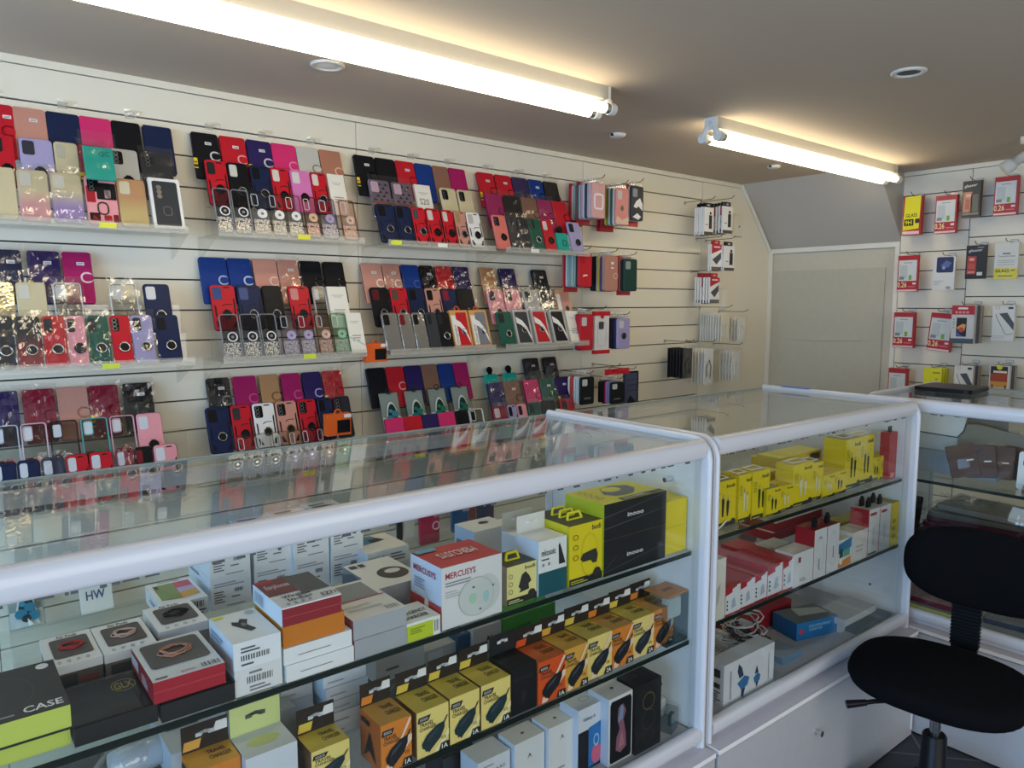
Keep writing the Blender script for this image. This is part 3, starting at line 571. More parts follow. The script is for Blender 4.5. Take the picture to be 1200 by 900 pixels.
row('B', 2, 'back', [(232, 300.5, 264, W, 'blue', dict(clasp='#9fb0cf')), (265, 301.5, 293, W, 'blue', dict(clasp='#b9c6da')), (295, 303.6, 323, W, 'rosegold', dict(clasp='#e3bfae')), (324, 305, 348, W, 'rosegold', dict(st=1, bag=1)), (349, 306, 375, W, 'black', {}), (378, 307.6, 401, W, 'black', dict(cw='matte black'))])
row('B', 2, 'middle', [(245, 334, 274, A_, 'red', dict(cam='#3a4a78', rc='#3a3a3c')), (277, 335.5, 304, A_, 'navy', dict(cam='#4a5680')), (306, 336, 329, A_, 'black', dict(cam='#1a1a1c')), (337, 336.5, 361, A_, 'red', dict(cam='#c98a80', rc='#3a3a3c')), (366, 340, 380, 'clear', '#c9b9ae', dict(cam='#d0cbc2', cw='pale')), (382, 338, 405, 'card', 'white', dict(cut=1))])
row('B', 2, 'front', [(256, 367.5, 278, G_, 'black', {}), (280, 367.5, 301, G_, 'black', {}), (303, 367, 322, G_, 'black', {}), (326, 368, 346, G_, 'lilac', dict(rp='#b3a6c9')), (347, 367, 365, G_, 'lilac', dict(rp='#b3a6c9')), (368, 367, 385, G_, 'rosegold', dict(rp='#d9b3a2')), (386.5, 367, 404, G_, 'mint', dict(rp='#8fc7a0')), (404.5, 365.5, 422, 'card', 'white', dict(cut=1))])
row('B', 3, 'back', [(241, 443, 268, W, 'black', dict(st=1, bag=1, clasp='#77777a')), (272, 441, 299, W, 'magenta', dict(clasp='#c9588a')), (303, 440, 325, W, 'tan', {}), (328, 438.5, 351, W, 'magenta', dict(clasp='#c9588a')), (353, 437.6, 375, W, 'purple', dict(clasp='#a9a3c9')), (377, 436.5, 399, W, 'red', dict(bag=1, tag=1))])
row('B', 3, 'middle', [(240, 479, 268, A_, 'navy', {}), (269, 477, 293, A_, 'red', dict(cam='#3a3436', rc='#2c2c2e')), (295, 475, 320, A_, 'white', dict(rc='#8f8a70', lens=1)), (322, 473, 346, A_, 'rosegold', dict(rc='#6a5f4e', lens=1)), (348, 471, 369, A_, 'red', dict(rc='#2c2c2e', lens=1)), (371, 469, 388, A_, 'navy', {}), (390, 468, 409, 'shell', 'charcoal', dict(lens=1))])
row('B', 3, 'front', [(277, 514, 295, G_, 'silver', {}), (296, 512, 317, G_, 'silver', dict(cw='smoke')), (319, 510, 337, G_, 'silver', dict(cw='blue tinted')), (338.5, 508, 352, G_, 'gold', {}), (353, 506, 368, G_, 'lilac', {}), (370, 504, 386, G_, 'lilac', {})])
row('C', 1, 'back', [(414, 181, 437, W, 'black', dict(st=1, tag=1)), (439, 184.7, 461, W, 'black', dict(noclasp=1)), (462.5, 187.5, 484, W, 'red', dict(st=1)), (485, 191, 505, W, 'blue', dict(noclasp=1)), (506, 194, 524, W, 'brown', dict(noclasp=1)), (525, 197, 544, W, 'magenta', dict(noclasp=1))])
def foil_pack(t, w, h): pass
row('C', 1, 'middle', [(431, 205, 455, 'shell', '#a79ab0', dict(fin='foil', scales=1, cam='#c9a9b9', cw='rainbow scaled', bag=1)), (457, 207, 482, 'shell', '#a79ab0', dict(fin='foil', scales=1, cam='#c9a9b9', cw='rainbow scaled', bag=1)), (485, 217.5, 503, 'card', 'white', dict(word='S20')), (515, 217.5, 533, 'shell', 'gold', dict(cam='#1b1b1c', lens=1)), (535, 221, 552, 'shell', 'gold', dict(cam='#1b1b1c', lens=1))])
row('C', 1, 'front', [(440, 238, 461, A_, 'navy', {}), (462, 240, 480, A_, 'navy', {}), (481, 241, 497, A_, 'red', dict(cam='#4a4a50')), (498, 242.5, 514, A_, 'red', dict(cam='#c9c3b9', rc='#222')), (516, 244, 530, A_, 'red', dict(cam='#c9c3b9', rc='#222')), (531, 247, 544.5, A_, 'rosegold', dict(cam='#a58c5c')), (545.5, 247.5, 561, A_, 'white', dict(cam='#bdb9ae', rc='#2c2c2e'))])
row('C', 2, 'back', [(422, 308, 446, W, 'rosegold', dict(st=1, clasp='#ecd9cd')), (447, 308.5, 467, W, 'rosegold', dict(st=1, bag=1, clasp='#ecd9cd')), (469, 311, 489, W, 'blue', dict(clasp='#49609a')), (491, 310, 507, W, 'black', dict(st=1, bag=1)), (509, 311, 528, W, 'red', dict(bag=1, tag=1)), (529, 312.5, 548, W, 'purple', dict(st=1, bag=1))])
row('C', 2, 'middle', [(433, 339.6, 454, A_, 'black', dict(cam='#5a1c24')), (456, 339, 476, A_, 'red', dict(cam='#5a4a3c')), (477, 339.6, 496, A_, 'navy', {}), (497, 341, 515, A_, 'rosegold', {}), (516, 340, 533, A_, 'navy', dict(cam='#8a1c30')), (534, 340, 553, A_, 'black', {})])
row('C', 2, 'front', [(446, 368, 465, 'shell', 'silver', dict(fin='foil', cam='#17171a')), (466, 367.5, 480.5, 'shell', 'silver', dict(fin='foil', cam='#7a1c24')), (482, 367, 496, 'shell', 'silver', dict(fin='foil', cam='#17171a')), (500, 367, 508.5, 'shell', 'darkgrey', {}), (509.5, 366, 525, 'ring', 'black', dict(rc='#d6d4ce')), (526, 361, 547, 'boxed', '#d9a05a', dict(case='red', strip=1, word='Overdrive', loop='#d8532c', cw='orange', swoosh=1, h=.155)), (549, 360, 569, 'boxed', '#d9a05a', dict(case='grey', strip=1, word='Overdrive', loop='#d8532c', cw='orange', swoosh=1, h=.155))])
row('C', 3, 'back', [(429, 434, 450, W, 'black', dict(noclasp=1)), (451, 432.5, 472, W, 'red', dict(clasp='#e0a0a0')), (473, 431, 492, W, 'purple', dict(noclasp=1)), (493, 430, 511, W, 'brown', dict(noclasp=1)), (512, 429, 529, W, 'blue', dict(noclasp=1)), (530, 428, 547, W, 'magenta', dict(noclasp=1))])
row('C', 3, 'middle', [(440, 452, 468, 'pack', '#3f8ea8', dict(cw='blue')), (471, 451, 496, 'pack', '#1f7f78', dict(cw='teal')), (498, 448, 523, 'pack', '#1f7f68', dict(cw='green')), (525, 446, 549, 'pack', '#1f7060', dict(cw='dark green'))])
row('C', 3, 'front', [(451, 492.5, 472, W, 'pink', {}), (473, 490, 493, W, 'red', {}), (494, 488, 512.5, W, 'purple', {}), (513, 486, 532, W, 'pink', dict(cw='hot pink')), (533, 484, 548, A_, 'black', {}), (549, 482, 565, 'clear', '#e6e6e4', dict(cam='#1c1c1e', cw='white'))])
row('D', 1, 'back', [(558, 202, 577.5, W, 'red', dict(st=1, tag=1)), (579, 205, 598, W, 'red', dict(st=1, cw='bright red')), (599, 206, 616.5, W, 'purple', dict(bag=1)), (618, 210, 634.5, W, 'blue', dict(st=1)), (636, 213, 652.7, W, 'black', dict(bag=1))])
row('D', 1, 'middle', [(566.5, 226.7, 588, W, 'magenta', dict(bag=1)), (589, 229.5, 608.5, W, 'black', dict(bag=1)), (609.6, 232, 627.5, W, 'brown', dict(bag=1)), (628.5, 234.6, 645, W, 'magenta', dict(bag=1)), (646, 237.7, 662.7, W, 'red', {})])
row('D', 1, 'front', [(576, 250.6, 591.5, 'ring', 'coral', dict(cam='#17171a', lens=1, rc='#222')), (592.5, 250.6, 604, 'shell', 'darkgrey', dict(lens=1, bag=1)), (605, 252.4, 616.5, 'shell', 'charcoal', dict(lens=1, bag=1)), (617.5, 253, 632, 'ring', 'green', dict(lens=1)), (633.4, 255, 646, 'ring', 'red', dict(cam='#d6d0c8', rc='#3a2022')), (647, 250, 662, 'pouch', 'teal', {}), (664, 259, 678, 'ring', 'lilac', dict(cam='#1c1c22', rc='#2c2c30'))])
row('D', 2, 'back', [(561, 315.6, 578.4, W, 'tan', dict(bag=1, noclasp=1)), (584, 311, 603, W, 'purple', dict(st=1, bag=1, tag=1)), (622, 313, 640, W, 'black', dict(st=1, bag=1, tag=1))])
row('D', 2, 'middle', [(570, 340, 588, 'ring', 'palepink', dict(bag=1)), (589.4, 340, 608, 'ring', 'palepink', dict(bag=1, cw='rose pink')), (612, 341, 629.5, 'shell', 'silver', dict(bag=1)), (630.7, 342, 648, 'shell', 'silver', dict(bag=1, fin='foil')), (649, 342, 666, 'boxed', '#d8a070', dict(case='rosegold', cw='orange', strip=1))])
row('D', 2, 'front', [(581, 366, 598.5, 'ring', 'green', dict(tag=1)), (599.5, 362, 619, 'boxed', 'silver', dict(case='darkgrey', swoosh=1, cw='grey', h=.155)), (620.6, 361, 640, 'boxed', 'silver', dict(case='red', swoosh=1, cw='red', h=.155)), (641.7, 360, 661, 'boxed', 'silver', dict(case='black', swoosh=1, cw='black', h=.155)), (662, 363, 677, 'card', 'white', dict(cut=1))])
row('D', 3, 'back', [(564, 433, 580, 'pouch', 'teal', {}), (586, 432, 602, 'pouch', 'teal', {}), (613, 423, 630, W, 'black', dict(bag=1, st=1)), (636, 421, 651, W, 'black', dict(bag=1, st=1))])
row('D', 3, 'middle', [(571, 451.5, 588.5, W, 'purple', dict(bag=1)), (589.5, 449.7, 607.5, W, 'brown', dict(bag=1, st=1)), (612, 447, 630.5, W, 'pink', dict(bag=1)), (631.5, 447, 648, W, 'green', dict(st=1, bag=1)), (649, 444, 667, W, 'purple', dict(st=1, tag=1))])
row('D', 3, 'front', [(577, 480, 593, 'ring', 'crimson', dict(bag=1, cam='#d9c9c9')), (594, 478, 604.5, A_, 'lilac', {}), (605.5, 477, 616, 'ring', 'palepink', {}), (618, 475, 632, 'ring', 'green', dict(bag=1)), (634, 474, 650, 'ring', 'black', dict(bag=1)), (655, 472, 672, 'ring', 'red', dict(bag=1))])
# teal packet leaning in front of the pale cases on the top shelf
q = onY(97, 171, 2.43); q2 = onY(132, 171, 2.43); wq = q2[0]-q[0]; zq = onY(97, 204, 2.41)[2]
t = thing('phone_case_pack', 'teal square packet tilted in front of the silver case, top shelf, far left stand', 'packet', ((q[0]+q2[0])/2, 2.402, zq-.012), (-TH, 0, .03))
mb = MB(); mb.box(-wq/2, wq/2, 0, .006, 0, .10, M('teal', 'plastic')); mb.build('card', t)
mb = MB(); mb.text('QC', (0, -.0006, .07), (.028, 0, 0), (0, 0, .018), M('#0d5a55', 'card')); mb.build('lettering', t)
mb = MB(); mb.sheet(wq+.02, .15, -.003, M('#fdfdfd', 'film'), .004, 5, 8, 0, -.004, 3); mb.build('clear_sleeve', t)
# small orange packs hanging between shelves
def orange_pack(px0, px1, py0, py1, Y, label):
    a = onY(px0, py0, Y); b = onY(px1, py0, Y); w = b[0]-a[0]; zb = onY(px0, py1, Y)[2]; h = a[2]-zb
    t = thing('hanging_pack', label, 'packet', (a[0], Y, zb))
    mb = MB(); mb.box(0, w, 0, .03, 0, h*.85, M('orange', 'card')); mb.box(w*.42, w*.95, -.002, 0, h*.1, h*.6, M('black', 'plastic')); mb.build('carton', t)
    mb = MB(); mb.torus((w*.5, .01, h*.88), h*.13, h*.03, M('orange', 'plastic'), 'y', 16, 6); mb.build('hang_loop', t)
    mb = MB(); mb.box(w*.7, w, -.003, -.002, h*.68, h*.82, M('white', 'card')); mb.build('price_sticker', t)
orange_pack(383, 411, 482, 512, 2.375, 'orange hanging pack in front of the lowest shelf of the second stand')
orange_pack(429, 453, 399, 425, 2.42, 'orange and black pack between the middle shelves of second and third stand')

# ---------------------------------------------------------------- hooks with hanging cases to the side of the fourth stand
STEEL = M('#6d6a64', 'chrome')
def hook(x, z, y0, length, label, group, axis='y', n=0):
    """wire display hook plugged into a groove"""
    t = thing('display_hook', label, 'hook', (x, WY-.001, z) if axis == 'y' else (EX-.001, x, z), (0, 0, 0) if axis == 'y' else (0, 0, -pi/2), group)
    mb = MB(); mb.tube([(0, 0, 0), (0, -length+.02, 0), (0, -length+.005, .004), (0, -length-.006, .014)], .0018, STEEL, 6); mb.build('wire', t)
    mb = MB(); mb.box(-.007, .007, -.003, 0, -.012, .006, M('#c9c4b6', 'metal')); mb.build('backplate', t)
    if n: mb = MB(); mb.box(-.016, .016, -.012, -.004, .0, .016, M('#f1f3f5', 'clear')); mb.box(-.014, .014, -.010, -.008, .001, .013, M('#e8e8e4', 'card')); mb.build('price_holder', t)
    return t
def bunch(px0, py0, px1, py1, cols, where, kind='case', Yf=2.40, step=.0125, hooklab=None):
    """front item from its corners in the photograph; the others hang behind it on the same wire"""
    a = onY(px0, py0, Yf); b = onY(px1, py0, Yf); w = min(b[0]-a[0], .095); zb = onY(px0, py1, Yf)[2]; h = a[2]-zb
    xc = (a[0]+b[0])/2
    hook(xc, a[2]+.018, 0, WY-Yf+.03, 'wire hook holding %s' % where, 'wire hooks on the slatwall')
    n = len(cols)
    for i, c in enumerate(cols):
        o = {}
        if isinstance(c, tuple): c, o = c
        st = max(step, .0) ; y = Yf+i*st
        if y > 2.565: break
        jx = random.uniform(-.002, .002) if i else 0
        lab = '%s %s, %s, %s' % (o.get('cw', cn(c) if c in NAMED else 'patterned'), {'case': 'phone case', 'box': 'cable carton', 'bag': 'bagged cable'}[kind], ('frontmost' if i == 0 else ORD[i]+' from front'), where.replace('the ', '', 1))
        t = thing({'case': 'hanging_case', 'box': 'hanging_carton', 'bag': 'hanging_bag'}[kind], lab, {'case': 'phone case', 'box': 'carton', 'bag': 'bag'}[kind], (xc+jx, y, zb+(random.uniform(-.003, .003) if i else 0)), (0, 0, 0), '%ss on %s' % (kind, where))
        k = (kind, c, round(w, 3), round(h, 3))
        if kind == 'case':
            part(t, 'shell', k, lambda mb: mb.plate(w, h, .010, .0085, M(c, 'plastic'), 0, 0, 0, 4, .0018))
            if i == 0: FRONT.get(o.get('f', 'cam'), FRONT['cam'])(t, w, h, o)
            part(t, 'hang_card', k[:1]+k[2:]+(o.get('card', 'clear'),), lambda mb: (mb.box(-w*(.52 if o.get('card') else .4), w*(.52 if o.get('card') else .4), .009, .0098, -h*.14 if o.get('card') else h*.55, h+.012, M(o.get('card', '#fdfdfd'), 'card' if o.get('card') else 'film')), mb.box(-.012, .012, .009, .0098, h+.012, h+.026, M('#f2f2ef', 'frost'))))
        elif kind == 'box':
            def bx(mb):
                mb.box(-w/2, w/2, 0, .0105, 0, h*.86, M('#e6e4e0', 'card'))
                if o.get('k') == 'red':
                    mb.prism([(-w/2, h*.86), (-w/2, h*.55), (w/2, h*.72), (w/2, h*.86)], -.0006, 0, M('#b5232c', 'card')); mb.prism([(-w*.42, h*.36), (w*.42, h*.62), (w*.42, h*.42), (0, h*.2)][::-1], -.0006, 0, M('#4a4b4e', 'card')); mb.box(-w/2, w/2, -.0006, 0, 0, h*.13, M('#6b6660', 'card'))
                    mb.box(-w*.3, w*.3, -.0009, -.0006, h*.76, h*.8, M('white', 'card'))
                else:
                    mb.box(w*.02, w*.34, -.0006, 0, h*.2, h*.62, M('#1c1c1f', 'card')); mb.disc(w*.18, h*.68, w*.1, -.0006, .0006, M('#1c1c1f', 'card'), 12); mb.box(-w/2, w/2, -.0006, 0, 0, h*.1, M('#4a463f', 'card'))
                    mb.box(-w*.35, -w*.1, -.0006, 0, h*.3, h*.34, M('#9a9a96', 'card'))
            part(t, 'carton', k+(o.get('k'),), bx)
            part(t, 'hang_tab', k, lambda mb: (mb.box(-w*.34, w*.34, .004, .005, h*.86, h, M('#1c1c1f' if o.get('k') != 'red' else '#b5232c', 'card')), mb.box(-w*.12, w*.12, .0035, .004, h*.91, h*.95, M('#c9c7c2', 'card'))))
        else:
            part(t, 'inner_card', k, lambda mb: (mb.box(-w*.42, w*.42, .003, .006, h*.04, h*.9, M(c, 'card')), mb.tube([(-w*.2, .001, h*.2), (-w*.24, .0, h*.5), (0, -.001, h*.62), (w*.2, 0, h*.45), (w*.12, .001, h*.16)], .0022, M(o.get('wire', '#e9e9e6'), 'plastic'), 6)))
            if i == 0: part(t, 'clear_sleeve', k+(i,), lambda mb: mb.sheet(w, h, -.001, M('#fdfdfc', 'film'), .006, 4, 7, 0, 0, i))
def f_cam(t, w, h, o):
    part(t, 'camera_cutout', ('cam', round(w, 3), round(h, 3), o.get('cam', '#c9c7c2')), lambda mb: mb.plate(w*.36, h*.24, .006, .0012, M(o.get('cam', '#c9c7c2'), 'plastic'), -w*.2, h*.68, -.0012))
def f_ring(t, w, h, o): f_cam(t, w, h, o); part(t, 'ring_holder', ('rg', round(w, 3), round(h, 3), o.get('rc', '#2a2a2c')), lambda mb: (mb.disc(0, h*.42, .016, -.003, .003, M(o.get('rc', '#2a2a2c'), 'plastic'), 18), mb.torus((0, -.003, h*.42), .013, .0018, M('#6f6f72', 'chrome'))))
def f_loop(t, w, h, o): part(t, 'wrist_loop', ('lp', round(w, 3)), lambda mb: mb.frame(w*.72, h*.46, .016, w*.1, .002, M('#efe6e4', 'plastic'), 0, h*.24, -.002)); f_cam(t, w, h, dict(cam='#d9a9a6'))
def f_wave(t, w, h, o):
    f_cam(t, w, h, dict(cam='#8f9296'))
    part(t, 'printed_panel', ('wave', round(w, 3)), lambda mb: (mb.prism([(-w*.3, h*.4), (-w*.1, h*.56), (w*.2, h*.66), (w*.4, h*.5), (w*.42, h*.3), (w*.1, h*.42), (-w*.1, h*.36)][::-1], -.0008, 0, M('#e9e7e3', 'card')), mb.prism([(-w*.36, h*.1), (0, h*.22), (w*.3, h*.12), (w*.1, h*.03)][::-1], -.0008, 0, M('#e9e7e3', 'card'))))
def f_gem(t, w, h, o): f_cam(t, w, h, dict(cam='#c9bfbc')); part(t, 'printed_panel', ('gem', round(w, 3)), lambda mb: (mb.prism([(0, h*.36), (w*.16, h*.45), (0, h*.54), (-w*.16, h*.45)][::-1], -.0008, 0, M('#5a5a52', 'card')), mb.prism([(-w*.5, h*.02), (w*.5, h*.02), (w*.5, h*.22), (0, h*.14), (-w*.4, h*.24)][::-1], -.0008, 0, M('#d9b8a0', 'card'))))
def f_lines(t, w, h, o): part(t, 'lettering', ('ln', round(w, 3), round(h, 3)), lambda mb: [mb.box(-w*.25, w*.25, -.0005, 0, h*z, h*(z+.015), M('#8a8a8c', 'card')) for z in (.24, .2)]); f_cam(t, w, h, o)
def f_wal(t, w, h, o): part(t, 'price_sticker', ('ps', round(w, 3)), lambda mb: (mb.box(-.004, .014, -.0006, 0, h*.76, h*.83, M('white', 'card')), mb.box(-.004, .014, -.0006, 0, h*.64, h*.68, M('white', 'card')))); part(t, 'clasp', ('cl', round(w, 3)), lambda mb: mb.frame(.03, .03, .014, .004, .002, M('#d9b3a0', 'plastic'), w*.3, h*.34, -.002))
def f_soft(t, w, h, o): part(t, 'gloss_patch', ('gp', round(w, 3)), lambda mb: mb.prism([(-w*.2, h*.3), (w*.2, h*.34), (w*.1, h*.37), (-w*.15, h*.36)][::-1], -.0005, 0, M('#f0d8d6', 'card'))); f_cam(t, w, h, dict(cam='#b51c28'))  # pale sliver is a highlight painted onto the red case front
FRONT = dict(cam=f_cam, ring=f_ring, loop=f_loop, wave=f_wave, gem=f_gem, lines=f_lines, wal=f_wal, soft=f_soft)
gr = '#8fa39a'; gy = '#a7a9b0'
bunch(694, 213, 709.5, 255, [('#d9a3a0', dict(f='loop', cw='pink wrist-loop')), ('#d7b7b4', dict(cw='pale pink')), (gy, dict(cw='grey')), ('#30343f', dict(cw='dark blue')), ('#bfc0c6', dict(cw='silver grey')), ('#c78f96', dict(cw='dusky pink')), (gy, dict(cw='light grey')), ('#2f5f58', dict(cw='bottle green', card='#b3262e')), ('#3f6f63', dict(cw='sea green')), (gr, dict(cw='sage')), ('#c9a9a0', dict(cw='beige pink')), ('#b3262e', dict(cw='red', card='#b3262e'))], 'the first hook of the top row')
bunch(722, 219, 737, 263, [('#d98a80', dict(f='gem', cw='coral patterned')), ('#cfd4d2', dict(cw='clear grey')), ('#3c6a58', dict(cw='green')), ('#b9bdbc', dict(cw='grey')), ('#7f8c50', dict(cw='olive')), ('#c8b23a', dict(cw='mustard')), ('#5a3c34', dict(cw='brown')), ('#b5232c', dict(cw='red', card='#b3262e')), ('#2c2c2e', dict(cw='black')), ('#a82028', dict(cw='dark red', card='#b3262e'))], 'the second hook of the top row')
bunch(740, 217, 754.5, 258, [('#2f3336', dict(f='wave', cw='black and white wavy')), ('#c3c6c6', dict(cw='clear')), ('#b5232c', dict(cw='red', card='#b5232c')), ('#d0d0cc', dict(cw='white'))], 'the third hook of the top row')
bunch(678.5, 296.5, 694, 336, [('#c2242c', dict(f='soft', cw='glossy red')), ('#33302f', dict(cw='black')), (gr, dict(cw='sage')), ('#9fb5ae', dict(cw='pale green')), (gr, dict(cw='grey green')), ('#8aa4a0', dict(cw='teal grey')), ('#b9c2bd', dict(cw='light grey')), ('#b5232c', dict(cw='red', card='#b3262e')), ('#ad5a52', dict(cw='brick'))], 'the first hook of the second row')
bunch(709.5, 299.5, 724.5, 341, [('#b5806c', dict(f='wal', cw='tan wallet')), ('#c79f90', dict(cw='rose gold')), ('#5a4a78', dict(cw='purple')), ('#d0c23a', dict(cw='yellow tagged')), ('#c9c9c6', dict(cw='silver')), ('#1d1d1f', dict(cw='black')), ('#23252a', dict(cw='charcoal')), ('#1d1d1f', dict(cw='matt black'))], 'the second hook of the second row')
bunch(731.5, 303, 747, 341, [('#1f4038', dict(cw='dark green', cam='#8f9a94')), ('#21332f', dict(cw='greenish black')), ('#c87a80', dict(cw='pink')), ('#b5232c', dict(cw='red', card='#b5232c')), ('#d9d6d0', dict(cw='white'))], 'the third hook of the second row')
bunch(680, 368.5, 695.5, 411, [('#bf2630', dict(cw='bright red')), ('#b5232c', dict(cw='red')), ('#a82028', dict(cw='dark red')), ('#c7c0b8', dict(cw='clear'))], 'the first hook of the third row')
bunch(724, 373, 738.5, 409, [('#a49ac0', dict(f='ring', cw='lilac')), ('#2c3550', dict(cw='navy')), ('#26263a', dict(cw='dark blue')), ('#3a2a3c', dict(cw='plum')), ('#1d1d1f', dict(cw='black')), ('#8a4a44', dict(cw='rust'))], 'the third hook of the third row')
bunch(680.5, 442.5, 696.5, 475, [('#1b1b1e', dict(f='lines', cw='black')), ('#b9c2bd', dict(cw='sage grey')), ('#c7c9c4', dict(cw='pale grey')), ('#d0cfc8', dict(cw='off-white')), ('#b84a3c', dict(cw='rust')), ('#c0392b', dict(cw='red')), ('#d9d2c8', dict(cw='cream'))], 'the first hook of the lowest row')
bunch(716, 448.5, 731, 474, [('#15151c', dict(f='lines', cw='black')), ('#7a86a8', dict(cw='blue grey')), ('#a78ac0', dict(cw='lilac')), ('#a82060', dict(cw='magenta')), ('#1d1d1f', dict(cw='ink black')), ('#2a2a2e', dict(cw='charcoal')), ('#1d1d1f', dict(cw='jet black'))], 'the second hook of the lowest row', )
# red and white packet, dark tablet folder
def packet(px0, py0, px1, py1, Y, label, fn, name='hanging_pack', cat='packet'):
    a = onY(px0, py0, Y); b = onY(px1, py0, Y); w = b[0]-a[0]; zb = onY(px0, py1, Y)[2]; h = a[2]-zb
    t = thing(name, label, cat, (a[0], Y, zb)); fn(t, w, h); hook((a[0]+b[0])/2, a[2]+.012, 0, WY-Y+.02, 'wire hook holding the %s' % label.split(' hanging')[0], 'wire hooks on the slatwall'); return t
def rw(t, w, h):
    mb = MB(); mb.plate(w*.94, h, .004, .012, M('#dcdad6', 'card'), w/2, 0, 0); mb.build('card', t)
    mb = MB(); mb.box(0, w, -.004, .014, h*.9, h, M('#c4202c', 'plastic')); mb.disc(w*.5, h*.88, w*.1, -.005, .004, M('#c4202c', 'plastic'), 14); mb.build('end_band', t)
    mb = MB(); mb.box(0, w, -.004, .014, 0, h*.09, M('#c4202c', 'plastic')); mb.build('end_band', t)
    mb = MB(); mb.plate(w*.3, h*.18, .006, .003, M('#44464a', 'plastic'), w*.45, h*.58, -.003); mb.frame(w*.56, h*.56, .01, .002, .002, M('#b9b7b2', 'card'), w*.5, h*.18, -.001); mb.build('phone_case', t)
packet(696.5, 365, 714.5, 415, 2.41, 'white packet with red ends hanging on the third row of hooks', rw)
def fold(t, w, h):
    mb = MB(); mb.plate(w, h, .004, .016, M('#4a4f66', 'leather'), w/2, 0, 0); mb.build('cover', t)
    mb = MB(); mb.box(w*.93, w*1.0, -.002, .018, 0, h, M('#17181c', 'plastic')); mb.box(0, w, -.002, .018, h*.96, h, M('#17181c', 'plastic')); mb.build('edge_band', t)
    mb = MB(); mb.prism([(w*.2, 0), (w*.2, h*.1), (w*.4, h*.24), (w*.7, h*.1), (w*.8, 0)][::-1], -.001, 0, M('#17181c', 'plastic')); [mb.disc(w*(.2+.2*i), h*(.4+.17*j), .004, -.001, .001, M('#2f3347', 'plastic'), 8) for i in range(4) for j in range(3)]; mb.build('printed_panel', t)
packet(733, 436, 748, 473, 2.43, 'grey blue patterned folder case hanging at the end of the lowest hooks', fold, 'hanging_folder', 'case')
def redbag(t, w, h):
    mb = MB(); mb.sheet(w, h, 0, M('#c8202c', 'plastic'), .01, 6, 4, w/2, 0, 9); mb.build('film', t)
packet(707, 433, 737, 440, 2.42, 'crumpled red film bag hanging above the lowest hooks', redbag, 'hanging_film', 'bag')
# cable boxes on the smooth end of the wall
rd = ('#e6e4e0', dict(k='red', cw='red and white')); bw = ('#e6e4e0', dict(k='bw', cw='black and white'))
bunch(826, 237, 836.5, 275, [bw, bw, bw, bw, bw], 'the first hook near the alarm box', 'box', 2.42, .013)
bunch(848, 236, 859, 273, [('#e6e4e0', dict(k='bw', cw='black and white')), rd, bw, rd, bw, rd, bw], 'the second hook near the alarm box', 'box', 2.40, .02)
bunch(833.5, 281, 847.5, 317, [rd, rd], 'the left hook under the alarm box', 'box', 2.44, .013)
bunch(849.5, 283, 861, 317, [bw, rd], 'the right hook under the alarm box', 'box', 2.42, .013)
bunch(832.5, 320, 843.5, 355.5, [rd, bw, bw, rd, bw, bw], 'the low hook of red and white cartons', 'box', 2.42, .018)
wb = lambda n, w_='#e9e9e6', c='#eceae2': [(c, dict(cw='white', wire=w_))]*n
bunch(839, 364, 863, 403, [('#e9dfc6', dict(cw='white and gold'))]+wb(8), 'the hook of white cable bags', 'bag', 2.40, .017)
bunch(864.5, 369, 875, 402, wb(4), 'the end hook beside the recess', 'bag', 2.42, .02)
bunch(795, 405, 818, 446, [('#2b2b30', dict(cw='black', wire='#1b1b1d'))]*6, 'the lowest hook of black cables', 'bag', 2.42, .02)
bunch(821, 405, 842, 452, [('#efefec', dict(cw='white', wire='#2b2b2d'))]+wb(4), 'the lowest hook of white cables', 'bag', 2.42, .02)
bunch(853, 408, 874, 448, wb(5), 'the lowest hook next to the recess', 'bag', 2.42, .02)
a = onY(861, 251, 2.56); b = onY(870, 278, 2.56)
t = thing('alarm_box', 'cream alarm sensor box on the smooth wall beside the cable hooks', 'sensor', (a[0], 2.555, b[2]))
mb = MB(); mb.plate(b[0]-a[0], a[2]-b[2], .006, .022, M('#e6e0cc', 'plastic'), (b[0]-a[0])/2, 0, 0, 4, .004); mb.build('housing', t)
mb = MB(); mb.disc((b[0]-a[0])/2, (a[2]-b[2])*.46, .006, -.002, .003, M('#8a8474', 'plastic'), 14); mb.build('indicator', t)
a = onY(846, 338, 2.56); b = onY(851.5, 362, 2.56)
t = thing('wall_plug', 'small white plug-top strip below the red and white cable cartons', 'plug', (a[0], 2.555, b[2])); mb = MB(); mb.plate(b[0]-a[0], a[2]-b[2], .005, .022, M('#ece8d8', 'plastic'), (b[0]-a[0])/2, 0, 0, 4, .003); mb.build('housing', t)

# ---------------------------------------------------------------- glass protector packs on the end wall
def wallpack(px0, py0, px1, py1, label, fn, X=4.14, depth=.03, extra=0, ex=None, yaw=0):
    a = onX(px0, py0, X); b = onX(px1, py0, X); zb = onX(px0, py1, X)[2]; w = a[1]-b[1]; h = a[2]-zb
    hook((a[1]+b[1])/2, a[2]+.006, 0, EX-X+.02, 'wire hook holding the %s' % ' '.join(label.split()[:8]), 'wire hooks on the end wall', 'x', 1)
    for j in range(extra+1):
        lab = label if j == 0 else '%s pack hidden %s behind the %s' % (ex, ORD[j-1], ' '.join(label.split()[:7]))
        t = thing('hanging_protector_pack', lab, 'carton', (X+j*(depth+.002), a[1]-.004*j, zb), (0, yaw, -pi/2), 'glass protector packs on the end wall')
        if j == 0: fn(t, w, h, depth)
        else: mb = MB(); mb.box(0, w, 0, depth, 0, h, M(['#8a8580', '#5c4a44', '#a39a90'][j % 3] if ex != 'yellow' else 'yellow', 'card')); mb.build('carton', t)
RED = M('#b3202b', 'card'); WH = M('#e4e2dd', 'card')
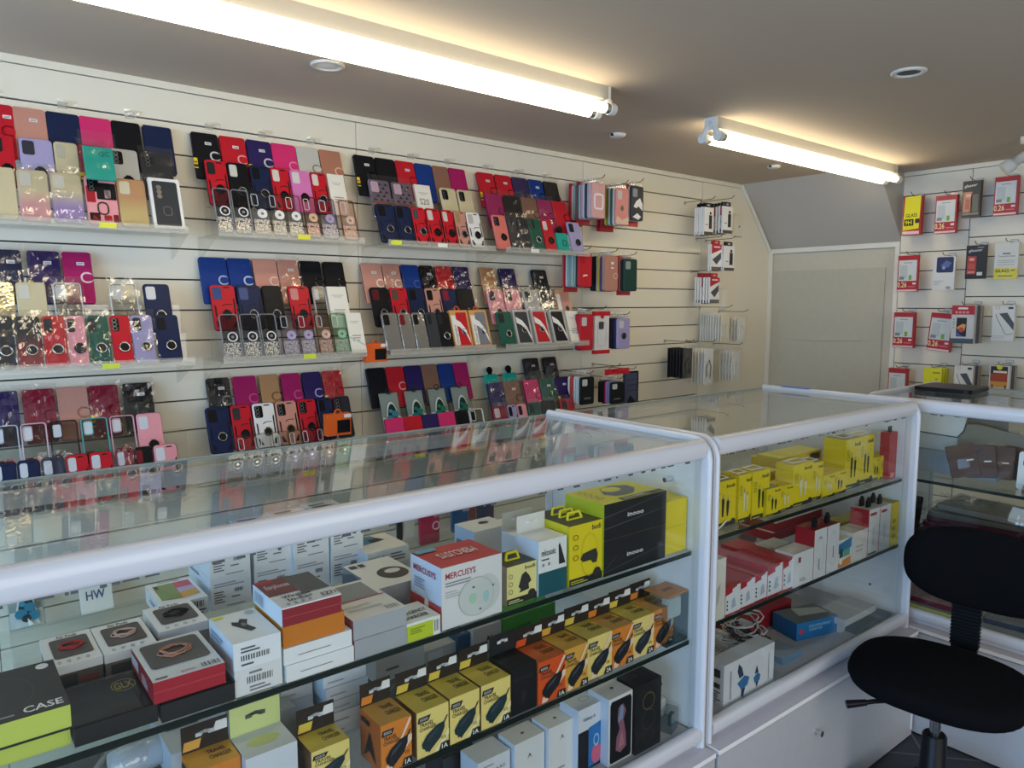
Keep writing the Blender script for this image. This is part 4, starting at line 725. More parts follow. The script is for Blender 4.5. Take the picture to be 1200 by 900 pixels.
def p026(t, w, h, d):
    mb = MB(); mb.box(0, w, 0, d, 0, h, RED); mb.build('carton', t)
    mb = MB(); mb.box(w*.05, w*.93, -.0006, 0, h*.3, h*.87, M('#cfd3d0', 'card')); mb.box(w*.12, w*.48, -.001, -.0006, h*.38, h*.74, M('#bcc2c0', 'card')); mb.box(w*.1, w*.34, -.0012, -.001, h*.34, h*.42, M('#7f8583', 'card'))
    mb.box(w*.56, w*.7, -.0012, -.0006, h*.33, h*.46, M('#6fae3c', 'card')); mb.box(w*.02, w*.98, -.0006, 0, .002, h*.06, M('#e9c9c6', 'card')); mb.box(w*.3, w*.7, -.0009, -.0006, h*.79, h*.81, M('#8d9290', 'card')); mb.build('window_card', t)
    mb = MB(); mb.text('0.26', (w*.02, -.001, h*.12), (w*.46, 0, 0), (0, 0, h*.15), M('#f0d9a8', 'card')); mb.box(w*.76, w*.92, -.0008, 0, h*.2, h*.25, M('#f0dada', 'card')); mb.box(w*.54, w*.9, -.0008, 0, h*.13, h*.15, M('#d98a88', 'card')); mb.build('lettering', t)
def p9h(t, w, h, d):
    mb = MB(); mb.box(0, w, 0, d, 0, h, RED); mb.box(w*.03, w*.92, -.0006, 0, h*.02, h*.1, M('#e9c9c6', 'card')); mb.build('carton', t)
    mb = MB(); mb.prism([(w*.06, h*.12), (w*.9, h*.16), (w*.96, h*1.0), (w*.12, h*.99)][::-1], -.004, -.001, M('yellow', 'card')); mb.build('insert_card', t)
    mb = MB(); k = M('#17171a', 'card'); mb.text('GLASS', (w*.2, -.0046, h*.46), (w*.6, 0, 0), (0, 0, h*.09), k); mb.box(w*.12, w*.62, -.0046, -.004, h*.24, h*.41, k); mb.text('9H', (w*.17, -.0052, h*.27), (w*.36, 0, 0), (0, 0, h*.11), M('yellow', 'card')); mb.box(w*.7, w*.92, -.0046, -.004, h*.3, h*.41, k); mb.build('lettering', t)
def pbrown(t, w, h, d):
    mb = MB(); mb.box(0, w, 0, d, 0, h, M('#3d3a33', 'card')); mb.box(w*.04, w*.94, -.0006, 0, h*.06, h*.12, M('#8a8478', 'card')); mb.build('carton', t)
    mb = MB(); mb.box(w*.06, w*.56, -.001, 0, h*.14, h*.7, M('#c98a70', 'card')); mb.box(w*.2, w*.5, -.0013, -.001, h*.56, h*.64, M('#e9b9a2', 'card')); mb.box(w*.2, w*.46, -.0013, -.001, h*.22, h*.5, M('#b56a52', 'card')); mb.box(w*.5, w*.9, -.001, 0, h*.14, h*.62, M('#6d6a5e', 'card')); mb.build('window_card', t)
    mb = MB(); mb.text('glasser', (w*.1, -.001, h*.8), (w*.7, 0, .004), (0, 0, h*.1), M('#e6e2d8', 'card')); mb.build('lettering', t)
def pblack(t, w, h, d):
    mb = MB(); mb.box(0, w, 0, d, 0, h, M('#1b1b20', 'card')); mb.build('carton', t)
    mb = MB(); mb.plate(w*.44, h*.54, .004, .0008, M('#a8392e', 'card'), w*.3, h*.14, -.0008); mb.box(w*.18, w*.42, -.0012, -.0008, h*.54, h*.62, M('#e9a090', 'card')); mb.box(w*.14, w*.46, -.0012, -.0008, h*.3, h*.46, M('#c0503f', 'card')); mb.box(w*.12, w*.46, -.0012, -.0008, h*.17, h*.23, M('#d9857a', 'card')); mb.box(w*.58, w*.84, -.0012, 0, h*.1, h*.2, M('#d9d8d2', 'card')); mb.build('window_card', t)
    mb = MB(); mb.text('glasser', (w*.12, -.001, h*.78), (w*.68, 0, .003), (0, 0, h*.1), M('#c9c9d0', 'card')); mb.box(w*.55, w*.85, -.001, 0, h*.92, h*.945, M('#9a9aa0', 'card')); mb.build('lettering', t)
def pnavy(t, w, h, d):
    mb = MB(); mb.box(0, w, 0, d, 0, h, M('#dddbd6', 'card')); mb.build('carton', t)
    mb = MB(); mb.plate(w*.76, h*.46, .008, .0008, M('#27305a', 'card'), w*.55, h*.52, -.0008); mb.prism([(w*.35, h*.72), (w*.6, h*.88), (w*.85, h*.8), (w*.7, h*.66)][::-1], -.0012, -.0008, M('#5a6a9a', 'card')); mb.disc(w*.5, h*.66, .008, -.0013, .0005, M('#8fa0c8', 'card'), 10); mb.build('picture_print', t)
    mb = MB(); g = M('#9a9a9a', 'card'); [mb.box(w*.06, w*(.5-.1*i), -.0006, 0, h*(.26-.05*i), h*(.275-.05*i), g) for i in range(3)]; mb.disc(w*.74, h*.07, .008, -.0006, .0006, g, 12, 1.5); mb.build('lettering', t)
def pglass(t, w, h, d):
    mb = MB(); mb.box(0, w, 0, d, 0, h, M('#dedcd2', 'card')); mb.box(0, w, -.0006, 0, 0, h*.3, M('#e3d41e', 'card')); mb.build('carton', t)
    mb = MB(); k = M('#2a2a26', 'card'); mb.text('GLASS', (w*.06, -.0012, h*.18), (w*.6, 0, 0), (0, 0, h*.09), k); mb.box(w*.72, w*.9, -.0012, -.0006, h*.22, h*.25, k); mb.text('Tempered Glass', (w*.14, -.0008, h*.6), (w*.74, 0, 0), (0, 0, h*.05), M('#6a6a64', 'card')); mb.text('Brother', (w*.32, -.0008, h*.68), (w*.34, 0, 0), (0, 0, h*.04), M('#6a6a64', 'card')) if 0 else mb.box(w*.34, w*.66, -.0008, 0, h*.68, h*.72, M('#77776f', 'card')); [mb.box(w*.14, w*.86, -.0008, 0, h*z, h*(z+.015), M('#a5a59c', 'card')) for z in (.5, .45, .38)]; mb.box(w*.2, w*.8, -.0012, -.0006, h*.06, h*.1, M('#8f8620', 'card')); mb.build('lettering', t)
    mb = MB(); mb.sheet(w+.006, h*1.02, -.003, M('#fdfdfd', 'clear'), .0012, 3, 4, w/2, 0, 5); mb.build('clear_sleeve', t)
def pcolor(t, w, h, d):
    mb = MB(); mb.box(0, w, 0, d, 0, h, M('#c9c6c2', 'card')); mb.box(0, w, -.0006, 0, h*.76, h, RED); mb.box(0, w, -.0006, 0, 0, h*.13, M('#3f4f58', 'card')); mb.build('carton', t)
    mb = MB(); mb.box(w*.24, w*.68, -.0012, 0, h*.18, h*.68, M('#15151b', 'card')); mb.prism([(w*.26, h*.42), (w*.5, h*.52), (w*.66, h*.5), (w*.6, h*.34), (w*.4, h*.3)][::-1], -.0016, -.0012, M('#d99a4a', 'card')); mb.disc(w*.46, h*.36, w*.12, -.0018, .0005, M('#c0453a', 'card'), 12); mb.prism([(w*.24, h*.18), (w*.24, h*.32), (w*.5, h*.2), (w*.6, h*.18)], -.0017, -.0012, M('#3a5a9a', 'card')); mb.build('picture_print', t)
    mb = MB(); mb.box(w*.28, w*.7, -.001, 0, h*.9, h*.95, WH); [mb.box(w*(.16+.16*i), w*(.27+.16*i), -.001, 0, h*.79, h*.85, M('#e08a88', 'card')) for i in range(4)]; [mb.box(w*.08, w*.14, -.0006, 0, h*z, h*(z+.03), M('#77777a', 'card')) for z in (.62, .55, .48, .4)]; mb.build('lettering', t)
def pphone(t, w, h, d):
    mb = MB(); mb.box(0, w, 0, d, 0, h, M('#e0ddd4', 'card')); mb.build('carton', t)
    mb = MB(); mb.prism([(w*.3, h*.77), (w*.66, h*.8), (w*.99, h*.5), (w*.99, h*.3)][::-1], -.001, 0, M('#4c4e52', 'card')); mb.tube([(w*.14, -.001, h*.76), (w*.2, -.001, h*.66), (w*.62, -.001, h*.2), (w*.7, -.001, h*.18), (w*.98, -.001, h*.21)], .0012, M('#55565a', 'card'), 5); mb.build('phone_print', t)
    mb = MB(); mb.box(w*.7, w*.92, -.0006, 0, h*.9, h*.96, M('#3a3a3c', 'card')); mb.frame(w*.18, h*.07, .002, .0015, .0006, M('#b58a70', 'card'), w*.22, h*.9, -.0006); [mb.box(w*.08, w*.6, -.0006, 0, h*z, h*(z+.02), M('#c3c0b8', 'card')) for z in (.12, .07)]; mb.build('lettering', t)
def pyel(t, w, h, d):
    mb = MB(); mb.box(0, w, 0, d, 0, h, M('yellow', 'card')); mb.build('carton', t)
    mb = MB(); mb.disc(w*.3, h*.5, w*.24, -.0008, .0008, M('#f0ea5a', 'card'), 16); mb.disc(w*.72, h*.7, w*.07, -.0008, .0008, M('#b9ad1e', 'card'), 10); mb.box(w*.5, w*.9, -.0008, 0, h*.86, h*.9, M('#9a8f1a', 'card')); mb.build('lettering', t)
def porange(t, w, h, d):
    mb = MB(); mb.box(0, w, 0, d, 0, h, M('#ded9d0', 'card')); mb.build('carton', t)
    mb = MB(); mb.box(w*.06, w*.9, -.0008, 0, h*.78, h*.98, M('#241a16', 'card')); mb.box(w*.06, w*.9, -.0008, 0, h*.5, h*.78, M('#a8421e', 'card')); mb.box(w*.06, w*.9, -.001, 0, h*.4, h*.56, M('#cf9a3c', 'card')); [mb.box(w*x, w*(x+.08), -.0014, 0, h*.3, h*.48, M('#6a4a22', 'card')) for x in (.14, .78)]; mb.build('picture_print', t)
    mb = MB(); mb.disc(w*.5, h*.96, w*.14, -.002, .002, M('yellow', 'card'), 14); mb.text('COVER', (w*.25, -.0014, h*.82), (w*.5, 0, 0), (0, 0, h*.06), M('#e9c9a0', 'card')) if 0 else mb.box(w*.2, w*.86, -.0014, -.0008, h*.8, h*.86, M('#e9d9c0', 'card')); mb.build('lettering', t)
wallpack(1059, 231, 1081, 276, 'yellow and red glass pack, top row next to the soffit', p9h)
wallpack(1097, 230, 1122, 274, 'red pack with 0.26 in the top row, between yellow and black packs', p026)
wallpack(1129, 213, 1150, 255, 'dark brown glass pack with a salmon panel, top row', pbrown)
wallpack(1166.5, 208, 1194, 253, 'red pack with 0.26, top row under the spotlight', p026)
wallpack(1053, 300, 1077, 342, 'red pack with 0.26 in the second row, next to the recess', p026, depth=.014)
wallpack(1094, 301, 1120, 340, 'white pack with navy picture, second row', pnavy, depth=.014)
wallpack(1133, 288, 1157, 327, 'black pack with a red panel, second row', pblack, depth=.014)
wallpack(1167, 285, 1194.5, 327, 'white pack with yellow band reading GLASS, second row', pglass, depth=.012)
wallpack(1048, 366, 1072, 407, 'red pack with 0.26 in the third row, next to the recess', p026, depth=.03)
wallpack(1088, 366, 1115, 410, 'tilted red pack with 0.26 in the third row', p026, yaw=.08)
wallpack(1116, 358, 1143, 402, 'grey and red pack with a colourful phone picture, third row', pcolor, X=4.05, depth=.03, extra=2, ex='grey')
wallpack(1164, 358, 1190, 399, 'white pack with a slanted grey phone picture, third row', pphone)
wallpack(1041.5, 431, 1063, 473, 'red and white pack in the lowest row, next to the recess', p026)
wallpack(1083, 431, 1104, 473, 'plain yellow pack in the lowest row', pyel, X=4.1, depth=.02, extra=2, ex='yellow')
wallpack(1119, 428, 1141, 470, 'white pack with a slanted phone in the lowest row', pphone, X=4.08, depth=.025, extra=2, ex='brown')
wallpack(1160, 428, 1184, 470, 'white pack with an orange picture in the lowest row', porange, X=4.1, depth=.025, extra=2, ex='dark')
# ---------------------------------------------------------------- glass display counters
CW = M('#d3d4d7', 'gloss'); GLASS = M('#fcfefd', 'glass'); EDGE = M('#16211e', 'plastic'); PANEL = M('#e4e6e8', 'plastic')
HT, ZS1, ZS2, ZD = 1.136, .868, .648, .425
def counter(label, loc, rz, Wd, D, shelves=(ZS1, ZS2), plinth=True, tape=False, pl_out=.035):
    t = thing('display_counter', label, 'counter', loc, (0, 0, rz))
    z0 = -loc[2]
    B = lambda name, f, lab=None: (lambda mb: (f(mb), mb.build(name, t, None, lab))[1])(MB())
    B('base_cabinet', lambda mb: (mb.box(.004, Wd-.004, .012, D-.01, FL, ZD-.004, CW), mb.box(.022, Wd-.022, .03, D-.02, ZD-.004, ZD, M('#a9aaad', 'plastic'))))
    if plinth:
        B('drawer_front', lambda mb: (mb.box(.002, Wd-.002, -pl_out, .012, FL+.004, .372, M('#b9babc', 'plastic')), mb.box(.002, Wd-.002, -pl_out-.003, .012, .376, .388, M('#f4f3f0', 'plastic'), None, M('#c9c6cb', 'plastic'))))  # grey front face: its shade is put into the board colour
        B('drawer_knob', lambda mb: mb.lathe([(.004, 0), (.004, -.012), (.009, -.016), (.01, -.022), (.006, -.026), (.001, -.027)], M('#d8d8d6', 'chrome'), (0, 0, 0), 16, 'x') if 0 else mb.tube([(Wd*.42, -pl_out, .27), (Wd*.42, -pl_out-.012, .27), (Wd*.42, -pl_out-.02, .27)], [.004, .005, .009], M('#d8d8d6', 'chrome'), 12))
    # rounded rails along the front
    def rail(mb, zc, ry, rz_, y):
        n = 14; pts = [(y+ry*math.copysign(abs(math.cos(2*pi*i/n))**.6, math.cos(2*pi*i/n)), zc+rz_*math.copysign(abs(math.sin(2*pi*i/n))**.6, math.sin(2*pi*i/n))) for i in range(n)]
        mb.prismX(pts[::-1], .02, Wd-.02, CW, True)
    B('top_rail', lambda mb: rail(mb, HT-.021, .020, .0225, .019))
    B('bottom_rail', lambda mb: rail(mb, ZD-.006, .016, .017, .008))
    def endf(mb, x0, x1):
        r = .045; path = [(0, FL+.36)]+[(r-r*math.cos(a), HT-r+r*math.sin(a)) for a in [pi/2*i/6 for i in range(7)]]+[(D, HT)]
        path = [(0, .388)]+path[1:]
        inner = [(.03, .388)]+[(r-(r-.03)*math.cos(a), HT-r+(r-.022)*math.sin(a)) for a in [pi/2*i/6 for i in range(7)]]+[(D, HT-.022)]
        poly = path+inner[::-1]
        k = len(path)
        for i in range(k-1):
            q = [path[i], path[i+1], inner[i+1], inner[i]]
            mb.prismX(q[::-1], x0, x1, CW)
        # raised outer bead
        mb.tube([(x0+(x1-x0)*.5, y-.001 if j < 2 else y, z+.001) for j, (y, z) in enumerate(path)], .0075, CW, 8)
        mb.box(x0, x1, D-.03, D, FL, HT-.022, CW)
    B('end_frame', lambda mb: endf(mb, 0, .02)); B('end_frame', lambda mb: endf(mb, Wd-.02, Wd))
    for x in (.007, Wd-.017):
        def ep(mb):
            mb.box(x, x+.010, .03, D-.03, ZD, HT-.022, PANEL)
            for (y, z) in ((.12, .5), (.4, .56), (.1, .62)): mb.tube([(x-.0005 if x > .1 else x+.0095, y, z), (x+.002 if x > .1 else x+.0115, y, z)], .004, M('#3a3c3e', 'plastic'), 8)
        B('end_panel', ep)
        def pegs(mb):
            for z in shelves:
                for y in (.08, D-.1): mb.tube([((x if x > .1 else x+.010), y, z-.008), ((x-.018) if x > .1 else x+.028, y, z-.008)], .0045, M('#d8dde0', 'chrome'), 10)
            if x > .1: mb.tube([(x, .1, 1.03), (x-.03, .1, 1.03)], .006, M('#d8dde0', 'chrome'), 10)
        B('shelf_peg', pegs)
    B('top_glass', lambda mb: mb.box(.02, Wd-.02, .03, D-.004, HT-.012, HT-.005, GLASS))
    B('front_glass', lambda mb: mb.box(.024, Wd-.024, .012, .017, ZD+.008, HT-.04, GLASS))
    B('sliding_glass', lambda mb: (mb.box(.024, Wd*.52, D-.018, D-.013, ZD, HT-.03, GLASS), mb.box(Wd*.48, Wd-.024, D-.010, D-.005, ZD, HT-.03, GLASS)))
    B('back_track', lambda mb: (mb.box(.024, Wd-.024, D-.024, D, ZD-.002, ZD+.012, M('#2b2d2f', 'plastic')), ))
    B('top_track', lambda mb: mb.box(.024, Wd-.024, D-.024, D-.001, HT-.052, HT-.022, M('#b9babb', 'plastic')))
    B('rear_glass_edge', lambda mb: mb.box(.024, Wd-.024, D-.0035, D-.001, HT-.014, HT-.003, M('#9aa5a0', 'plastic')))
    RS = random.Random(int(Wd*1000))
    def seal(mb):
        x = .03
        while x < Wd-.06:
            l = RS.uniform(.004, .022)
            if RS.random() < .55: mb.box(x, x+l, .0108, .0118, HT-.0445-RS.uniform(.001, .0035), HT-.0435, M('#5a5c5e', 'plastic'))
            x += l+RS.uniform(.002, .012)
    B('edge_trim', seal, 'broken dark sealing strip under the top rail')
    for z in shelves:
        B('glass_shelf', lambda mb: mb.box(.019, Wd-.019, .034, D-.03, z-.006, z-.0005, GLASS))
        B('shelf_edge', lambda mb: mb.box(.026, Wd-.026, .0315, .034, z-.009, z+.0005, EDGE), 'dark front edge of the glass shelf')
    return t
PH1, PH2, PH3 = -.022, -.030, -pi/2
J = 1.443
L1 = 1.9
c1o = Vector((J-.009-L1*math.cos(PH1), .995-L1*math.sin(PH1), 0)); c2o = Vector((J, .995, 0)); c3o = Vector((2.552, 1.165, 0))
counter('long glass counter nearest the camera, filled with phone boxes and chargers', c1o, PH1, L1, .56)
t2 = counter('middle glass counter with yellow boxes, next to the office chair', c2o, PH2, 1.062, .56, shelves=(ZS1+.015, ZS2+.016))
counter('glass counter behind the office chair, filled with bagged wallets', c3o, PH3, 1.25, .6, shelves=(ZS1, .655), pl_out=.03)
a = Vector((c2o.x+1.04-.012, c2o.y, 0))
q = onZ(935, 456.5, HT); ly_ = (q-c2o).dot(Vector((-math.sin(PH2), math.cos(PH2), 0))); tx = 1.062-.012; tt = thing('tape_strip', 'strip of blue tape stuck on the end frame of the middle counter', 'tape', (c2o.x+tx*math.cos(PH2)-ly_*math.sin(PH2), c2o.y+tx*math.sin(PH2)+ly_*math.cos(PH2), HT+.0005), (0, 0, PH2))
mb = MB(); mb.box(-.0075, .0075, -.055, .055, .0072, .0092, M('#1f6fc4', 'plastic')); o = mb.build('tape', tt)

# ---------------------------------------------------------------- printed cartons
def face(w, d, h, f):
    return {'front': (Vector((0, 0, 0)), Vector((w, 0, 0)), Vector((0, 0, h)), Vector((0, -1, 0))), 'top': (Vector((0, 0, h)), Vector((w, 0, 0)), Vector((0, d, 0)), Vector((0, 0, 1))),
            'left': (Vector((0, d, 0)), Vector((0, -d, 0)), Vector((0, 0, h)), Vector((-1, 0, 0))), 'right': (Vector((w, 0, 0)), Vector((0, d, 0)), Vector((0, 0, h)), Vector((1, 0, 0)))}[f]
def decals(mb, w, d, h, ds):
    k = 0
    for dd in ds:
        f, kind, *a = dd; o, r, u, n = face(w, d, h, f); k += 1; off = n*(.0003+.00012*k)
        P = lambda x, y: o+r*x+u*y+off
        m = lambda c: M(c, 'card')
        if kind == 'r': mb.quad(P(a[0], a[1]), P(a[2], a[1]), P(a[2], a[3]), P(a[0], a[3]), m(a[4]))
        elif kind == 't': mb.text(a[5], P(a[0], a[1]), r*(a[2]-a[0]), u*(a[3]-a[1]), m(a[4]))
        elif kind == 'tr': mb.text(a[5], P(a[2], a[3]), r*(a[0]-a[2]), u*(a[1]-a[3]), m(a[4]))
        elif kind == 'tv': mb.text(a[5], P(a[2], a[1]), u*(a[3]-a[1]), r*(a[0]-a[2]), m(a[4]))
        elif kind == 'e': mb.add([P(a[0]+a[2]*math.cos(2*pi*i/20), a[1]+a[3]*math.sin(2*pi*i/20)) for i in range(20)], [tuple(range(20))], m(a[4]))
        elif kind == 'o':
            v = [P(a[0]+q*a[2]*math.cos(2*pi*i/20), a[1]+q*a[3]*math.sin(2*pi*i/20)) for q in (1, 1-a[4]) for i in range(20)]
            mb.add(v, [(i, (i+1) % 20, 20+(i+1) % 20, 20+i) for i in range(20)], m(a[5]))
        elif kind == 'p': mb.add([P(x, y) for x, y in a[0]], [tuple(range(len(a[0])))], m(a[1]))
        elif kind == 'b':
            R = random.Random(k*7); nl = a[5]
            for i in range(nl):
                y0 = a[1]+(a[3]-a[1])*(nl-1-i)/nl; y1 = y0+(a[3]-a[1])/nl*.5; x1 = a[0]+(a[2]-a[0])*R.uniform(.6, 1)
                mb.quad(P(a[0], y0), P(x1, y0), P(x1, y1), P(a[0], y1), m(a[4]))
        elif kind == 'q':
            R = random.Random(k*5); x = a[0]
            while x < a[2]:
                ww = R.uniform(.004, .014)*a[5] if len(a) > 5 else R.uniform(.01, .03); mb.quad(P(x, a[1]), P(min(x+ww, a[2]), a[1]), P(min(x+ww, a[2]), a[3]), P(x, a[3]), m(a[4])); x += ww*2
SH = {1: (c1o, PH1, L1), 2: (c2o, PH2, 1.062), 3: (c3o, PH3, 1.25)}
def tolocal(p, o, ph): d = p-o; return d.x*math.cos(ph)+d.y*math.sin(ph), -d.x*math.sin(ph)+d.y*math.cos(ph)
def toworld(lx, ly, o, ph): return o.x+lx*math.cos(ph)-ly*math.sin(ph), o.y+lx*math.sin(ph)+ly*math.cos(ph)
def carton(cnt, z, bl, br, tl, depth, name, label, cat='carton', front='white', top=None, left=None, right=None, ds=(), tab=None, ang=0.0, group=None, hmul=1, minly=.036, hook_=None, h=None):
    """box whose front bottom corners are seen at bl and br, standing on height z inside counter cnt"""
    o, ph, Wd = SH[cnt]
    if cnt == 2 and z > .6: z += .0155
    A = onZ(*bl, z); Bp = onZ(*br, z); la = tolocal(A, o, ph); lb = tolocal(Bp, o, ph)
    ly = max(la[1], minly); lx0 = la[0]*1.0; w = lb[0]-la[0]
    if la[1] < minly:  # keep clear of the front glass: meet the plane just behind it instead
        q = []
        for p in (bl, br):
            d = ray(*p); dl = (d[0]*math.cos(ph)+d[1]*math.sin(ph), -d[0]*math.sin(ph)+d[1]*math.cos(ph)); c0 = tolocal(Vector((0, 0, 0)), o, ph); q.append(c0[0]+dl[0]*(minly-c0[1])/dl[1])
        lx0 = q[0]; w = q[1]-q[0]
    if lx0+w > Wd-.022: lx0 = Wd-.022-w
    depth = min(depth, .528-ly)
    x, y = toworld(lx0, ly, o, ph)
    if h is None:
        d = ray(*tl); zt = EYE+d[2]*(math.hypot(x, y)/math.hypot(d[0], d[1])); h = max(.008, zt-z)*hmul
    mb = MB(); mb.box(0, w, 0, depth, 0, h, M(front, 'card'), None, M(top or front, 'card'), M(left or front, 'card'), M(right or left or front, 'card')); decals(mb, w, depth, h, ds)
    t = thing(name, label, cat, (x, y, z+.0005), (0, 0, ph+ang), group, mb.mesh(name))
    if tab: hang_tab(t, w, depth, h, *tab)
    if hook_:
        for i in range(hook_[1]):
            mb = MB(); y_ = depth*(.2+.6*(i+.5)/hook_[1]) if hook_[1] > 1 else depth*.4; xx = w*.5
            pts = [(xx-w*.22, y_, h), (xx-w*.17, y_+.003, h+.014), (xx+w*.17, y_+.003, h+.014), (xx+w*.22, y_, h)]
            for p1, p2 in ((0, 1), (1, 2), (2, 3)): mb.tube([pts[p1], pts[p2]], .0028, M(hook_[0], 'plastic'), 6)
            mb.tube([pts[0], pts[3]], .0026, M(hook_[0], 'plastic'), 6)
            mb.build('carry_hook', t)
    t['_dims'] = (w, depth, h)
    return t
def hang_tab(t, w, depth, h, col, th, badge=None, slot='#cfd3d6'):
    mb = MB(); mb.box(0, w, depth-.0015, depth-.0005, h, h+th, M(col, 'card'))
    mb.prism([(w*.3, h+th*.5), (w*.42, h+th*.5), (w*.5, h+th*.7), (w*.58, h+th*.5), (w*.7, h+th*.5), (w*.7, h+th*.64), (w*.3, h+th*.64)], depth-.0021, depth-.0015, M(slot, 'card'))
    if badge:
        mb.prism([(w*.02, h+th*.08), (w*.36, h+th*.08), (w*.42, h+th*.42), (w*.06, h+th*.42)], depth-.0021, depth-.0015, M(badge, 'card')); mb.prism([(w*.66, h+th*.5), (w*.98, h+th*.5), (w*.98, h+th*.86), (w*.74, h+th*.86)], depth-.0021, depth-.0015, M('#e6e4e0', 'card'))
    mb.build('hang_tab', t)
# --- near counter, upper shelf
z1 = ZS1; BX = 'product_carton'
bar = lambda f, u0=.08, u1=.92: [(f, 'b', u0, .2, u0+(u1-u0)*.38, .6, '#707277', 5), (f, 'b', u0, .7, u1, .86, '#a3a5a8', 2), (f, 'q', u0+(u1-u0)*.6, .46, u0+(u1-u0)*.84, .58, '#3a3a3c', 1.2), (f, 'b', u0+(u1-u0)*.5, .3, u1*.9, .38, '#707277', 1), (f, 'b', u0+.3, .06, u1, .12, '#8b8d90', 1)]
def black_case_box():
    for i in range(2):
        t = carton(1, z1+i*.034, (-40, 912), (86, 880), (0, 0), .155, BX, ['lime and black battery case box, lower of the two at the end of the shelf', 'black case box with lime front lying on an identical box'][i], front='#c2cc58', top='#232529', left='#1e1f22', h=.033,
            ds=[('front', 'r', 0, 0, 1, .1, '#1d1e20'), ('top', 'r', 0, 0, 1, 1, '#25272b'), ('top', 'o', .42, .5, .3, .34, .04, '#3b3d42'), ('top', 'e', .86, .9, .07, .06, '#d9dbdc'), ('top', 't', .56, .06, .95, .17, '#e9e9e6', 'CASE'), ('top', 'b', .2, .07, .52, .12, '#9a9c9f', 1)] if i else [('front', 'r', 0, .9, 1, 1, '#1d1e20')])
black_case_box()
for i, (bl, br) in enumerate((((88, 877), (188, 849)), ((190, 848), (279, 824)))):
    t = carton(1, z1, bl, br, (bl[0], bl[1]-22), .12, 'tool_box', ['flat black glossy box with small yellow badge, under the red window box', 'flat black glossy box beside the white car charger boxes'][i], front='#1a1b1d', ds=[('top', 't', .62, .62, .86, .8, '#d9b93a', 'GLX'), ('top', 'o', .74, .71, .16, .16, .08, '#d9b93a')] if i == 0 else [('top', 'e', .5, .5, .2, .2, '#2f3033')], h=.026)
    w, d, h = t['_dims']; mb = MB(); mb.box(-.001, w+.001, -.001, d+.001, h, h+.003, M('#d9dcdc', 'clear')); mb.build('clear_lid', t)
def window_box(t, w, d, h, cord, wu=(.2, .25, .85, .85), face_='top'):
    u0, v0, u1, v1 = wu
    mb = MB(); mb.v = []; mb.plate(w*(u1-u0), d*(v1-v0), min(w, d)*.08, .0006, M('#5d5a58', 'plastic'), w*(u0+u1)/2, 0, 0, 4)
    mb.v = [(x, d*v0+z, h+.0009+y) for x, y, z in mb.v]; mb.build('window', t)
    mb = MB(); cx, cy = w*(u0+u1)/2, d*(v0+v1)/2; R_ = random.Random(int(w*1e5))
    for i in range(3):
        r = min(w, d)*(.2-.03*i); mb.tube([(cx+r*1.2*math.cos(a)+R_.uniform(-.003, .003), cy+r*math.sin(a)+R_.uniform(-.003, .003), h+.003+.001*i) for a in [2*pi*k/16 for k in range(17)]], .0013, M(cord, 'plastic'), 5)
    mb.build('coiled_cable', t)
t = carton(1, z1+.031, (181, 831), (265, 805), (181, 801), .135, BX, 'red box with a clear window showing coiled cable, lying on flat black boxes', front='#a3182a', top='#cfd3d6', left='#8e1526', ds=[('front', 'r', 0, .5, 1, .53, '#c04a58'), ('left', 'r', .02, .3, .35, .8, '#c9ced4'), ('left', 'b', .5, .2, .8, .7, '#c9ced4', 3), ('top', 'b', .05, .04, .3, .1, '#4a4c50', 1), ('top', 'q', .7, .04, .95, .14, '#6a6c70'), ('top', 't', .4, .04, .6, .09, '#a33a40', 'SOYTO')][:6])
window_box(t, *t['_dims'], '#b5806a', (.08, .28, .92, .92))
for i, (bl, br, tl, dep, lab, cord) in enumerate((((59, 795), (122, 780), (58, 785), .12, 'white earphone box with window, nearest the lime and black box', '#a83a3a'), ((123, 779), (186, 764), (122, 769), .12, 'white earphone box with window, behind the red window box', '#c9a9a0'), ((187, 752), (246, 738), (186, 742), .115, 'white earphone box with dark cable, below the green phone box', '#2a2a2c'))):
    e0 = carton(1, z1, (bl[0]+2, bl[1]+22), (br[0]+1, br[1]+21), tl, dep*.9, BX, ['brown-grey', 'grey', 'silver'][i]+' box underneath the %s' % ' '.join(lab.split()[:3])+[' nearest the lime box', ' behind the red box', ' with dark cable'][i], front=['#6a625c', '#77736f', '#8a8886'][i], ds=[('front', 'r', .1, .2, .5, .8, '#4a4542'), ('front', 'r', .55, .3, .9, .6, '#8f4a44')], h=.033)
    zt_ = z1+.0335; A = onZ(*bl, zt_)
    t = carton(1, zt_, bl, br, tl, dep, BX, lab, front='#e3e5e8', ds=[('top', 't', .3, .88, .72, .97, '#4a4c50', 'Air Pods')]+[('top', 'o', .2+.18*k, .1, .035, .04, .4, '#8a8d92') for k in range(4)])
    window_box(t, *t['_dims'], cord, (.14, .22, .9, .84))
t = carton(1, z1+.012, (191, 732), (244, 718), (191, 711), .125, BX, 'white phone box with a green phone picture on its lid', front='#dfe2e6', ds=[('top', 'p', [(.08, .2), (.5, .14), (.56, .86), (.1, .86)], '#7f9460'), ('top', 'p', [(.5, .14), (.92, .2), (.92, .86), (.56, .86)], '#c9556a'), ('top', 'p', [(.52, .14), (.92, .2), (.92, .5), (.54, .5)], '#d0a24a'), ('top', 'p', [(.53, .4), (.92, .44), (.92, .6), (.545, .6)], '#b9a9d0'), ('top', 'r', .12, .7, .2, .82, '#26282a'), ('top', 't', .25, .9, .75, .97, '#77797c', 'Galaxy A04s'), ('front', 'q', .6, .5, .9, .85, '#3a3a3c'), ('front', 'b', .55, .1, .95, .45, '#55575a', 2), ('left', 't', .3, .3, .7, .6, '#5f7fb0', 'Galaxy')])
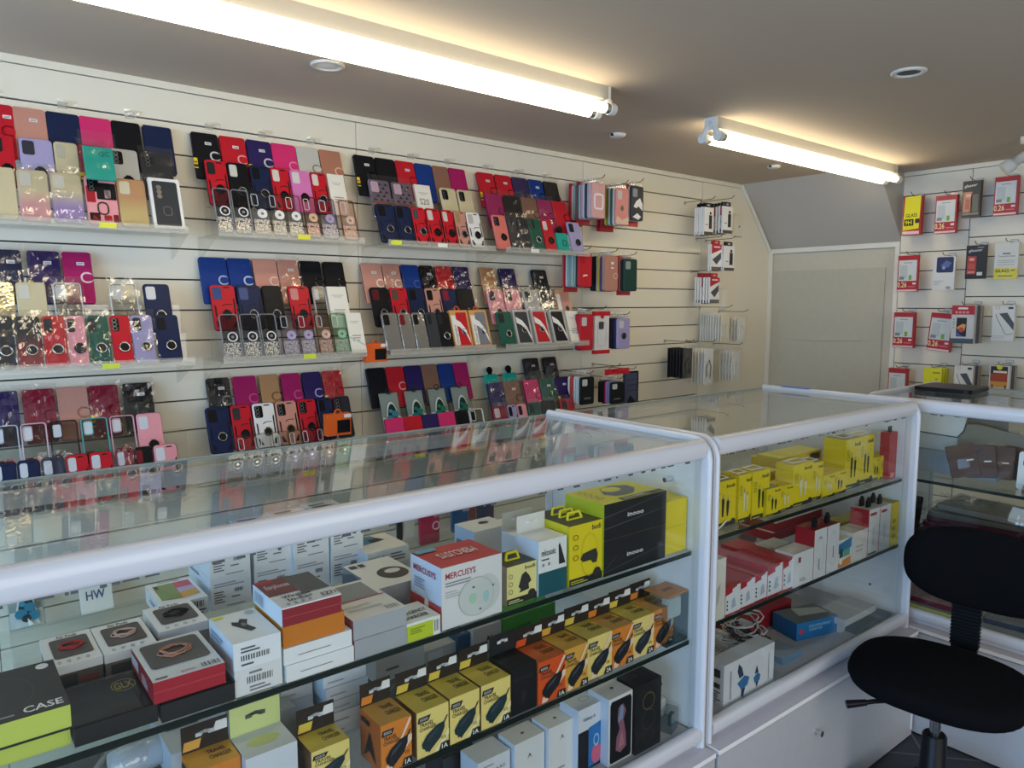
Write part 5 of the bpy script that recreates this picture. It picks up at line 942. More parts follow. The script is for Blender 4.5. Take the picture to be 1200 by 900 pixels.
def label_box(bl, br, tl, dep, z, lab): return carton(1, z, bl, br, tl, dep, BX, lab, front='#e3e5e6', left='#d7e2ef', ds=bar('front')+[('left', 't', .1, .75, .5, .92, '#5a6a88', 'Galaxy A04'), ('top', 'b', .1, .1, .9, .9, '#9a9da0', 6)], h=.05 if tl is None else None, group=None)
o, ph, _ = SH[1]
# two-high rows of white boxes: lower ones on the shelf, upper ones on top of them
LB = [((248, 717), (296, 706), 'by the green phone box'), ((299, 703), (345, 693), 'second column'), ((346, 694), (387, 684), 'third column'), ((389, 684), (427, 675), 'fourth column')]
hh = .064
for i, (bl, br, nm) in enumerate(LB):
    label_box(bl, br, (bl[0], bl[1]-37), .16, z1, 'white labelled phone box, lower box of the two-high row, %s' % nm)
    a = onZ(*bl, z1); 
# upper boxes share the columns
for i, (bl, br, nm) in enumerate(LB):
    lower = [x for x in C.objects if x.name.startswith(BX) and x.get('label', '').endswith(nm) and 'lower box' in x['label']][0]
    w, d, h = lower['_dims']; mb = MB(); mb.box(0, w-.001, 0, d, 0, h, M('#e6e8e8', 'card'), None, None, M('#d7e2ef', 'card')); decals(mb, w-.001, d, h, bar('front')+[('left', 't', .1, .75, .5, .92, '#5a6a88', 'Galaxy A04'), ('top', 'b', .1, .1, .9, .9, '#7a7d80', 7)])
    u = thing(BX, lower['label'].replace('lower', 'upper'), 'carton', (lower.location.x, lower.location.y-.002, lower.location.z+h+.0008), (0, 0, PH1), None, mb.mesh(BX))
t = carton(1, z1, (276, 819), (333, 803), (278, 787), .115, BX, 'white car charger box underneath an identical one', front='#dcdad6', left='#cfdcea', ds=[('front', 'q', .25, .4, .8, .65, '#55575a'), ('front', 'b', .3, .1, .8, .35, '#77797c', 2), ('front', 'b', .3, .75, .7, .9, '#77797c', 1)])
w, d, h = t['_dims']; lo = t.location
mb = MB(); mb.box(0, w, 0, d, 0, h, M('#e3e4e5', 'card'), None, None, M('#d3e0ee', 'card')); decals(mb, w, d, h, [('front', 'q', .15, .3, .75, .5, '#3a3a3c'), ('front', 'b', .15, .12, .55, .26, '#55575a', 1), ('front', 'b', .15, .6, .6, .85, '#55575a', 2), ('top', 'p', [(.4, .42), (.52, .26), (.66, .3), (.56, .5), (.66, .66), (.52, .72), (.44, .62), (.32, .68), (.28, .58)], '#2b2d30'), ('top', 'e', .5, .52, .05, .06, '#77797c'), ('top', 'r', .04, .88, .26, .96, '#d8de3a'), ('top', 'e', .82, .88, .1, .07, '#b9bcc0'), ('left', 'b', .1, .5, .6, .8, '#8aa0c0', 2)])
thing(BX, 'white car charger box with black charger picture, on top of its pair', 'carton', (lo.x-.001, lo.y-.002, lo.z+h+.0005), (0, 0, PH1), None, mb.mesh(BX))
# red / orange / white stack
t = carton(1, z1, (336, 801), (415, 777), (333, 782), .12, BX, 'white slim box at the bottom of the stack under the orange box', front='#e4e3e0', ds=[('front', 'b', .2, .4, .85, .52, '#8b8d90', 1)])
w, d, h = t['_dims']; lo = t.location; zz = lo.z+h
def on_top(w, d, h, dx, dy, lab, front, top=None, left=None, ds=(), ang=0):
    global zz
    mb = MB(); mb.box(0, w, 0, d, 0, h, M(front, 'card'), None, M(top or front, 'card'), M(left or front, 'card')); decals(mb, w, d, h, ds)
    x = lo.x+dx*math.cos(PH1)-dy*math.sin(PH1); y = lo.y+dx*math.sin(PH1)+dy*math.cos(PH1)
    t = thing(BX, lab, 'carton', (x, y, zz+.0005), (0, 0, PH1+ang), None, mb.mesh(BX)); zz += h+.0005; return t
on_top(w, d, h, -.002, .002, 'white slim box second from the bottom, under the orange box', '#e6e5e2', ds=[('front', 'b', .2, .4, .85, .52, '#8b8d90', 1)])
on_top(w*.9, d, h*1.25, -.001, .006, 'plain orange box between the white slim boxes and the red earphone box', '#c9741a', left='#c98a2a')
t = on_top(w*.86, d*1.05, h*1.15, -.002, .004, 'red and white wireless earphone box on top of the orange box', '#8e1a28', '#d3d5d8', '#d3deea', [('front', 'r', 0, .93, 1, 1, '#e9e9e6'), ('front', 'r', 0, .45, 1, .48, '#b5505c'), ('top', 'p', [(0, .42), (.62, .42), (.62, 1), (0, 1)], '#6f3a3e'), ('top', 'p', [(.5, .3), (.98, .3), (.98, .98), (.5, .98)], '#55565a'), ('top', 'r', .0, .9, .3, 1, '#a82a38'), ('top', 't', .08, .62, .48, .8, '#d9b9bc', 'Earphones') , ('top', 't', .16, .26, .62, .36, '#4a4c50', 'Wireless'), ('top', 't', .2, .14, .62, .24, '#4a4c50', 'In-Ear'), ('top', 't', .72, .05, .96, .16, '#26282a', 'EZ71')]+[('top', 'e', .14+.12*k, .06, .03, .03, '#8a8d92') for k in range(4)]+[('left', 'q', .1, .2, .4, .8, '#8a9ab0')])
# grey pair with window lid
t = carton(1, z1, (416, 778), (478, 757), (416, 752), .16, BX, 'grey box under the silver-lidded grey box', front='#9fa1a4', left='#8f3a3a')
w, d, h = t['_dims']; lo = t.location; zz = lo.z+h
on_top(w, d, h, -.001, .001, 'grey box with pale lid and a grey screen picture, on top of its pair', '#a4a6a9', '#d7d6d2', '#8a3a3c', [('top', 'p', [(.04, .5), (.9, .5), (.9, .94), (.04, .94)], '#858789'), ('top', 'r', .04, .47, .98, .49, '#b0383c'), ('top', 'b', .1, .2, .8, .4, '#b9b9b6', 2), ('top', 'q', .7, .06, .94, .16, '#8a8a88')])
t = carton(1, z1, (444, 722), (500, 706), (424, 678), .15, BX, 'white handheld device box with a grey photo side, behind the grey pair', front='#8a8c94', top='#d9d8d4', left='#8f929c', h=.052, ds=[('top', 'e', .62, .4, .3, .22, '#4a4543'), ('top', 'e', .66, .46, .16, .08, '#cfcfcc'), ('top', 'r', .05, .8, .2, .92, '#2c2d2f'), ('top', 'r', .24, .8, .36, .92, '#2c2d2f'), ('left', 'p', [(0, 0), (.4, .1), (.6, .8), (.3, .95), (0, .7)], '#5d6674')])
t = carton(1, z1, (432, 682), (482, 671), (432, 668), .11, BX, 'grey flat box underneath the blue-topped white box', front='#c3c2bf', ds=[('front', 't', .3, .3, .9, .8, '#77797c', 'A SOLUTION')], h=.026)
w, d, h = t['_dims']; lo = t.location; zz = lo.z+h
on_top(w*1.02, d, .034, -.002, 0, 'white box with a blue picture on its lid, in front of the pink wallet', '#dcdedf', '#dbd8d0', '#cfdcea', [('top', 'p', [(.04, .45), (.7, .55), (.6, .95), (.04, .95)], '#3f7fa0'), ('top', 'p', [(.4, .5), (.75, .56), (.66, .75), (.4, .7)], '#23262c'), ('front', 'b', .55, .2, .95, .8, '#77797c', 3), ('front', 'p', [(.34, .3), (.4, .3), (.38, .7)], '#3a3c40')])
t = carton(1, z1, (477, 756), (516, 744), (477, 732), .075, BX, 'small lime emergency charger box in front of the red and white router box', front='#b9c92a', top='#e0e0d6', left='#e0e0d6', right='#d6d6ce', h=.034, ds=[('front', 'r', 0, .86, 1, 1, '#e6e6e0'), ('front', 'r', .78, 0, 1, 1, '#dfe0da'), ('front', 'q', .82, .2, .96, .8, '#4a4c4a'), ('top', 't', .04, .42, .9, .6, '#3f4144', 'EMERGENCY'), ('top', 't', .04, .16, .8, .34, '#3f4144', 'CHARGER'), ('front', 'b', .1, .4, .6, .75, '#8a9420', 3)])
t = carton(1, z1, (518, 740), (590, 718), (517, 667), .105, BX, 'large white and red router box with a circular device picture', front='#d9d8d6', top='#c04444', left='#ccd8ea', ds=[('front', 't', .06, .8, .55, .9, '#a3283a', 'MERCUSYS'), ('front', 'b', .06, .68, .7, .77, '#8b8d90', 2), ('front', 'b', .06, .5, .32, .62, '#b0b2b4', 3), ('front', 'e', .56, .4, .3, .32, '#c9ccc6'), ('front', 'e', .74, .42, .22, .3, '#c6c9c3'), ('front', 'o', .56, .4, .3, .32, .05, '#b3b7b0'), ('front', 'e', .5, .38, .06, .09, '#a9c9ae'), ('front', 'e', .72, .36, .05, .1, '#a0c4c4'), ('front', 'r', .49, .55, .53, .58, '#6a6c6a'), ('front', 'r', .82, .5, .86, .53, '#6a6c6a'), ('front', 'r', .6, .16, .64, .19, '#6a6c6a'),
    ('left', 'r', 0, 0, 1, .38, '#b03a3a'), ('left', 'p', [(.42, .02), (.62, .06), (.6, .4), (.5, .44)], '#e6dcd6'), ('left', 't', .12, .78, .84, .88, '#a3283a', 'MERCUSYS'), ('left', 'b', .14, .52, .5, .7, '#8a96aa', 4), ('top', 'tr', .2, .35, .8, .62, '#e9d3d0', 'MERCUSYS'), ('top', 'r', .02, .8, .34, .98, '#6fa3b8')])
hk = ('#d8cf2a', 1)
t = carton(1, z1, (594, 711), (629, 700), (594, 666), .075, BX, 'small pale yellow car holder box with a yellow hook, beside the router box', front='#e2d98a', top='#35342e', left='#b9ad98', hook_=hk, ds=[('front', 't', .6, .84, .95, .94, '#3a3a30', 'budi'), ('front', 'r', 0, 0, 1, .16, '#232320'), ('front', 'b', .05, .03, .6, .13, '#c9c48a', 2), ('front', 'p', [(.38, .42), (.5, .72), (.62, .78), (.74, .66), (.82, .5), (.72, .44), (.74, .3), (.4, .26), (.46, .34)], '#2f2f2c'), ('front', 'e', .83, .16, .13, .12, '#2b2b28'), ('front', 'o', .12, .74, .07, .06, .2, '#6a6440'), ('front', 'o', .12, .54, .07, .06, .2, '#6a6440'), ('front', 'o', .12, .34, .07, .06, .2, '#6a6440')])
for (bl, br, tl, lab, tabh, ds) in (((612, 676), (646, 666), (600, 632), 'plain white box with a white hanging tab, behind the teal and white box', .04, [('left', 'p', [(.2, .2), (.4, .6), (.5, .2)], '#3a4f78')]), ((631, 700), (665, 690), (631, 636), 'white and teal holder box with a white hanging tab', .036, [('front', 'r', 0, 0, 1, .42, '#14535c'), ('front', 't', .1, .72, .6, .84, '#3a3c40', 'mkosoic'), ('front', 'b', .1, .64, .5, .69, '#3a3c40', 1), ('front', 'p', [(.72, .5), (.95, .5), (.82, .76), (.74, .9), (.7, .86)], '#26282b'), ('front', 'e', .16, .56, .04, .03, '#8a8c90'), ('front', 'e', .36, .56, .04, .03, '#8a8c90'), ('left', 'p', [(.1, .3), (.3, .55), (.5, .4), (.6, .25)], '#26334f')])):
    carton(1, z1, bl, br, tl, .07, BX, lab, front='#e2e2df', left='#d0dcef', ds=ds, tab=('#d6d5d1', tabh, None, '#f4f4f2'))
t = carton(1, z1, (667, 689), (706, 677), (666, 618), .12, BX, 'tall yellow car holder box with three yellow hooks on its black top', front='#e0cc1a', top='#3b3a33', left='#cfc61e', hook_=('#e2da3a', 3), ds=[('front', 't', .68, .86, .95, .95, '#34342a', 'budi'), ('front', 'r', 0, 0, 1, .12, '#23231f'), ('front', 'b', .04, .03, .62, .1, '#b9b23a', 2), ('front', 'o', .6, .46, .26, .36, .03, '#b3aa1c'), ('front', 'p', [(.32, .42), (.4, .5), (.8, .54), (.86, .42), (.82, .3), (.7, .3), (.64, .36), (.4, .36)], '#33332c'), ('front', 'e', .84, .13, .12, .08, '#2b2b28')]+[('front', 'o', .18, .8-.17*k, .08, .045, .25, '#6a641c') for k in range(3)])
t = carton(1, z1, (707, 677), (775, 652), (707, 635), .11, BX, 'black shrink-wrapped headset box beneath the yellow headset box', front='#1b1b1d', top='#d9d030', left='#b9c02a', ds=[('front', 't', .36, .4, .62, .52, '#d9d9d6', 'inooo'), ('front', 'p', [(0, .1), (.98, .42), (.98, .44), (0, .12)], '#4a4a4a'), ('front', 'p', [(0, .16), (.2, .5), (.21, .5), (.01, .16)], '#55555a')])
w, d, h = t['_dims']; lo = t.location; zz = lo.z+h
on_top(w, d*1.1, h, 0, 0, 'yellow headset box with a black front, on top of the black headset box', '#1a1a1c', '#d6cf42', '#b4c02c', [('front', 't', .36, .52, .62, .64, '#d9d9d6', 'inooo'), ('front', 'p', [(0, .3), (.98, .52), (.98, .54), (0, .33)], '#4a4a4a'), ('front', 'p', [(0, .62), (.98, .94), (.98, .96), (0, .65)], '#4a4a4a'), ('top', 'p', [(.3, .5), (.42, .82), (.62, .9), (.82, .74), (.8, .5), (.66, .3), (.5, .26), (.36, .3)], '#6a6d6f'), ('top', 'e', .52, .68, .13, .16, '#d6cf42'), ('top', 'r', .3, .02, .98, .16, '#3a3a38'), ('top', 'b', .34, .05, .9, .14, '#c9c9c0', 2)]+[('top', 'o', .14+.0*k, .8-.16*k, .05, .06, .2, '#7a7620') for k in range(4)]+[('left', 'tv', .2, .2, .4, .6, '#3a3f1a', 'budi')])
t = carton(1, z1, (777, 652), (812, 641), (776, 592), .12, BX, 'plain yellow box at the end of the upper shelf, beside the end panel', front='#d9c51a', top='#d6cc30', ds=[('top', 'e', .3, .3, .2, .12, '#3a3a2c'), ('front', 'r', .3, .5, .9, .51, '#a9a01a')])
t = carton(1, z1, (600, 652), (640, 640), (596, 622), .09, BX, 'white box with purple side behind the tabbed white boxes', front='#d9d9e4', top='#dcdcda', ds=[('front', 'r', .4, .1, 1, .6, '#a58fd0'), ('top', 'p', [(.6, .3), (.8, .4), (.75, .6), (.55, .5)], '#4a5a78'), ('top', 'b', .1, .6, .5, .9, '#9a9a98', 2)])
t = carton(1, z1, (556, 655), (596, 644), (555, 624), .08, BX, 'white box with blue edge lying behind the router box', front='#dcdcd8', left='#a9c4e4', ds=[('left', 'b', .1, .3, .8, .7, '#5a78a8', 1), ('top', 'e', .6, .6, .14, .12, '#2b2d30')])
# --- near counter, lower shelf: charger boxes
CHS = [((447, 909), (487, 897), (447, 852), 'orange', 1, 1), ((489, 896), (526, 877), (488, 837), 'yellow', 1, 0), ((527.5, 876), (562, 858.5), (527, 820), 'yellow', 1, 0), ((564, 857), (597, 841), (564, 805), 'yellow', 1, 0), ((598.5, 841), (629, 828), (598, 786), 'black', 0, 0),
       ((630.5, 827.5), (660, 812), (630, 778), 'red', 1, 1), ((661, 813), (687, 800), (660, 763), 'amber', 2, 1), ((688, 799), (714, 785), (688, 750), 'yellow', 2, 1), ((715, 786), (739, 773), (715, 740), 'orange', 2, 1), ((740, 774), (764, 762), (740, 728), 'yellow', 2, 1), ((764.5, 762), (787, 751), (764, 717), 'orange', 2, 1)]
FC = dict(orange='#d9802c', yellow='#ead27a', red='#d9521f', amber='#d9a040', black='#17181b'); TC = dict(orange='#dba24a', yellow='#d9bd4a', red='#d96a2a', amber='#dba53a', black='#1b1c20')
def charger_decals(c, amp, slash):
    k = '#232426'; d = [('front', 'p', [(.02, .76), (.36, .76), (.44, .88), (.06, .88)], k), ('front', 't', .1, .79, .34, .85, '#c9c9c4', 'EGGOS'), ('front', 't', .08, .66, .52, .745, '#3a3326', 'TRAVEL'), ('front', 't', .08, .57, .6, .645, '#5a4f38', 'CHARGER'),
        ('top', 't', .45, .3, .92, .5, '#5a4a20', 'CHARGER'), ('top', 't', .45, .58, .85, .76, '#3a3326', 'TRAVEL')]
    if slash: d += [('front', 'p', [(.12, .02), (.3, .02), (1, .5), (1, .62), (.88, .62), (.3, .12), (.16, .16)], '#f0cfb0'), ('front', 'p', [(.62, .6), (.7, .6), (1, .95), (.92, .98)], '#f0cfb0')]
    else: d += [('front', 'p', [(.5, .02), (.66, .02), (1, .3), (1, .42)], '#efe6b0')]
    body = '#1d1e22' if c in ('orange', 'red', 'amber') else ('#20262e' if amp == 2 else '#1b3338')
    d += [('front', 'p', [(.16, .2), (.14, .3), (.3, .46), (.62, .6), (.84, .62), (.92, .72), (.98, .74), (.86, .58), (.86, .48), (.74, .3), (.44, .12), (.36, .06), (.32, .11), (.26, .1), (.24, .16)], body), ('front', 'p', [(.3, .3), (.36, .4), (.6, .52), (.7, .52), (.5, .4)], '#3a4550'),
        ('front', 't', .76, .24, .9, .3, '#6a5a34', 'CE'), ('front', 'p', [(.66, .0), (.74, .16), (1, .16), (1, 0)], k), ('front', 't', .76, .03, .95, .13, '#e9e6df', '%dA' % amp), ('left', 'p', [(.2, .1), (.5, .3), (.8, .1), (.6, .5), (.5, .7), (.4, .5)], '#2a2420'), ('left', 'r', .1, .8, .5, .9, k)]
    return d
NM = {0: 'first', 1: 'second', 2: 'third', 3: 'fourth', 4: 'fifth', 5: 'sixth', 6: 'seventh', 7: 'eighth', 8: 'ninth', 9: 'tenth', 10: 'eleventh'}
for i, (bl, br, tl, c, amp, sl) in enumerate(CHS):
    if c == 'black':
        carton(1, ZS2, bl, br, tl, .07, BX, 'plain black charger box between the yellow and the orange-red travel charger boxes', front='#131417', top='#17181b', left='#101114', ds=[('front', 't', .12, .7, .85, .78, '#2e3036', 'FAST CHARGER'), ('front', 'p', [(.45, .2), (.6, .35), (.55, .5), (.4, .4)], '#262a30')], tab=('#1b1c1f', .042, None, '#e9e9e9')); continue
    carton(1, ZS2, bl, br, tl, .075, BX, '%s travel charger box marked %dA, %s from left in the tabbed row' % ({'red': 'orange-red', 'amber': 'amber', 'orange': 'orange', 'yellow': 'pale yellow'}[c], amp, NM[i]), front=FC[c], top=TC[c], left=('#b5602a' if c in ('orange', 'red') else '#7a5a34'), ds=charger_decals(c, amp, sl), tab=('#241c18', .042, FC[c] if c != 'yellow' else '#d9bd4a'), group='travel charger boxes on the lower shelf')
t = carton(1, ZS2, (366, 926), (414, 911), (364, 883), .06, BX, 'pale yellow travel charger box standing apart by the bubble-wrapped boxes', front=FC['yellow'], top='#dcbf4a', left='#5a3a20', ds=charger_decals('yellow', 1, 0), tab=('#241c18', .045, '#dcbf4a'))
t = carton(1, ZS2, (228, 962), (288, 945), (229, 906), .06, BX, 'orange travel charger box at the corner of the picture with a black tab', front=FC['orange'], top='#e0a23c', ds=charger_decals('orange', 1, 0), tab=('#241c18', .045, '#dba24a'))
t = carton(1, ZS2, (290, 945), (354, 925), (288, 891), .075, BX, 'white box with a lime hanging tab, beside the bubble-wrapped boxes', front='#d3d6da', top='#d6d9dc', left='#c6cfda', ds=[('top', 'e', .5, .5, .32, .2, '#c9d08a')], tab=('#cfd68a', .05, None, '#55584a'))
# clear box with orange lid and a white plug
z_ = ZS2; a_x = carton(1, z_, (791, 760), (815, 747), (791, 690), .07, 'clear_box', 'clear charger box with an orange card top at the end of the lower shelf', 'box', front='#33474c', top='#c9853a', h=.122, minly=.04)
w, d, h = a_x['_dims']; a_x.data = None if 0 else a_x.data
mb = MB(); mb.box(0, w, 0, d, 0, .006, M('#2c4248', 'card')); mb.box(0, w, 0, d, h-.004, h, M('#c9853a', 'card')); mb.box(w*.1, w, d-.004, d-.003, .006, h*.45, M('#27444c', 'card')); decals(mb, w, d, h, [('top', 't', .3, .4, .75, .6, '#7a4a1a', 'ADAPTER')]); a_x.data = mb.mesh('clear_box')
mb = MB(); mb.box(0, w, -.001, 0, .004, h-.002, M('#e9eff0', 'clear')); mb.box(-.001, 0, 0, d, .004, h-.002, M('#e9eff0', 'clear')); mb.box(w, w+.001, 0, d, .004, h-.002, M('#e9eff0', 'clear')); mb.build('clear_sleeve', a_x)
mb = MB(); mb.plate(w*.6, h*.42, .006, .022, M('#e2e2de', 'plastic'), w*.55, h*.48, .01, 4, .003); mb.tube([(w*.5, .02, h*.48), (w*.5, .02, h*.34), (w*.4, .02, h*.25), (w*.62, .02, h*.2)], .0022, M('#e2e2de', 'plastic'), 6); mb.build('plug_adapter', a_x)
# boxes lying behind the chargers
for (bl, br, tl, dep, lab, fr, ds, hh_) in (
    ((441, 803), (498, 783), (441, 790), .11, 'white slim tablet box lying on grey boxes behind the chargers', '#cfd3d8', [('top', 'p', [(.5, .4), (.6, .3), (.66, .5), (.56, .6)], '#3a3c40'), ('front', 'b', .2, .4, .6, .6, '#77797c', 1)], .055),
    ((498, 782), (541, 768), (499, 762), .1, 'clear plastic box holding small cards behind the yellow chargers', '#b9bdc0', [('front', 'r', .1, .1, .5, .8, '#d0d3d6')], .035),
    ((527, 752), (566, 740), (527, 741), .09, 'grey apple-logo tablet box high at the back of the lower shelf', '#b5b8bb', [('front', 'e', .55, .4, .04, .12, '#55585b')], .07),
    ((537, 771), (554, 765), (537, 752), .05, 'small blue tin between grey boxes at the back of the lower shelf', '#1f4a70', [('top', 'o', .5, .5, .3, .3, .3, '#8ab0d0')], .05),
    ((555, 768), (589, 757), (555, 753), .09, 'grey box with a small logo behind the black charger box', '#c2c3c4', [('front', 'p', [(.45, .4), (.5, .6), (.6, .5), (.64, .62), (.68, .4)], '#4a4c4f')], .06),
    ((589, 755), (655, 735), (589, 742), .1, 'bright green box with a dark outline behind the orange chargers', '#3f9a34', [('front', 'p', [(.1, .4), (.35, .55), (.55, .55), (.5, .4), (.3, .3)], '#2c6e28'), ('top', 'o', .72, .6, .2, .25, .2, '#2c7a28')], .06)):
    carton(1, ZS2, bl, br, tl, dep, BX, lab, front=fr, ds=ds, h=hh_)
# white and grey boxes stacked at the left end of the lower shelf
R = random.Random(8)
def stackpile(base_px, n, w, d, hs, cols, labf, ang0=0):
    A = onZ(*base_px, ZS2); z = ZS2
    for i in range(n):
        h = hs[i % len(hs)]; mb = MB(); mb.box(0, w, 0, d, 0, h, M(cols[i % len(cols)], 'card'), None, None, M('#b9cbe0', 'card')); decals(mb, w, d, h, [('front', 'b', .1, .35, .6, .6, '#9a9da2', 1), ('top', 'b', .1, .1, .5, .3, '#9a9da2', 2)])
        thing('phone_carton', labf % (ORD[i]), 'carton', (A.x+R.uniform(-.006, .006), A.y+R.uniform(-.004, .006), z+.0005), (0, 0, PH1+ang0+R.uniform(-.05, .05)), 'slim phone boxes piled on the lower shelf', mb.mesh('phone_carton')); z += h+.0005
stackpile((384, 868), 5, .085, .15, (.022, .026), ('#c9cdd2', '#d3d6da', '#bfc4ca'), 'slim pale phone box, %s from the bottom of the pile beside the yellow chargers')
stackpile((335, 868), 4, .06, .15, (.022, .026), ('#b9c3d0', '#c9cdd2'), 'slim blue-grey phone box, %s from the bottom of the pile behind the bubble wrap')
for i, (bl, br, tl) in enumerate((((278, 905), (296, 898), (275, 850)), ((298, 900), (350, 882), (296, 830)))):
    t = carton(1, ZS2, bl, br, tl, .13, 'wrapped_box', ['narrow bubble-wrapped grey box beside the white screen box', 'wide bubble-wrapped grey box with a paper label'][i], front='#8f9499', top='#8d9399', left='#9aa3ac', h=.085)
    w, d, h = t['_dims']; mb = MB(); mb.box(w*.2, w*.8, d*.4, d*.6, h+.006, h+.0066, M('#d3d3d0', 'card')); mb.build('paper_label', t) if i else None
    mb = MB(); R2 = random.Random(i); mb.sheet(w+.006, d, 0, M('#fdfdfd', 'film'), .004, 8, 14, w/2, 0, i+2); mb.v = [(x, z, h+.006+y) for x, y, z in mb.v]; mb.build('bubble_wrap', t)
t = carton(1, ZS2, (203, 925), (277, 902), (201, 868), .15, BX, 'white screen box with two printed lines on its lid, beside the bubble wrap', front='#cfd3d5', top='#d6d8d6', left='#b9c6d4', ds=[('top', 'b', .1, .62, .9, .7, '#8a8c8a', 1), ('top', 'b', .1, .5, .95, .56, '#5a5c5a', 1)], h=.06)
for i, (px_, w_, h_, c_) in enumerate((((60, 842), .16, .05, '#3a3c40'), ((150, 820), .15, .07, '#55504c'), ((232, 800), .14, .045, '#44464a'))):
    A = onZ(*px_, ZS2); mb = MB(); mb.box(0, w_, 0, .14, 0, h_, M(c_, 'card')); decals(mb, w_, .14, h_, [('top', 'r', .1, .6, .5, .85, '#77797c'), ('front', 'b', .1, .3, .6, .7, '#9a9da2', 2)])
    thing(BX, ['dark grey flat box low behind the lime and black boxes', 'brown-grey box low under the earphone boxes', 'charcoal flat box low under the red window box'][i], 'carton', (A.x, A.y, ZS2+.0005), (0, 0, PH1), None, mb.mesh(BX))
# bagged roll lying at the end
A = onZ(165, 905, ZS2); t = thing('bagged_roll', 'clear bag with a pale rolled item at the end of the lower shelf', 'bag', (A.x, A.y, ZS2+.03), (0, 0, PH1+.15))
mb = MB(); mb.lathe([(.001, -.05), (.024, -.045), (.027, -.02), (.025, 0), (.027, .02), (.025, .045), (.001, .05)], M('#b9c6d2', 'plastic'), (0, 0, 0), 16, 'x'); mb.build('roll', t)
mb = MB(); mb.lathe([(.008, -.075), (.028, -.05), (.030, 0), (.028, .05), (.006, .08)], M('#fdfdfd', 'film'), (0, 0, 0), 16, 'x'); mb.build('clear_sleeve', t)
# --- near counter, bottom deck: upright phone boxes
DK = [((560, 955), (601, 938), (562, 896), '#cdd0d3', 'grey-white phone box with black lettering, first in the upright row', [('front', 't', .36, .7, .84, .78, '#3a3c40', 'Galaxy A12'), ('front', 'b', .1, .86, .7, .89, '#3a3c40', 1)], .06),
      ((603, 936), (641, 920), (603, 874), '#d3d3d1', 'plain white phone box with a small flower logo, second in the upright row', [('front', 'p', [(.42, .62), (.5, .74), (.58, .62), (.5, .68)], '#6a5a58'), ('top', 'e', .5, .45, .06, .06, '#4a4c4f')], .055),
      ((642.5, 919), (675, 903), (642, 855), '#d6d6d4', 'plain white phone box with a small flower logo, third in the upright row', [('front', 'p', [(.42, .7), (.5, .8), (.58, .7), (.5, .75)], '#6a5a58'), ('front', 'b', .15, .18, .85, .24, '#8a8a88', 1), ('top', 'e', .5, .45, .06, .06, '#4a4c4f')], .055),
      ((677, 908), (706, 893), (676, 834), '#d0d4da', 'white phone box with a blue and pink screen picture', [('front', 'r', .0, .0, .98, .64, '#15161c'), ('front', 'p', [(.42, .02), (.98, .05), (.98, .7), (.42, .66)], '#2a6fb0'), ('front', 'e', .75, .2, .2, .16, '#d0607a'), ('front', 'o', .74, .42, .12, .1, .3, '#8ac0e0'), ('front', 't', .2, .78, .7, .85, '#6a7a90', 'Galaxy A'), ('top', 'o', .6, .5, .2, .14, .12, '#77797c')], .06),
      ((712.5, 900), (742, 886), (712, 821), '#dcdbd8', 'white phone box with a black screen and a pink flowing figure', [('front', 'p', [(.1, .03), (.92, .03), (.96, .07), (.96, .9), (.9, .95), (.12, .95), (.06, .9), (.06, .07)], '#101116'), ('front', 'p', [(.3, .2), (.5, .14), (.75, .2), (.72, .4), (.62, .62), (.72, .74), (.6, .86), (.4, .82), (.36, .66), (.46, .5), (.34, .4)], '#8a5a6a'), ('front', 'p', [(.38, .6), (.5, .86), (.62, .8), (.58, .64)], '#7a8fb0'), ('front', 'p', [(.4, .2), (.55, .48), (.66, .24)], '#a8707a'), ('top', 'e', .55, .5, .06, .06, '#3a3c40')], .065),
      ((744, 886), (776, 871), (743, 806), '#1a1a1c', 'tall black phone box with faint gold lens rings, at the end of the row', [('front', 'o', .5, .72, .24, .13, .12, '#6a5a34'), ('front', 'o', .5, .45, .26, .15, .08, '#4a4230'), ('front', 'o', .5, .2, .22, .12, .1, '#3a342a'), ('top', 'e', .4, .6, .12, .1, '#2b2b2e')], .06)]
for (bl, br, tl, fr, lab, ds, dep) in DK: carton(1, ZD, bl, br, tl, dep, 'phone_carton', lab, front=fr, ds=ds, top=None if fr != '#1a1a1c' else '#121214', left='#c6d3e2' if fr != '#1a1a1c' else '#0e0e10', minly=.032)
t = carton(1, ZD, (520, 940), (560, 925), (520, 890), .07, 'phone_carton', 'dark phone box next to the grey-white phone box on the bottom deck', front='#26282b', minly=.06)
for i in range(3): carton(1, ZD+.016*i, (778, 838), (792, 832), (778, 828), .05, 'phone_carton', 'small white box, %s from the bottom behind the black phone box' % ORD[i], front='#d6d8da', h=.0155, minly=.1)
q = onZ(797, 860, ZD); t = thing('watch_pack', 'small clear pack with a dark watch in the bottom corner of the near counter', 'packet', (q[0], max(q[1], 1.04), ZD+.001), (0, 0, .3))
mb = MB(); mb.box(-.022, .022, 0, .03, 0, .05, M('#e6ecee', 'clear')); mb.build('clear_box', t); mb = MB(); mb.plate(.026, .03, .005, .008, M('#4a545c', 'plastic'), 0, .012, .006); mb.frame(.016, .02, .004, .003, .002, M('#9aa4aa', 'plastic'), 0, .017, .004); mb.build('watch', t)
q = onY(797, 815, 1.06); t = thing('tape_roll', 'tiny white roll fixed on the inner end panel above the clear watch pack', 'roll', (1.43, 1.055, q[2])); mb = MB(); mb.lathe([(.006, -.008), (.012, -.008), (.012, .008), (.006, .008)], M('#e3e4e2', 'plastic'), (0, 0, 0), 18, 'x'); mb.build('roll', t); mb = MB(); mb.box(.003, .015, -.003, .003, .012, .026, M('#1f3a34', 'plastic')); mb.build('pin', t)
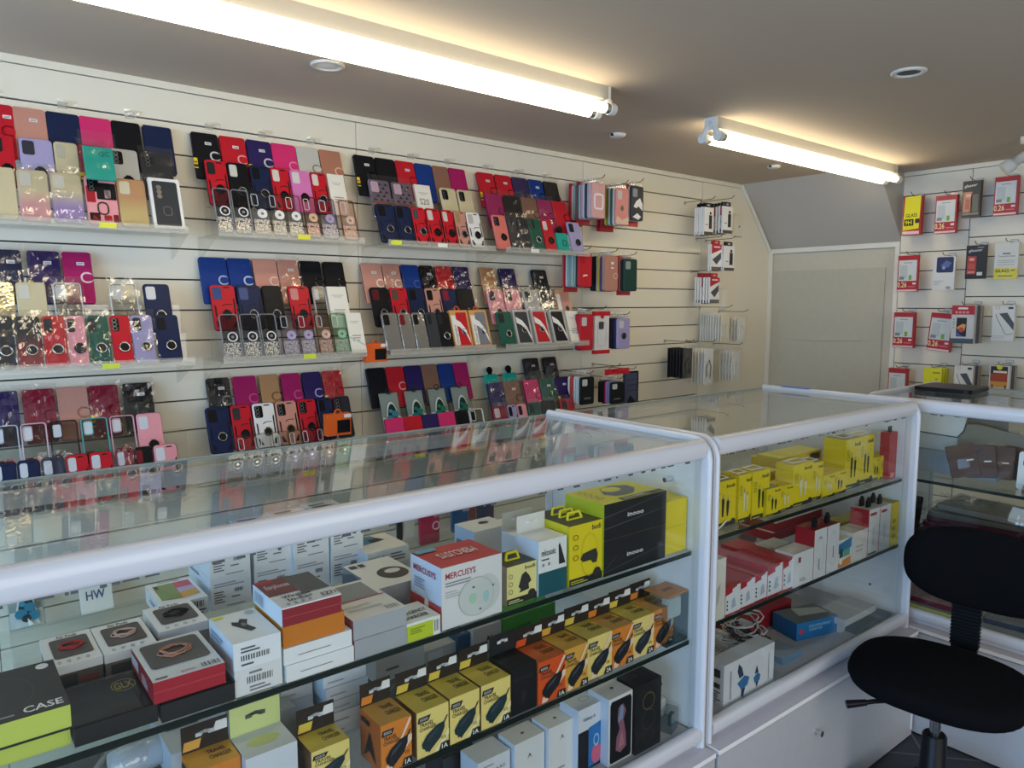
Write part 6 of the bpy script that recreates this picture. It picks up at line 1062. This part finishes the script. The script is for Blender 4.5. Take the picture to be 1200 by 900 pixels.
# --- middle counter, upper shelf: yellow cable boxes
def cab(c1, c2, s=1.0): return [('front', 'r', 0, 0, 1, .09, '#33332c'), ('front', 'b', .06, .02, .7, .07, '#b9b23a', 1), ('front', 'e', .88, .09, .1, .05*s, '#33332c'), ('front', 't', .55, .84, .92, .92, '#4a4720', 'budi'), ('front', 'p', [(.36, .22), (.42, .22), (.46, .5), (.46, .62), (.34, .62), (.34, .5)], c1), ('front', 'r', .38, .62, .42, .72, '#9a9a96'), ('front', 'p', [(.58, .22), (.63, .22), (.68, .44), (.68, .56), (.56, .56), (.56, .44)], c2), ('front', 'r', .6, .56, .64, .63, '#9a9a96'), ('front', 'o', .16, .74, .08, .05*s, .25, '#7a7420'), ('front', 'o', .16, .62, .08, .05*s, .25, '#7a7420')]
YB = [((836, 621), (864, 614), (836, 567), 'k'), ((864.5, 614), (880, 609), (864, 558), 'w'), ((880.5, 610), (897, 603), (880, 554), 'k'), ((897.5, 607), (912, 601), (897, 574), 'k'), ((912.5, 600.5), (927, 595), (912, 571), 'w'), ((928, 595.5), (950, 588), (928, 546), 'w'), ((950.5, 588), (963, 584), (950, 543), 'w'), ((963.5, 585), (975.6, 580), (963, 558), 'w'), ((976, 581), (988.6, 576), (976, 554), 'k'), ((989, 575), (1005, 569), (989, 516), 'k'), ((1005.5, 569), (1019, 563.5), (1005, 512), 'k'), ((1019.5, 564), (1030, 560), (1019, 538), 'k'), ((1030.6, 562), (1041.5, 558), (1030, 540), 'k'), ((1042, 558.5), (1052, 554.5), (1042, 536), 'k')]
SC = 1.0
for i, (bl, br, tl, k) in enumerate(YB):
    tall = (bl[1]-tl[1]) > 45 or i in (1, 2)
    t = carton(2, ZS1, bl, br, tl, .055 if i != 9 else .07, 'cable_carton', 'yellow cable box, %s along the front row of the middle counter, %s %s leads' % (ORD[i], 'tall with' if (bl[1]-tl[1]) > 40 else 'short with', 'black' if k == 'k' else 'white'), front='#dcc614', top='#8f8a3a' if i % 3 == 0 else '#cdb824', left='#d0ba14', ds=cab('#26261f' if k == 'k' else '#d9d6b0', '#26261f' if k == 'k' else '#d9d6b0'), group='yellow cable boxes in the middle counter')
    w, d, h = t['_dims']
    if i in (0, 1, 2, 5, 6, 9, 10):
        mb = MB(); mb.frame(w*.7, d*.6, .004, .005, .0012, M('#d6d6d0', 'card'), w*.5, d*.2, 0); mb.v = [(x, z, h+.0012+y+.004*z/d) for x, y, z in mb.v]; mb.build('hang_tab', t, None, 'white folded hanging tab')
YK = [((908, 562), (958, 548), .09, .062, 'flat yellow box lying in the back row under another flat box', 0), ((914, 561), (962, 548), .085, .032, 'flat yellow box on top of its pair in the back row', .063)]
for (bl, br, dep, h_, lab, dz) in YK: carton(2, ZS1+dz, bl, br, bl, dep, 'cable_carton', lab, front='#d0ba14', top='#d2c832', h=h_, minly=.2, ds=[('front', 'r', .7, .2, .95, .8, '#33332c'), ('front', 'o', .1, .5, .03, .2, .3, '#6a641c')])
for i, (bl, br, h_) in enumerate((((868, 590), (884, 585), .06), ((893, 585), (912, 579), .075), ((955, 566), (972, 561), .055), ((974, 562), (990, 557), .06), ((1008, 556), (1022, 551), .095), ((1024, 552), (1036, 548), .085), ((1036, 548), (1046, 545), .075))):
    carton(2, ZS1, bl, br, bl, .05, 'cable_carton', 'yellow box in the second row of the middle counter, %s of the hidden row' % ORD[i], front='#d3bd16', top='#d0c630', h=h_, minly=.11, ds=[('front', 'o', .2, .7, .1, .1, .3, '#6a641c')])
t = carton(2, ZS1, (1046.5, 560), (1053.5, 557), (1047, 508), .03, 'cable_carton', 'slim red box standing at the far end of the yellow boxes', front='#a82c30', minly=.05, ds=[('front', 'r', .3, .02, .8, .12, '#d9a0a0')]); w, d, h = t['_dims']; mb = MB(); mb.box(w*.3, w*.7, d*.4, d*.5, h, h+.018, M('#2a2a2c', 'plastic')); mb.build('hang_tab', t)
# white cable hanging over the shelf edge
pts = [onY(*p, 1.028) for p in ((836, 634), (848, 629), (857, 622), (863, 615))]; t = thing('loose_cable', 'white cable end lying over the upper shelf edge of the middle counter', 'cable', pts[0]); mb = MB(); mb.tube([p-pts[0]+Vector((0, .03, .004)) for p in pts], .0025, M('#e3e3e0', 'plastic'), 8); mb.build('cable', t)
# --- middle counter, lower shelf
def redbox(i): return [('front', 'p', [(0, .72), (.45, .78), (.45, .9), (.75, .95), (.75, 1), (0, 1)], '#a8202c'), ('front', 'e', .12, .5, .05, .04, '#3a3c40'), ('front', 'e', .12, .36, .05, .04, '#3a3c40'), ('front', 'e', .12, .22, .05, .04, '#3a3c40'), ('front', 'p', [(.4, .2), (.7, .25), (.6, .6), (.45, .5)], '#a9b4c0'), ('front', 'r', 0, 0, 1, .05, '#a8202c')]
t = carton(2, ZS2, (829, 733), (849, 724), (829, 660), .07, BX, 'tall plain cream box at the near end of the red cable boxes', front='#d3d0c8', ds=[('front', 'p', [(.3, .2), (.6, .3), (.7, .6), (.4, .5)], '#b3b0a8')])
for i, (bl, br, tl) in enumerate((((849.5, 723), (865.5, 715), (849, 690)), ((866, 715), (883, 707), (866, 683)), ((883.5, 707), (898.5, 699), (883, 675)), ((899, 701), (916.5, 693), (899, 665)), ((917, 694), (929, 688), (917, 657)))):
    carton(2, ZS2, bl, br, tl, .13, 'cable_carton', 'red and white cable box, %s in the stepped row of the middle counter' % ORD[i], front='#d6dade', top='#a31f2b', left='#b3202b', ds=redbox(i), group='red and white cable boxes')
for i, (bl, br, h_, c) in enumerate((((838, 690), (860, 680), .085, '#a31f2b'), ((864, 682), (884, 674), .09, '#a82430'), ((868, 666), (884, 660), .06, '#c9c7c4'), ((886, 676), (905, 668), .06, '#b9bcc2'), ((907, 668), (926, 660), .055, '#c9ccd0'))):
    carton(2, ZS2, bl, br, bl, .06, BX, ['red cube box behind the cream box', 'dark red cube box behind the stepped red boxes', 'small white box behind the red cubes', 'grey-topped translucent box behind the red boxes', 'pale blister box behind the white boxes'][i], front=c, h=h_, minly=.17)
for i, (bl, br, lab, c) in enumerate((((905, 640), (960, 622), 'white flat box with red edge lying at the back under another', '#d6d3d0'), ((908, 640), (962, 622), 'white flat box with red edge lying on top of its pair', '#dad7d3'))):
    carton(2, ZS2+.03*i, bl, br, bl, .13, BX, lab, front='#a82a34', top=c, h=.0295, minly=.3, ds=[('top', 'b', .1, .3, .7, .6, '#8a8a8a', 2)])
WB = [((929.5, 690), (952, 681), (929, 650), 'white box with a small red mark, beside the stepped red boxes', '#d6d6d6', '#d0d0d0', [('front', 'r', .2, .7, .34, .86, '#8a3a40'), ('front', 'b', .3, .12, .7, .24, '#8a8c90', 2)], 0),
      ((952.5, 681), (967, 673), (952, 622), 'tall white box with red top and a black clip, first of the pair', '#d3d4d6', '#8e1c26', [('front', 'o', .5, .5, .3, .36, .06, '#b9bcc0'), ('front', 'r', .4, .18, .46, .4, '#5a5c60'), ('front', 'r', .4, .8, .56, .83, '#77797c')], 1),
      ((967.6, 673), (981.5, 667), (967, 617), 'tall white box with red top and a black clip, second of the pair', '#d3d4d6', '#8e1c26', [('front', 'o', .5, .5, .3, .36, .06, '#b9bcc0'), ('front', 'r', .5, .3, .56, .55, '#5a5c60')], 1),
      ((981.5, 666), (997.7, 660), (981, 634), 'blue, green and orange printed box next to the tall red-topped boxes', '#d6d6d0', '#dcdcd6', [('front', 'p', [(0, 0), (1, 0), (1, .3), (0, .16)], '#d9842a'), ('front', 'p', [(0, .5), (1, .62), (1, .98), (0, .86)], '#2a6f9a'), ('front', 'r', .1, .34, .36, .66, '#1f4a40'), ('front', 'r', .4, .34, .9, .6, '#5a9a8a'), ('front', 'r', .1, .1, .3, .3, '#e6e6e0')], 0),
      ((998, 660), (1015, 651), (998, 625), 'plain grey-white box beside the multicoloured box', '#cfccc8', '#d0ccc0', [('front', 'b', .2, .3, .8, .6, '#a8a6a2', 2)], 0),
      ((1016, 656), (1028.5, 651), (1016, 598), 'tall white box with red side and black hooks, near the yellow end box', '#d9d9d8', '#d3d3d0', [('front', 'r', .1, .86, .7, .92, '#a3303a'), ('front', 'r', 0, .02, .8, .06, '#3a3c40'), ('front', 'r', .4, .2, .5, .6, '#b9bcc0')], 2),
      ((1029, 651), (1041.5, 646), (1029, 594), 'tall white box with black hooks beside the yellow end box', '#d6d6d6', '#d0d0ce', [('front', 'r', .1, .86, .6, .92, '#a3303a'), ('front', 'r', .4, .2, .5, .6, '#b9bcc0')], 2),
      ((1042, 646), (1051, 642), (1042, 590), 'tall yellow box at the far end of the lower shelf', '#cbb51a', '#a8a01c', [('front', 'b', .2, .2, .8, .7, '#8f871a', 3)], 0)]
for (bl, br, tl, lab, fr, tp, ds, hk2) in WB:
    t = carton(2, ZS2, bl, br, tl, .06, BX, lab, front=fr, top=tp, left='#a31f2b' if hk2 else None, ds=ds); w, d, h = t['_dims']
    for j in range(hk2):
        mb = MB(); mb.box(w*.35, w*.65, d*(.3+.35*j), d*(.42+.35*j), h, h+.022, M('#1a1a1c', 'plastic')); mb.torus((w*.5, d*(.36+.35*j), h+.024), .006, .003, M('#1a1a1c', 'plastic'), 'y', 12, 6); mb.build('hang_clip', t)
carton(2, ZS2, (978, 646), (1012, 632), (976, 616), .05, BX, 'yellow box behind the multicoloured box on the lower shelf', front='#cbb51a', top='#c9bf2c', h=.085, minly=.12)
carton(2, ZS2, (985, 652), (997, 647), (985, 628), .04, BX, 'small white box between the yellow box and the multicoloured box', front='#d6d6d4', h=.075, minly=.08)
# --- middle counter, bottom deck
t = carton(2, ZD, (847, 833), (906, 796), (847, 781), .05, BX, 'white box with two blue watch pictures and a barcode side', front='#d6d7da', left='#cfd0d3', right='#d0d0d2', minly=.035, ds=[('front', 'p', [(.26, .4), (.4, .52), (.5, .42), (.46, .24), (.34, .2)], '#2a6a9a'), ('front', 'p', [(.3, .5), (.38, .54), (.34, .76), (.28, .88), (.26, .7)], '#26334f'), ('front', 'p', [(.34, .2), (.42, .22), (.38, -.0), (.34, .02)], '#26334f'), ('front', 'p', [(.58, .34), (.66, .42), (.72, .34), (.7, .2), (.6, .2)], '#2a6a9a'), ('front', 'p', [(.6, .42), (.68, .42), (.64, .62)], '#26334f'), ('front', 'p', [(.62, .2), (.68, .2), (.65, .04)], '#26334f'), ('front', 'r', .12, .1, .14, .8, '#9a9da2'), ('front', 'r', .88, .1, .89, .8, '#8a8d92'), ('left', 'r', .2, .66, .8, .86, '#26282b'), ('left', 'r', .2, .4, .8, .52, '#26282b'), ('left', 'b', .1, .05, .9, .36, '#55575a', 5)])
t = carton(2, ZD, (864, 752), (925, 722), (864, 730), .12, BX, 'dark red box lying behind the tangled white cables', front='#8e1c2a', top='#8a1a26', h=.06, minly=.16)
t = carton(2, ZD, (933, 752), (987, 742), (930, 715), .1, BX, 'blue explosion-proof box lying in the bottom of the middle counter', front='#1f6fa8', top='#6a7478', left='#1a5f94', right='#d6d6d4', h=.055, ang=-.25, minly=.12, ds=[('front', 't', .3, .62, .82, .78, '#9ac0dc', 'EXPLOSION-PROOF'), ('front', 't', .3, .44, .62, .56, '#9ac0dc', 'SCREEN FILM'), ('front', 'e', .12, .5, .06, .16, '#c0405a'), ('top', 'p', [(.3, .4), (.95, .3), (.95, .7), (.4, .95)], '#b9bcb6')])
for i, (bl, br, c, h_) in enumerate((((985, 742), (1022, 722), '#c9cbcd', .03), ((990, 738), (1026, 718), '#b5b8bb', .02))): carton(2, ZD+.0305*i, bl, br, bl, .1, BX, ['white stacked box beside the blue explosion-proof box', 'grey flat box on the white box near the end panel'][i], front=c, h=h_, minly=.05)
t = carton(2, ZD, (1003, 744), (1045, 722), (1003, 735), .04, 'blister_pack', 'dark teal blister pack lying by the front glass of the middle counter', front='#3f565c', h=.012, minly=.03)
t = carton(2, ZD, (917, 780), (940, 768), (917, 770), .08, 'blister_pack', 'small clear blister pack with a blue insert beside the white cables', front='#4a7a9a', top='#8a9aa4', h=.018, minly=.06)
R = random.Random(21); cen = onZ(872, 800, ZD); CB = [('#dcdcda', 'white'), ('#cfd0d0', 'pale grey'), ('#e3e3e0', 'bright white'), ('#4a4c50', 'dark grey'), ('#d0d2d4', 'silver grey')]
for i, (c, nm) in enumerate(CB):
    ang = PH2; lx, ly = tolocal(cen, c2o, PH2); x, y = toworld(lx+.01+.035*i, .15+.028*(i % 3), c2o, PH2)
    t = thing('coiled_cable', '%s coiled cable in the tangle behind the watch picture box' % nm, 'cable', (x, y, ZD+.008+.012*i)); mb = MB(); pts = []
    for k in range(70): a = k*.42; r = .045+.018*math.sin(k*.9+i); pts.append((r*math.cos(a)*1.3, r*math.sin(a), .004+.012*math.sin(k*.31+i)**2+k*.0006+R.uniform(0, .004)))
    mb.tube(pts, .0024, M(c, 'plastic'), 6); mb.build('cable', t); mb = MB(); mb.box(-.008, .008, -.02, .02, .03, .042, M(c, 'plastic')); mb.build('plug', t)

# ---------------------------------------------------------------- far counter goods
def c3(lx, ly, z): x, y = toworld(lx, ly, c3o, PH3); return (x, y, z)
# grey printer on the glass shelf
t = thing('desktop_printer', 'grey desktop printer with a raised paper flap inside the far counter', 'printer', c3(.06, .24, ZS1), (0, 0, PH3))
g1, g2 = M('#c9cac5', 'plastic'), M('#9a948a', 'plastic')
mb = MB(); mb.box(0, .30, -.06, .18, 0, .075, M('#9da3a5', 'plastic')); mb.build('lower_body', t)
mb = MB(); mb.box(0, .29, -.03, .18, .075, .14, g1); mb.build('upper_body', t)
mb = MB(); mb.prism([(.17, .076), (.17, .155), (.19, .175), (.23, .178), (.36, .158), (.38, .14), (.38, .05)], -.035, -.02, M('#837b6d', 'plastic')); mb.build('side_cover', t)
mb = MB(); mb.prism([(.01, .135), (.015, .22), (.2, .205), (.19, .155), (.17, .13)], -.04, -.03, M('#d3d3cc', 'plastic')); mb.tube([(.0, -.041, .135), (.17, -.041, .128), (.19, -.041, .153), (.2, -.041, .2)], .0018, M('#3a3b3c', 'plastic'), 5); mb.build('paper_flap', t)
mb = MB(); mb.box(0, .3, .02, .024, .14, .24, M('#6f6a5f', 'plastic')); mb.build('paper_support', t)
t = thing('plastic_tray', 'pale beige plastic tray standing beside the grey printer', 'tray', c3(.56, .3, ZS1), (0, 0, PH3)); mb = MB(); mb.plate(.24, .2, .02, .012, M('#d6d6c8', 'plastic'), 0, 0, 0, 5); mb.build('panel', t); mb = MB(); mb.plate(.16, .13, .02, .006, M('#b5b3a0', 'plastic'), -.01, .06, -.006, 5); mb.build('recess', t)
t = thing('face_card', 'white card printed with eyes and a smile beside the brown wallets', 'card', c3(.47, .13, ZS1), (-.1, 0, PH3)); mb = MB(); mb.plate(.08, .12, .01, .002, M('#e6e6e2', 'card'), 0, 0, 0); mb.build('card', t); mb = MB(); [mb.frame(.014, .02, .006, .003, .001, M('#3a3c40', 'card'), x, .075, -.001) for x in (-.02, .015)]; mb.tube([(-.02, -.001, .05), (-.01, -.001, .042), (.005, -.001, .042), (.016, -.001, .05)], .0015, M('#3a3c40', 'card'), 5); mb.build('printed_face', t)
# brown wallets in clear film, tipped against each other
LE = M('#5c4138', 'leather')
for i in range(4):
    t = thing('leather_wallet', 'dark brown leather wallet in clear film, %s in the leaning bunch before the printer' % ORD[i], 'wallet', c3(.30+.036*i, .1+.022*i, ZS1+.02), (-.25, -.25+.1*i, PH3+.4-.2*i), 'leaning wallets in the far counter')
    mb = MB(); mb.plate(.085, .105, .006, .014, LE, 0, 0, 0, 4, .002); mb.build('cover', t)
    mb = MB(); mb.box(.01, .03, -.0008, 0, .05, .054, M('#c9b9a8', 'metal')); mb.build('metal_badge', t)
    mb = MB(); mb.sheet(.095, .118, -.003, M('#fbfbfb', 'clear'), .003, 3, 4, 0, -.002, i+40); mb.build('clear_sleeve', t)
# flat bagged tablets and wallets piled on both levels
R = random.Random(77)
def flat(lx, ly, z, w, d, h, c, lab, rz, name='bagged_folder', tilt=0):
    t = thing(name, lab, 'folder case', c3(lx, ly, z), (tilt, 0, PH3+rz), 'bagged folder cases in the far counter'); mb = MB(); mb.plate(w, d, .008, h, M(c, 'leather'), 0, 0, 0, 4, .0015); mb.v = [(x, zz_, y) for x, y, zz_ in mb.v]; mb.f = [f[::-1] for f in mb.f]; mb.build('cover', t)
    mb = MB(); mb.sheet(w+.03, d+.03, 0, M('#fdfdfd', 'film'), .010, 7, 7, 0, -.015, R.randint(0, 99)); mb.v = [(x, zz_, h+.0026+.2*y) for x, y, zz_ in mb.v]; mb.build('clear_sleeve', t)
for i in range(4): flat(.56+.02*i, .09, ZS1+.018*i, .2, .15, .016, ['#6a5f56', '#4a4440', '#8a6f62', '#5a5450'][i], 'flat %s folder case, %s up in the heap on the glass shelf' % (['taupe', 'charcoal', 'tan', 'grey'][i], ORD[i]), .2-.15*i)
COLS = [('#2c2e33', 'black'), ('#3a3238', 'dark plum'), ('#551c30', 'burgundy'), ('#4a2430', 'wine red'), ('#5a5852', 'olive grey'), ('#77756c', 'stone grey')]
for i, (c, nm) in enumerate(COLS): flat(.285+.012*i, .085+.01*(i % 2), .656+.021*i, .27, .19, .018, c, 'flat %s folder case, %s up in the big pile behind the chair back' % (nm, ORD[i]), .1*math.sin(i*2.1))
for i in range(5): flat(.64+.01*i, .09, .656+.021*i, .22, .17, .018, ['#2a2c30', '#6a6e74', '#33353a', '#26282c', '#c9ccd0'][i], '%s folder case, %s up in the second pile behind the chair back' % (['black', 'steel grey', 'charcoal', 'jet black', 'silver white'][i], ORD[i]), -.12+.07*i)
for i, (lx, ly, z_, w_) in enumerate(((.3, .12, .79, .16), (.62, .12, .775, .14), (.5, .2, .955, .13))):
    t = thing('crumpled_film', ['crumpled clear film lying on the big pile behind the chair back', 'crumpled clear film lying on the second pile behind the chair back', 'crumpled clear film on the folder heap beside the printer'][i], 'film', c3(lx, ly, z_), (0, 0, PH3)); mb = MB(); mb.sheet(w_, .12, 0, M('#fdfdfd', 'film'), .03, 7, 6, 0, -.06, 70+i); mb.v = [(x, zz_, y+.03) for x, y, zz_ in mb.v]; mb.build('film_sheet', t)
q3 = c3(.5, .075, .765)
t = thing('silver_packet', 'shiny silver-white packet on the pile just above the chair back', 'packet', q3, (-.5, .1, PH3-.1)); mb = MB(); mb.plate(.15, .05, .004, .01, M('#d6dade', 'card'), 0, 0, 0, 4, .001); mb.build('wrapper', t); mb = MB(); mb.sheet(.16, .058, -.002, M('#fdfdfd', 'film'), .006, 7, 4, 0, -.004, 91); mb.build('crinkled_film', t)
for i in range(3):
    t = thing('upright_folder', 'black upright folder case, %s of those leaning in the corner of the far counter' % ORD[i], 'folder case', c3(.06+.034*i, .1, .672), (-.12, .25, PH3+1.15), 'upright folders in the far counter'); mb = MB(); mb.plate(.1, .12, .006, .014, M('#1f2024', 'leather'), 0, 0, 0, 4, .002); mb.build('cover', t); mb = MB(); mb.sheet(.12, .14, -.003, M('#fdfdfd', 'film'), .007, 5, 7, 0, -.003, i+60); mb.build('clear_sleeve', t)
for i, (lx, w, c, nm) in enumerate(((.2, .26, '#6d2236', 'wine red'), (.48, .2, '#2e3a4c', 'slate blue'), (.74, .24, '#33353a', 'charcoal'))): flat(lx, .085, ZD+.004, w, .16, .02, c, '%s folder case lying on the bottom deck of the far counter' % nm, .08*i)
t = thing('ruler_strip', 'long yellow-green strip along the bottom front edge of the far counter', 'strip', c3(.03, .036, ZD+.001), (0, 0, PH3)); mb = MB(); mb.box(0, .34, 0, .012, 0, .008, M('#c9c96a', 'plastic')); mb.build('strip', t)
for i in range(3): flat(.98+.01*i, .1, .656+.021*i, .24, .18, .018, ['#3a3c40', '#5a3038', '#2a2c30'][i], '%s folder case, %s up in the end pile of the far counter' % (['dark grey', 'maroon', 'ink black'][i], ORD[i]), .1)
q = c3(.02, .33, HT-.004); t = thing('black_tray', 'low black slab on the far counter top, behind the corner of the middle counter', 'tray', (2.86, 1.035, HT-.004), (0, 0, PH3+.0)); mb = MB(); mb.plate(.19, .2, .02, .014, M('#141416', 'plastic'), 0, 0, .0015); mb.v = [(x, z, y) for x, y, z in mb.v]; mb.f = [f[::-1] for f in mb.f]; mb.build('tray_body', t); mb = MB(); mb.box(-.08, .08, .02, .18, .014, .016, M('#1f2022', 'plastic')); mb.build('slab_inset', t)  # flat black slab with a slightly lighter inset

# ---------------------------------------------------------------- goods low on the slatwall, seen through the near counter
stand('A', 4)
row('A', 4, 'back', [(0, 700, 55, 'pack', '#2a8fb0', dict(cw='blue', h=.14)), (88, 680, 130, 'card', 'white', dict(word='HW', wz=.24, wc='#3a4a78', h=.16))])
t4 = None
for (x0, y0, x1, y1, c, nm, cl) in ((492, 597, 515, 640, '#b31f4c', 'crimson', '#d9c3c9'), (530, 590, 549, 625, '#1f4f80', 'blue', None), (551, 588, 558, 620, '#7a3a2c', 'rust brown', None), (560, 583, 569, 615, '#2c2f4a', 'dark navy', None), (570, 580, 579, 612, '#3a2c4a', 'dark plum', None), (466, 605, 472, 635, '#1d1d1f', 'black', None), (474, 600, 486, 632, '#c9c6ba', 'cream', None), (1, 0, 0, 0, '', '', None)):
    if not nm: continue
    a = onY(x0, y0, 2.46); b = onY(x1, y0, 2.46); zb = onY(x0, y1, 2.46)[2]; w = b[0]-a[0]; h = a[2]-zb
    t = thing('hanging_case', '%s case hanging low on the slatwall, seen through the near counter' % nm, 'phone case', (a[0]+w/2, 2.46, zb)); hook(a[0]+w/2, a[2]+.012, 0, .12, 'low wire hook holding the %s case' % nm, 'wire hooks on the slatwall')
    mb = MB(); mb.plate(w, h, .008, .012, M(c, 'leather'), 0, 0, 0, 4, .002); mb.build('cover', t)
    if cl: mb = MB(); mb.frame(.035, .035, .016, .005, .0015, M(cl, 'plastic'), w/2-.018, h*.35, -.0015); mb.build('clasp', t)
    mb = MB(); mb.box(-.01, .01, .004, .0048, h, h+.018, M('#d8d8d6', 'clear')); mb.build('hang_tab', t)

# ---------------------------------------------------------------- office chair
BLK = M('#0d0e11', 'fabric'); BP = M('#131417', 'plastic')
cx, cy = 2.085, .715
t = thing('office_chair', 'black fabric swivel office chair standing in the counter corner', 'chair', (cx, cy, FL), (0, 0, .1))
def blob(mb, ax, ay, z0, z1, m, e=2.5, n=40, cxx=0, cyy=0, rr=.022, tilt=0):
    prof = [(-rr*1.0, 0), (-rr*.3, .25*rr), (0, rr), (0, (z1-z0)-rr*1.2), (-rr*.25, (z1-z0)-rr*.35), (-rr, (z1-z0)), (-.6*min(ax, ay), (z1-z0)+.006), (-.97*min(ax, ay), (z1-z0)+.008)]
    v = []
    for off, h in prof:
        for i in range(n):
            a = 2*pi*i/n; c, s = math.cos(a), math.sin(a); x = (ax+off*ax/min(ax, ay))*math.copysign(abs(c)**(2/e), c); y = (ay+off*ay/min(ax, ay))*math.copysign(abs(s)**(2/e), s); v.append((cxx+x, cyy+y, z0+h+tilt*y))
    mb.add(v, [(i*n+j, i*n+(j+1) % n, (i+1)*n+(j+1) % n, (i+1)*n+j) for i in range(len(prof)-1) for j in range(n)], m, True); mb.add(v[:n], [tuple(range(n-1, -1, -1))], m); mb.add(v[-n:], [tuple(range(n))], m)
zs = .44
mb = MB(); blob(mb, .195, .215, zs-.045, zs+.012, BLK, 2.6); mb.build('seat', t)
mb = MB(); mb.box(-.1, .1, -.09, .09, zs-.075, zs-.044, BP); mb.box(.06, .25, -.03, .03, zs-.07, zs-.05, BP); mb.build('seat_plate', t)
# backrest on a ribbed spine (chair faces the camera side, back towards the far counter)
mb = MB()
pts = [(.235, -.0, zs-.06), (.262, 0, zs-.02), (.262, 0, zs+.1), (.252, 0, zs+.2), (.245, 0, zs+.3)]
for (x, y, z), (x2, y2, z2) in zip(pts[:-1], pts[1:]): mb.add([(x-.008, -.034, z), (x-.008, .034, z), (x+.008, .034, z), (x+.008, -.034, z), (x2-.008, -.034, z2), (x2-.008, .034, z2), (x2+.008, .034, z2), (x2+.008, -.034, z2)], [(0, 1, 5, 4), (1, 2, 6, 5), (2, 3, 7, 6), (3, 0, 4, 7), (4, 5, 6, 7), (3, 2, 1, 0)], BP)
for k in range(22):
    z = zs-.01+.0105*k; x = .262 if z < zs+.1 else .262-.1*(z-zs-.1); mb.box(x-.013, x+.012, -.037, .037, z, z+.005, BP)
mb.build('spine', t)
mb = MB(); blob(mb, .105, .198, 0, .05, BLK, 2.7, 44, rr=.02)
mb.v = [(.25-z-.03*(y/.205)**2, y-.04, zs+.235+x*1.1) for x, y, z in mb.v]; mb.build('backrest', t)
mb = MB(); mb.tube([(-.08, .04, zs-.058), (-.15, .11, zs-.062), (-.17, .13, zs-.066)], .006, BP, 8); mb.tube([(-.165, .125, zs-.065), (-.195, .165, zs-.074)], [.008, .011], BP, 10); mb.build('height_lever', t)
mb = MB(); mb.tube([(0, 0, zs-.075), (0, 0, .22)], .014, M('#8a8d90', 'chrome'), 14); mb.build('gas_piston', t)
mb = MB(); mb.lathe([(.026, .27), (.03, .265), (.034, .14), (.04, .135), (.044, .08), (.044, .05)], BP); mb.build('column_cover', t)
for k in range(5):
    a = 2*pi*k/5+.35; mb = MB(); d = Vector((math.cos(a), math.sin(a), 0)); mb.tube([d*.03+Vector((0, 0, .085)), d*.12+Vector((0, 0, .075)), d*.195+Vector((0, 0, .062))], [.024, .02, .015], BP, 10); lg = mb.build('leg', t)
    mb = MB(); p = d*.195; s = Vector((-d.y, d.x, 0))
    for sg in (-1, 1): mb.tube([p+s*(sg*.008)+Vector((0, 0, .025)), p+s*(sg*.022)+Vector((0, 0, .025))], .024, BP, 16)
    mb.tube([p+Vector((0, 0, .03)), p+Vector((0, 0, .06))], .008, BP, 8); cs = mb.build('caster', lg)
# white notice on the front of the far counter near the floor
q = onX(1064, 850, 2.49); t = thing('paper_notice', 'narrow white paper with dark print taped low on the far counter front', 'paper', (2.491, q[1], .05), (0, 0, -pi/2)); mb = MB(); mb.box(-.012, .012, 0, .0008, 0, .14, M('#e9e9ec', 'card')); [mb.box(-.010, -.002+.008*(i % 2), -.0006, 0, .015+.03*i, .032+.03*i, M('#26334f', 'card')) for i in range(4)]; mb.build('sheet', t)
for o_ in bpy.data.objects:
    if '_dims' in o_: del o_['_dims']
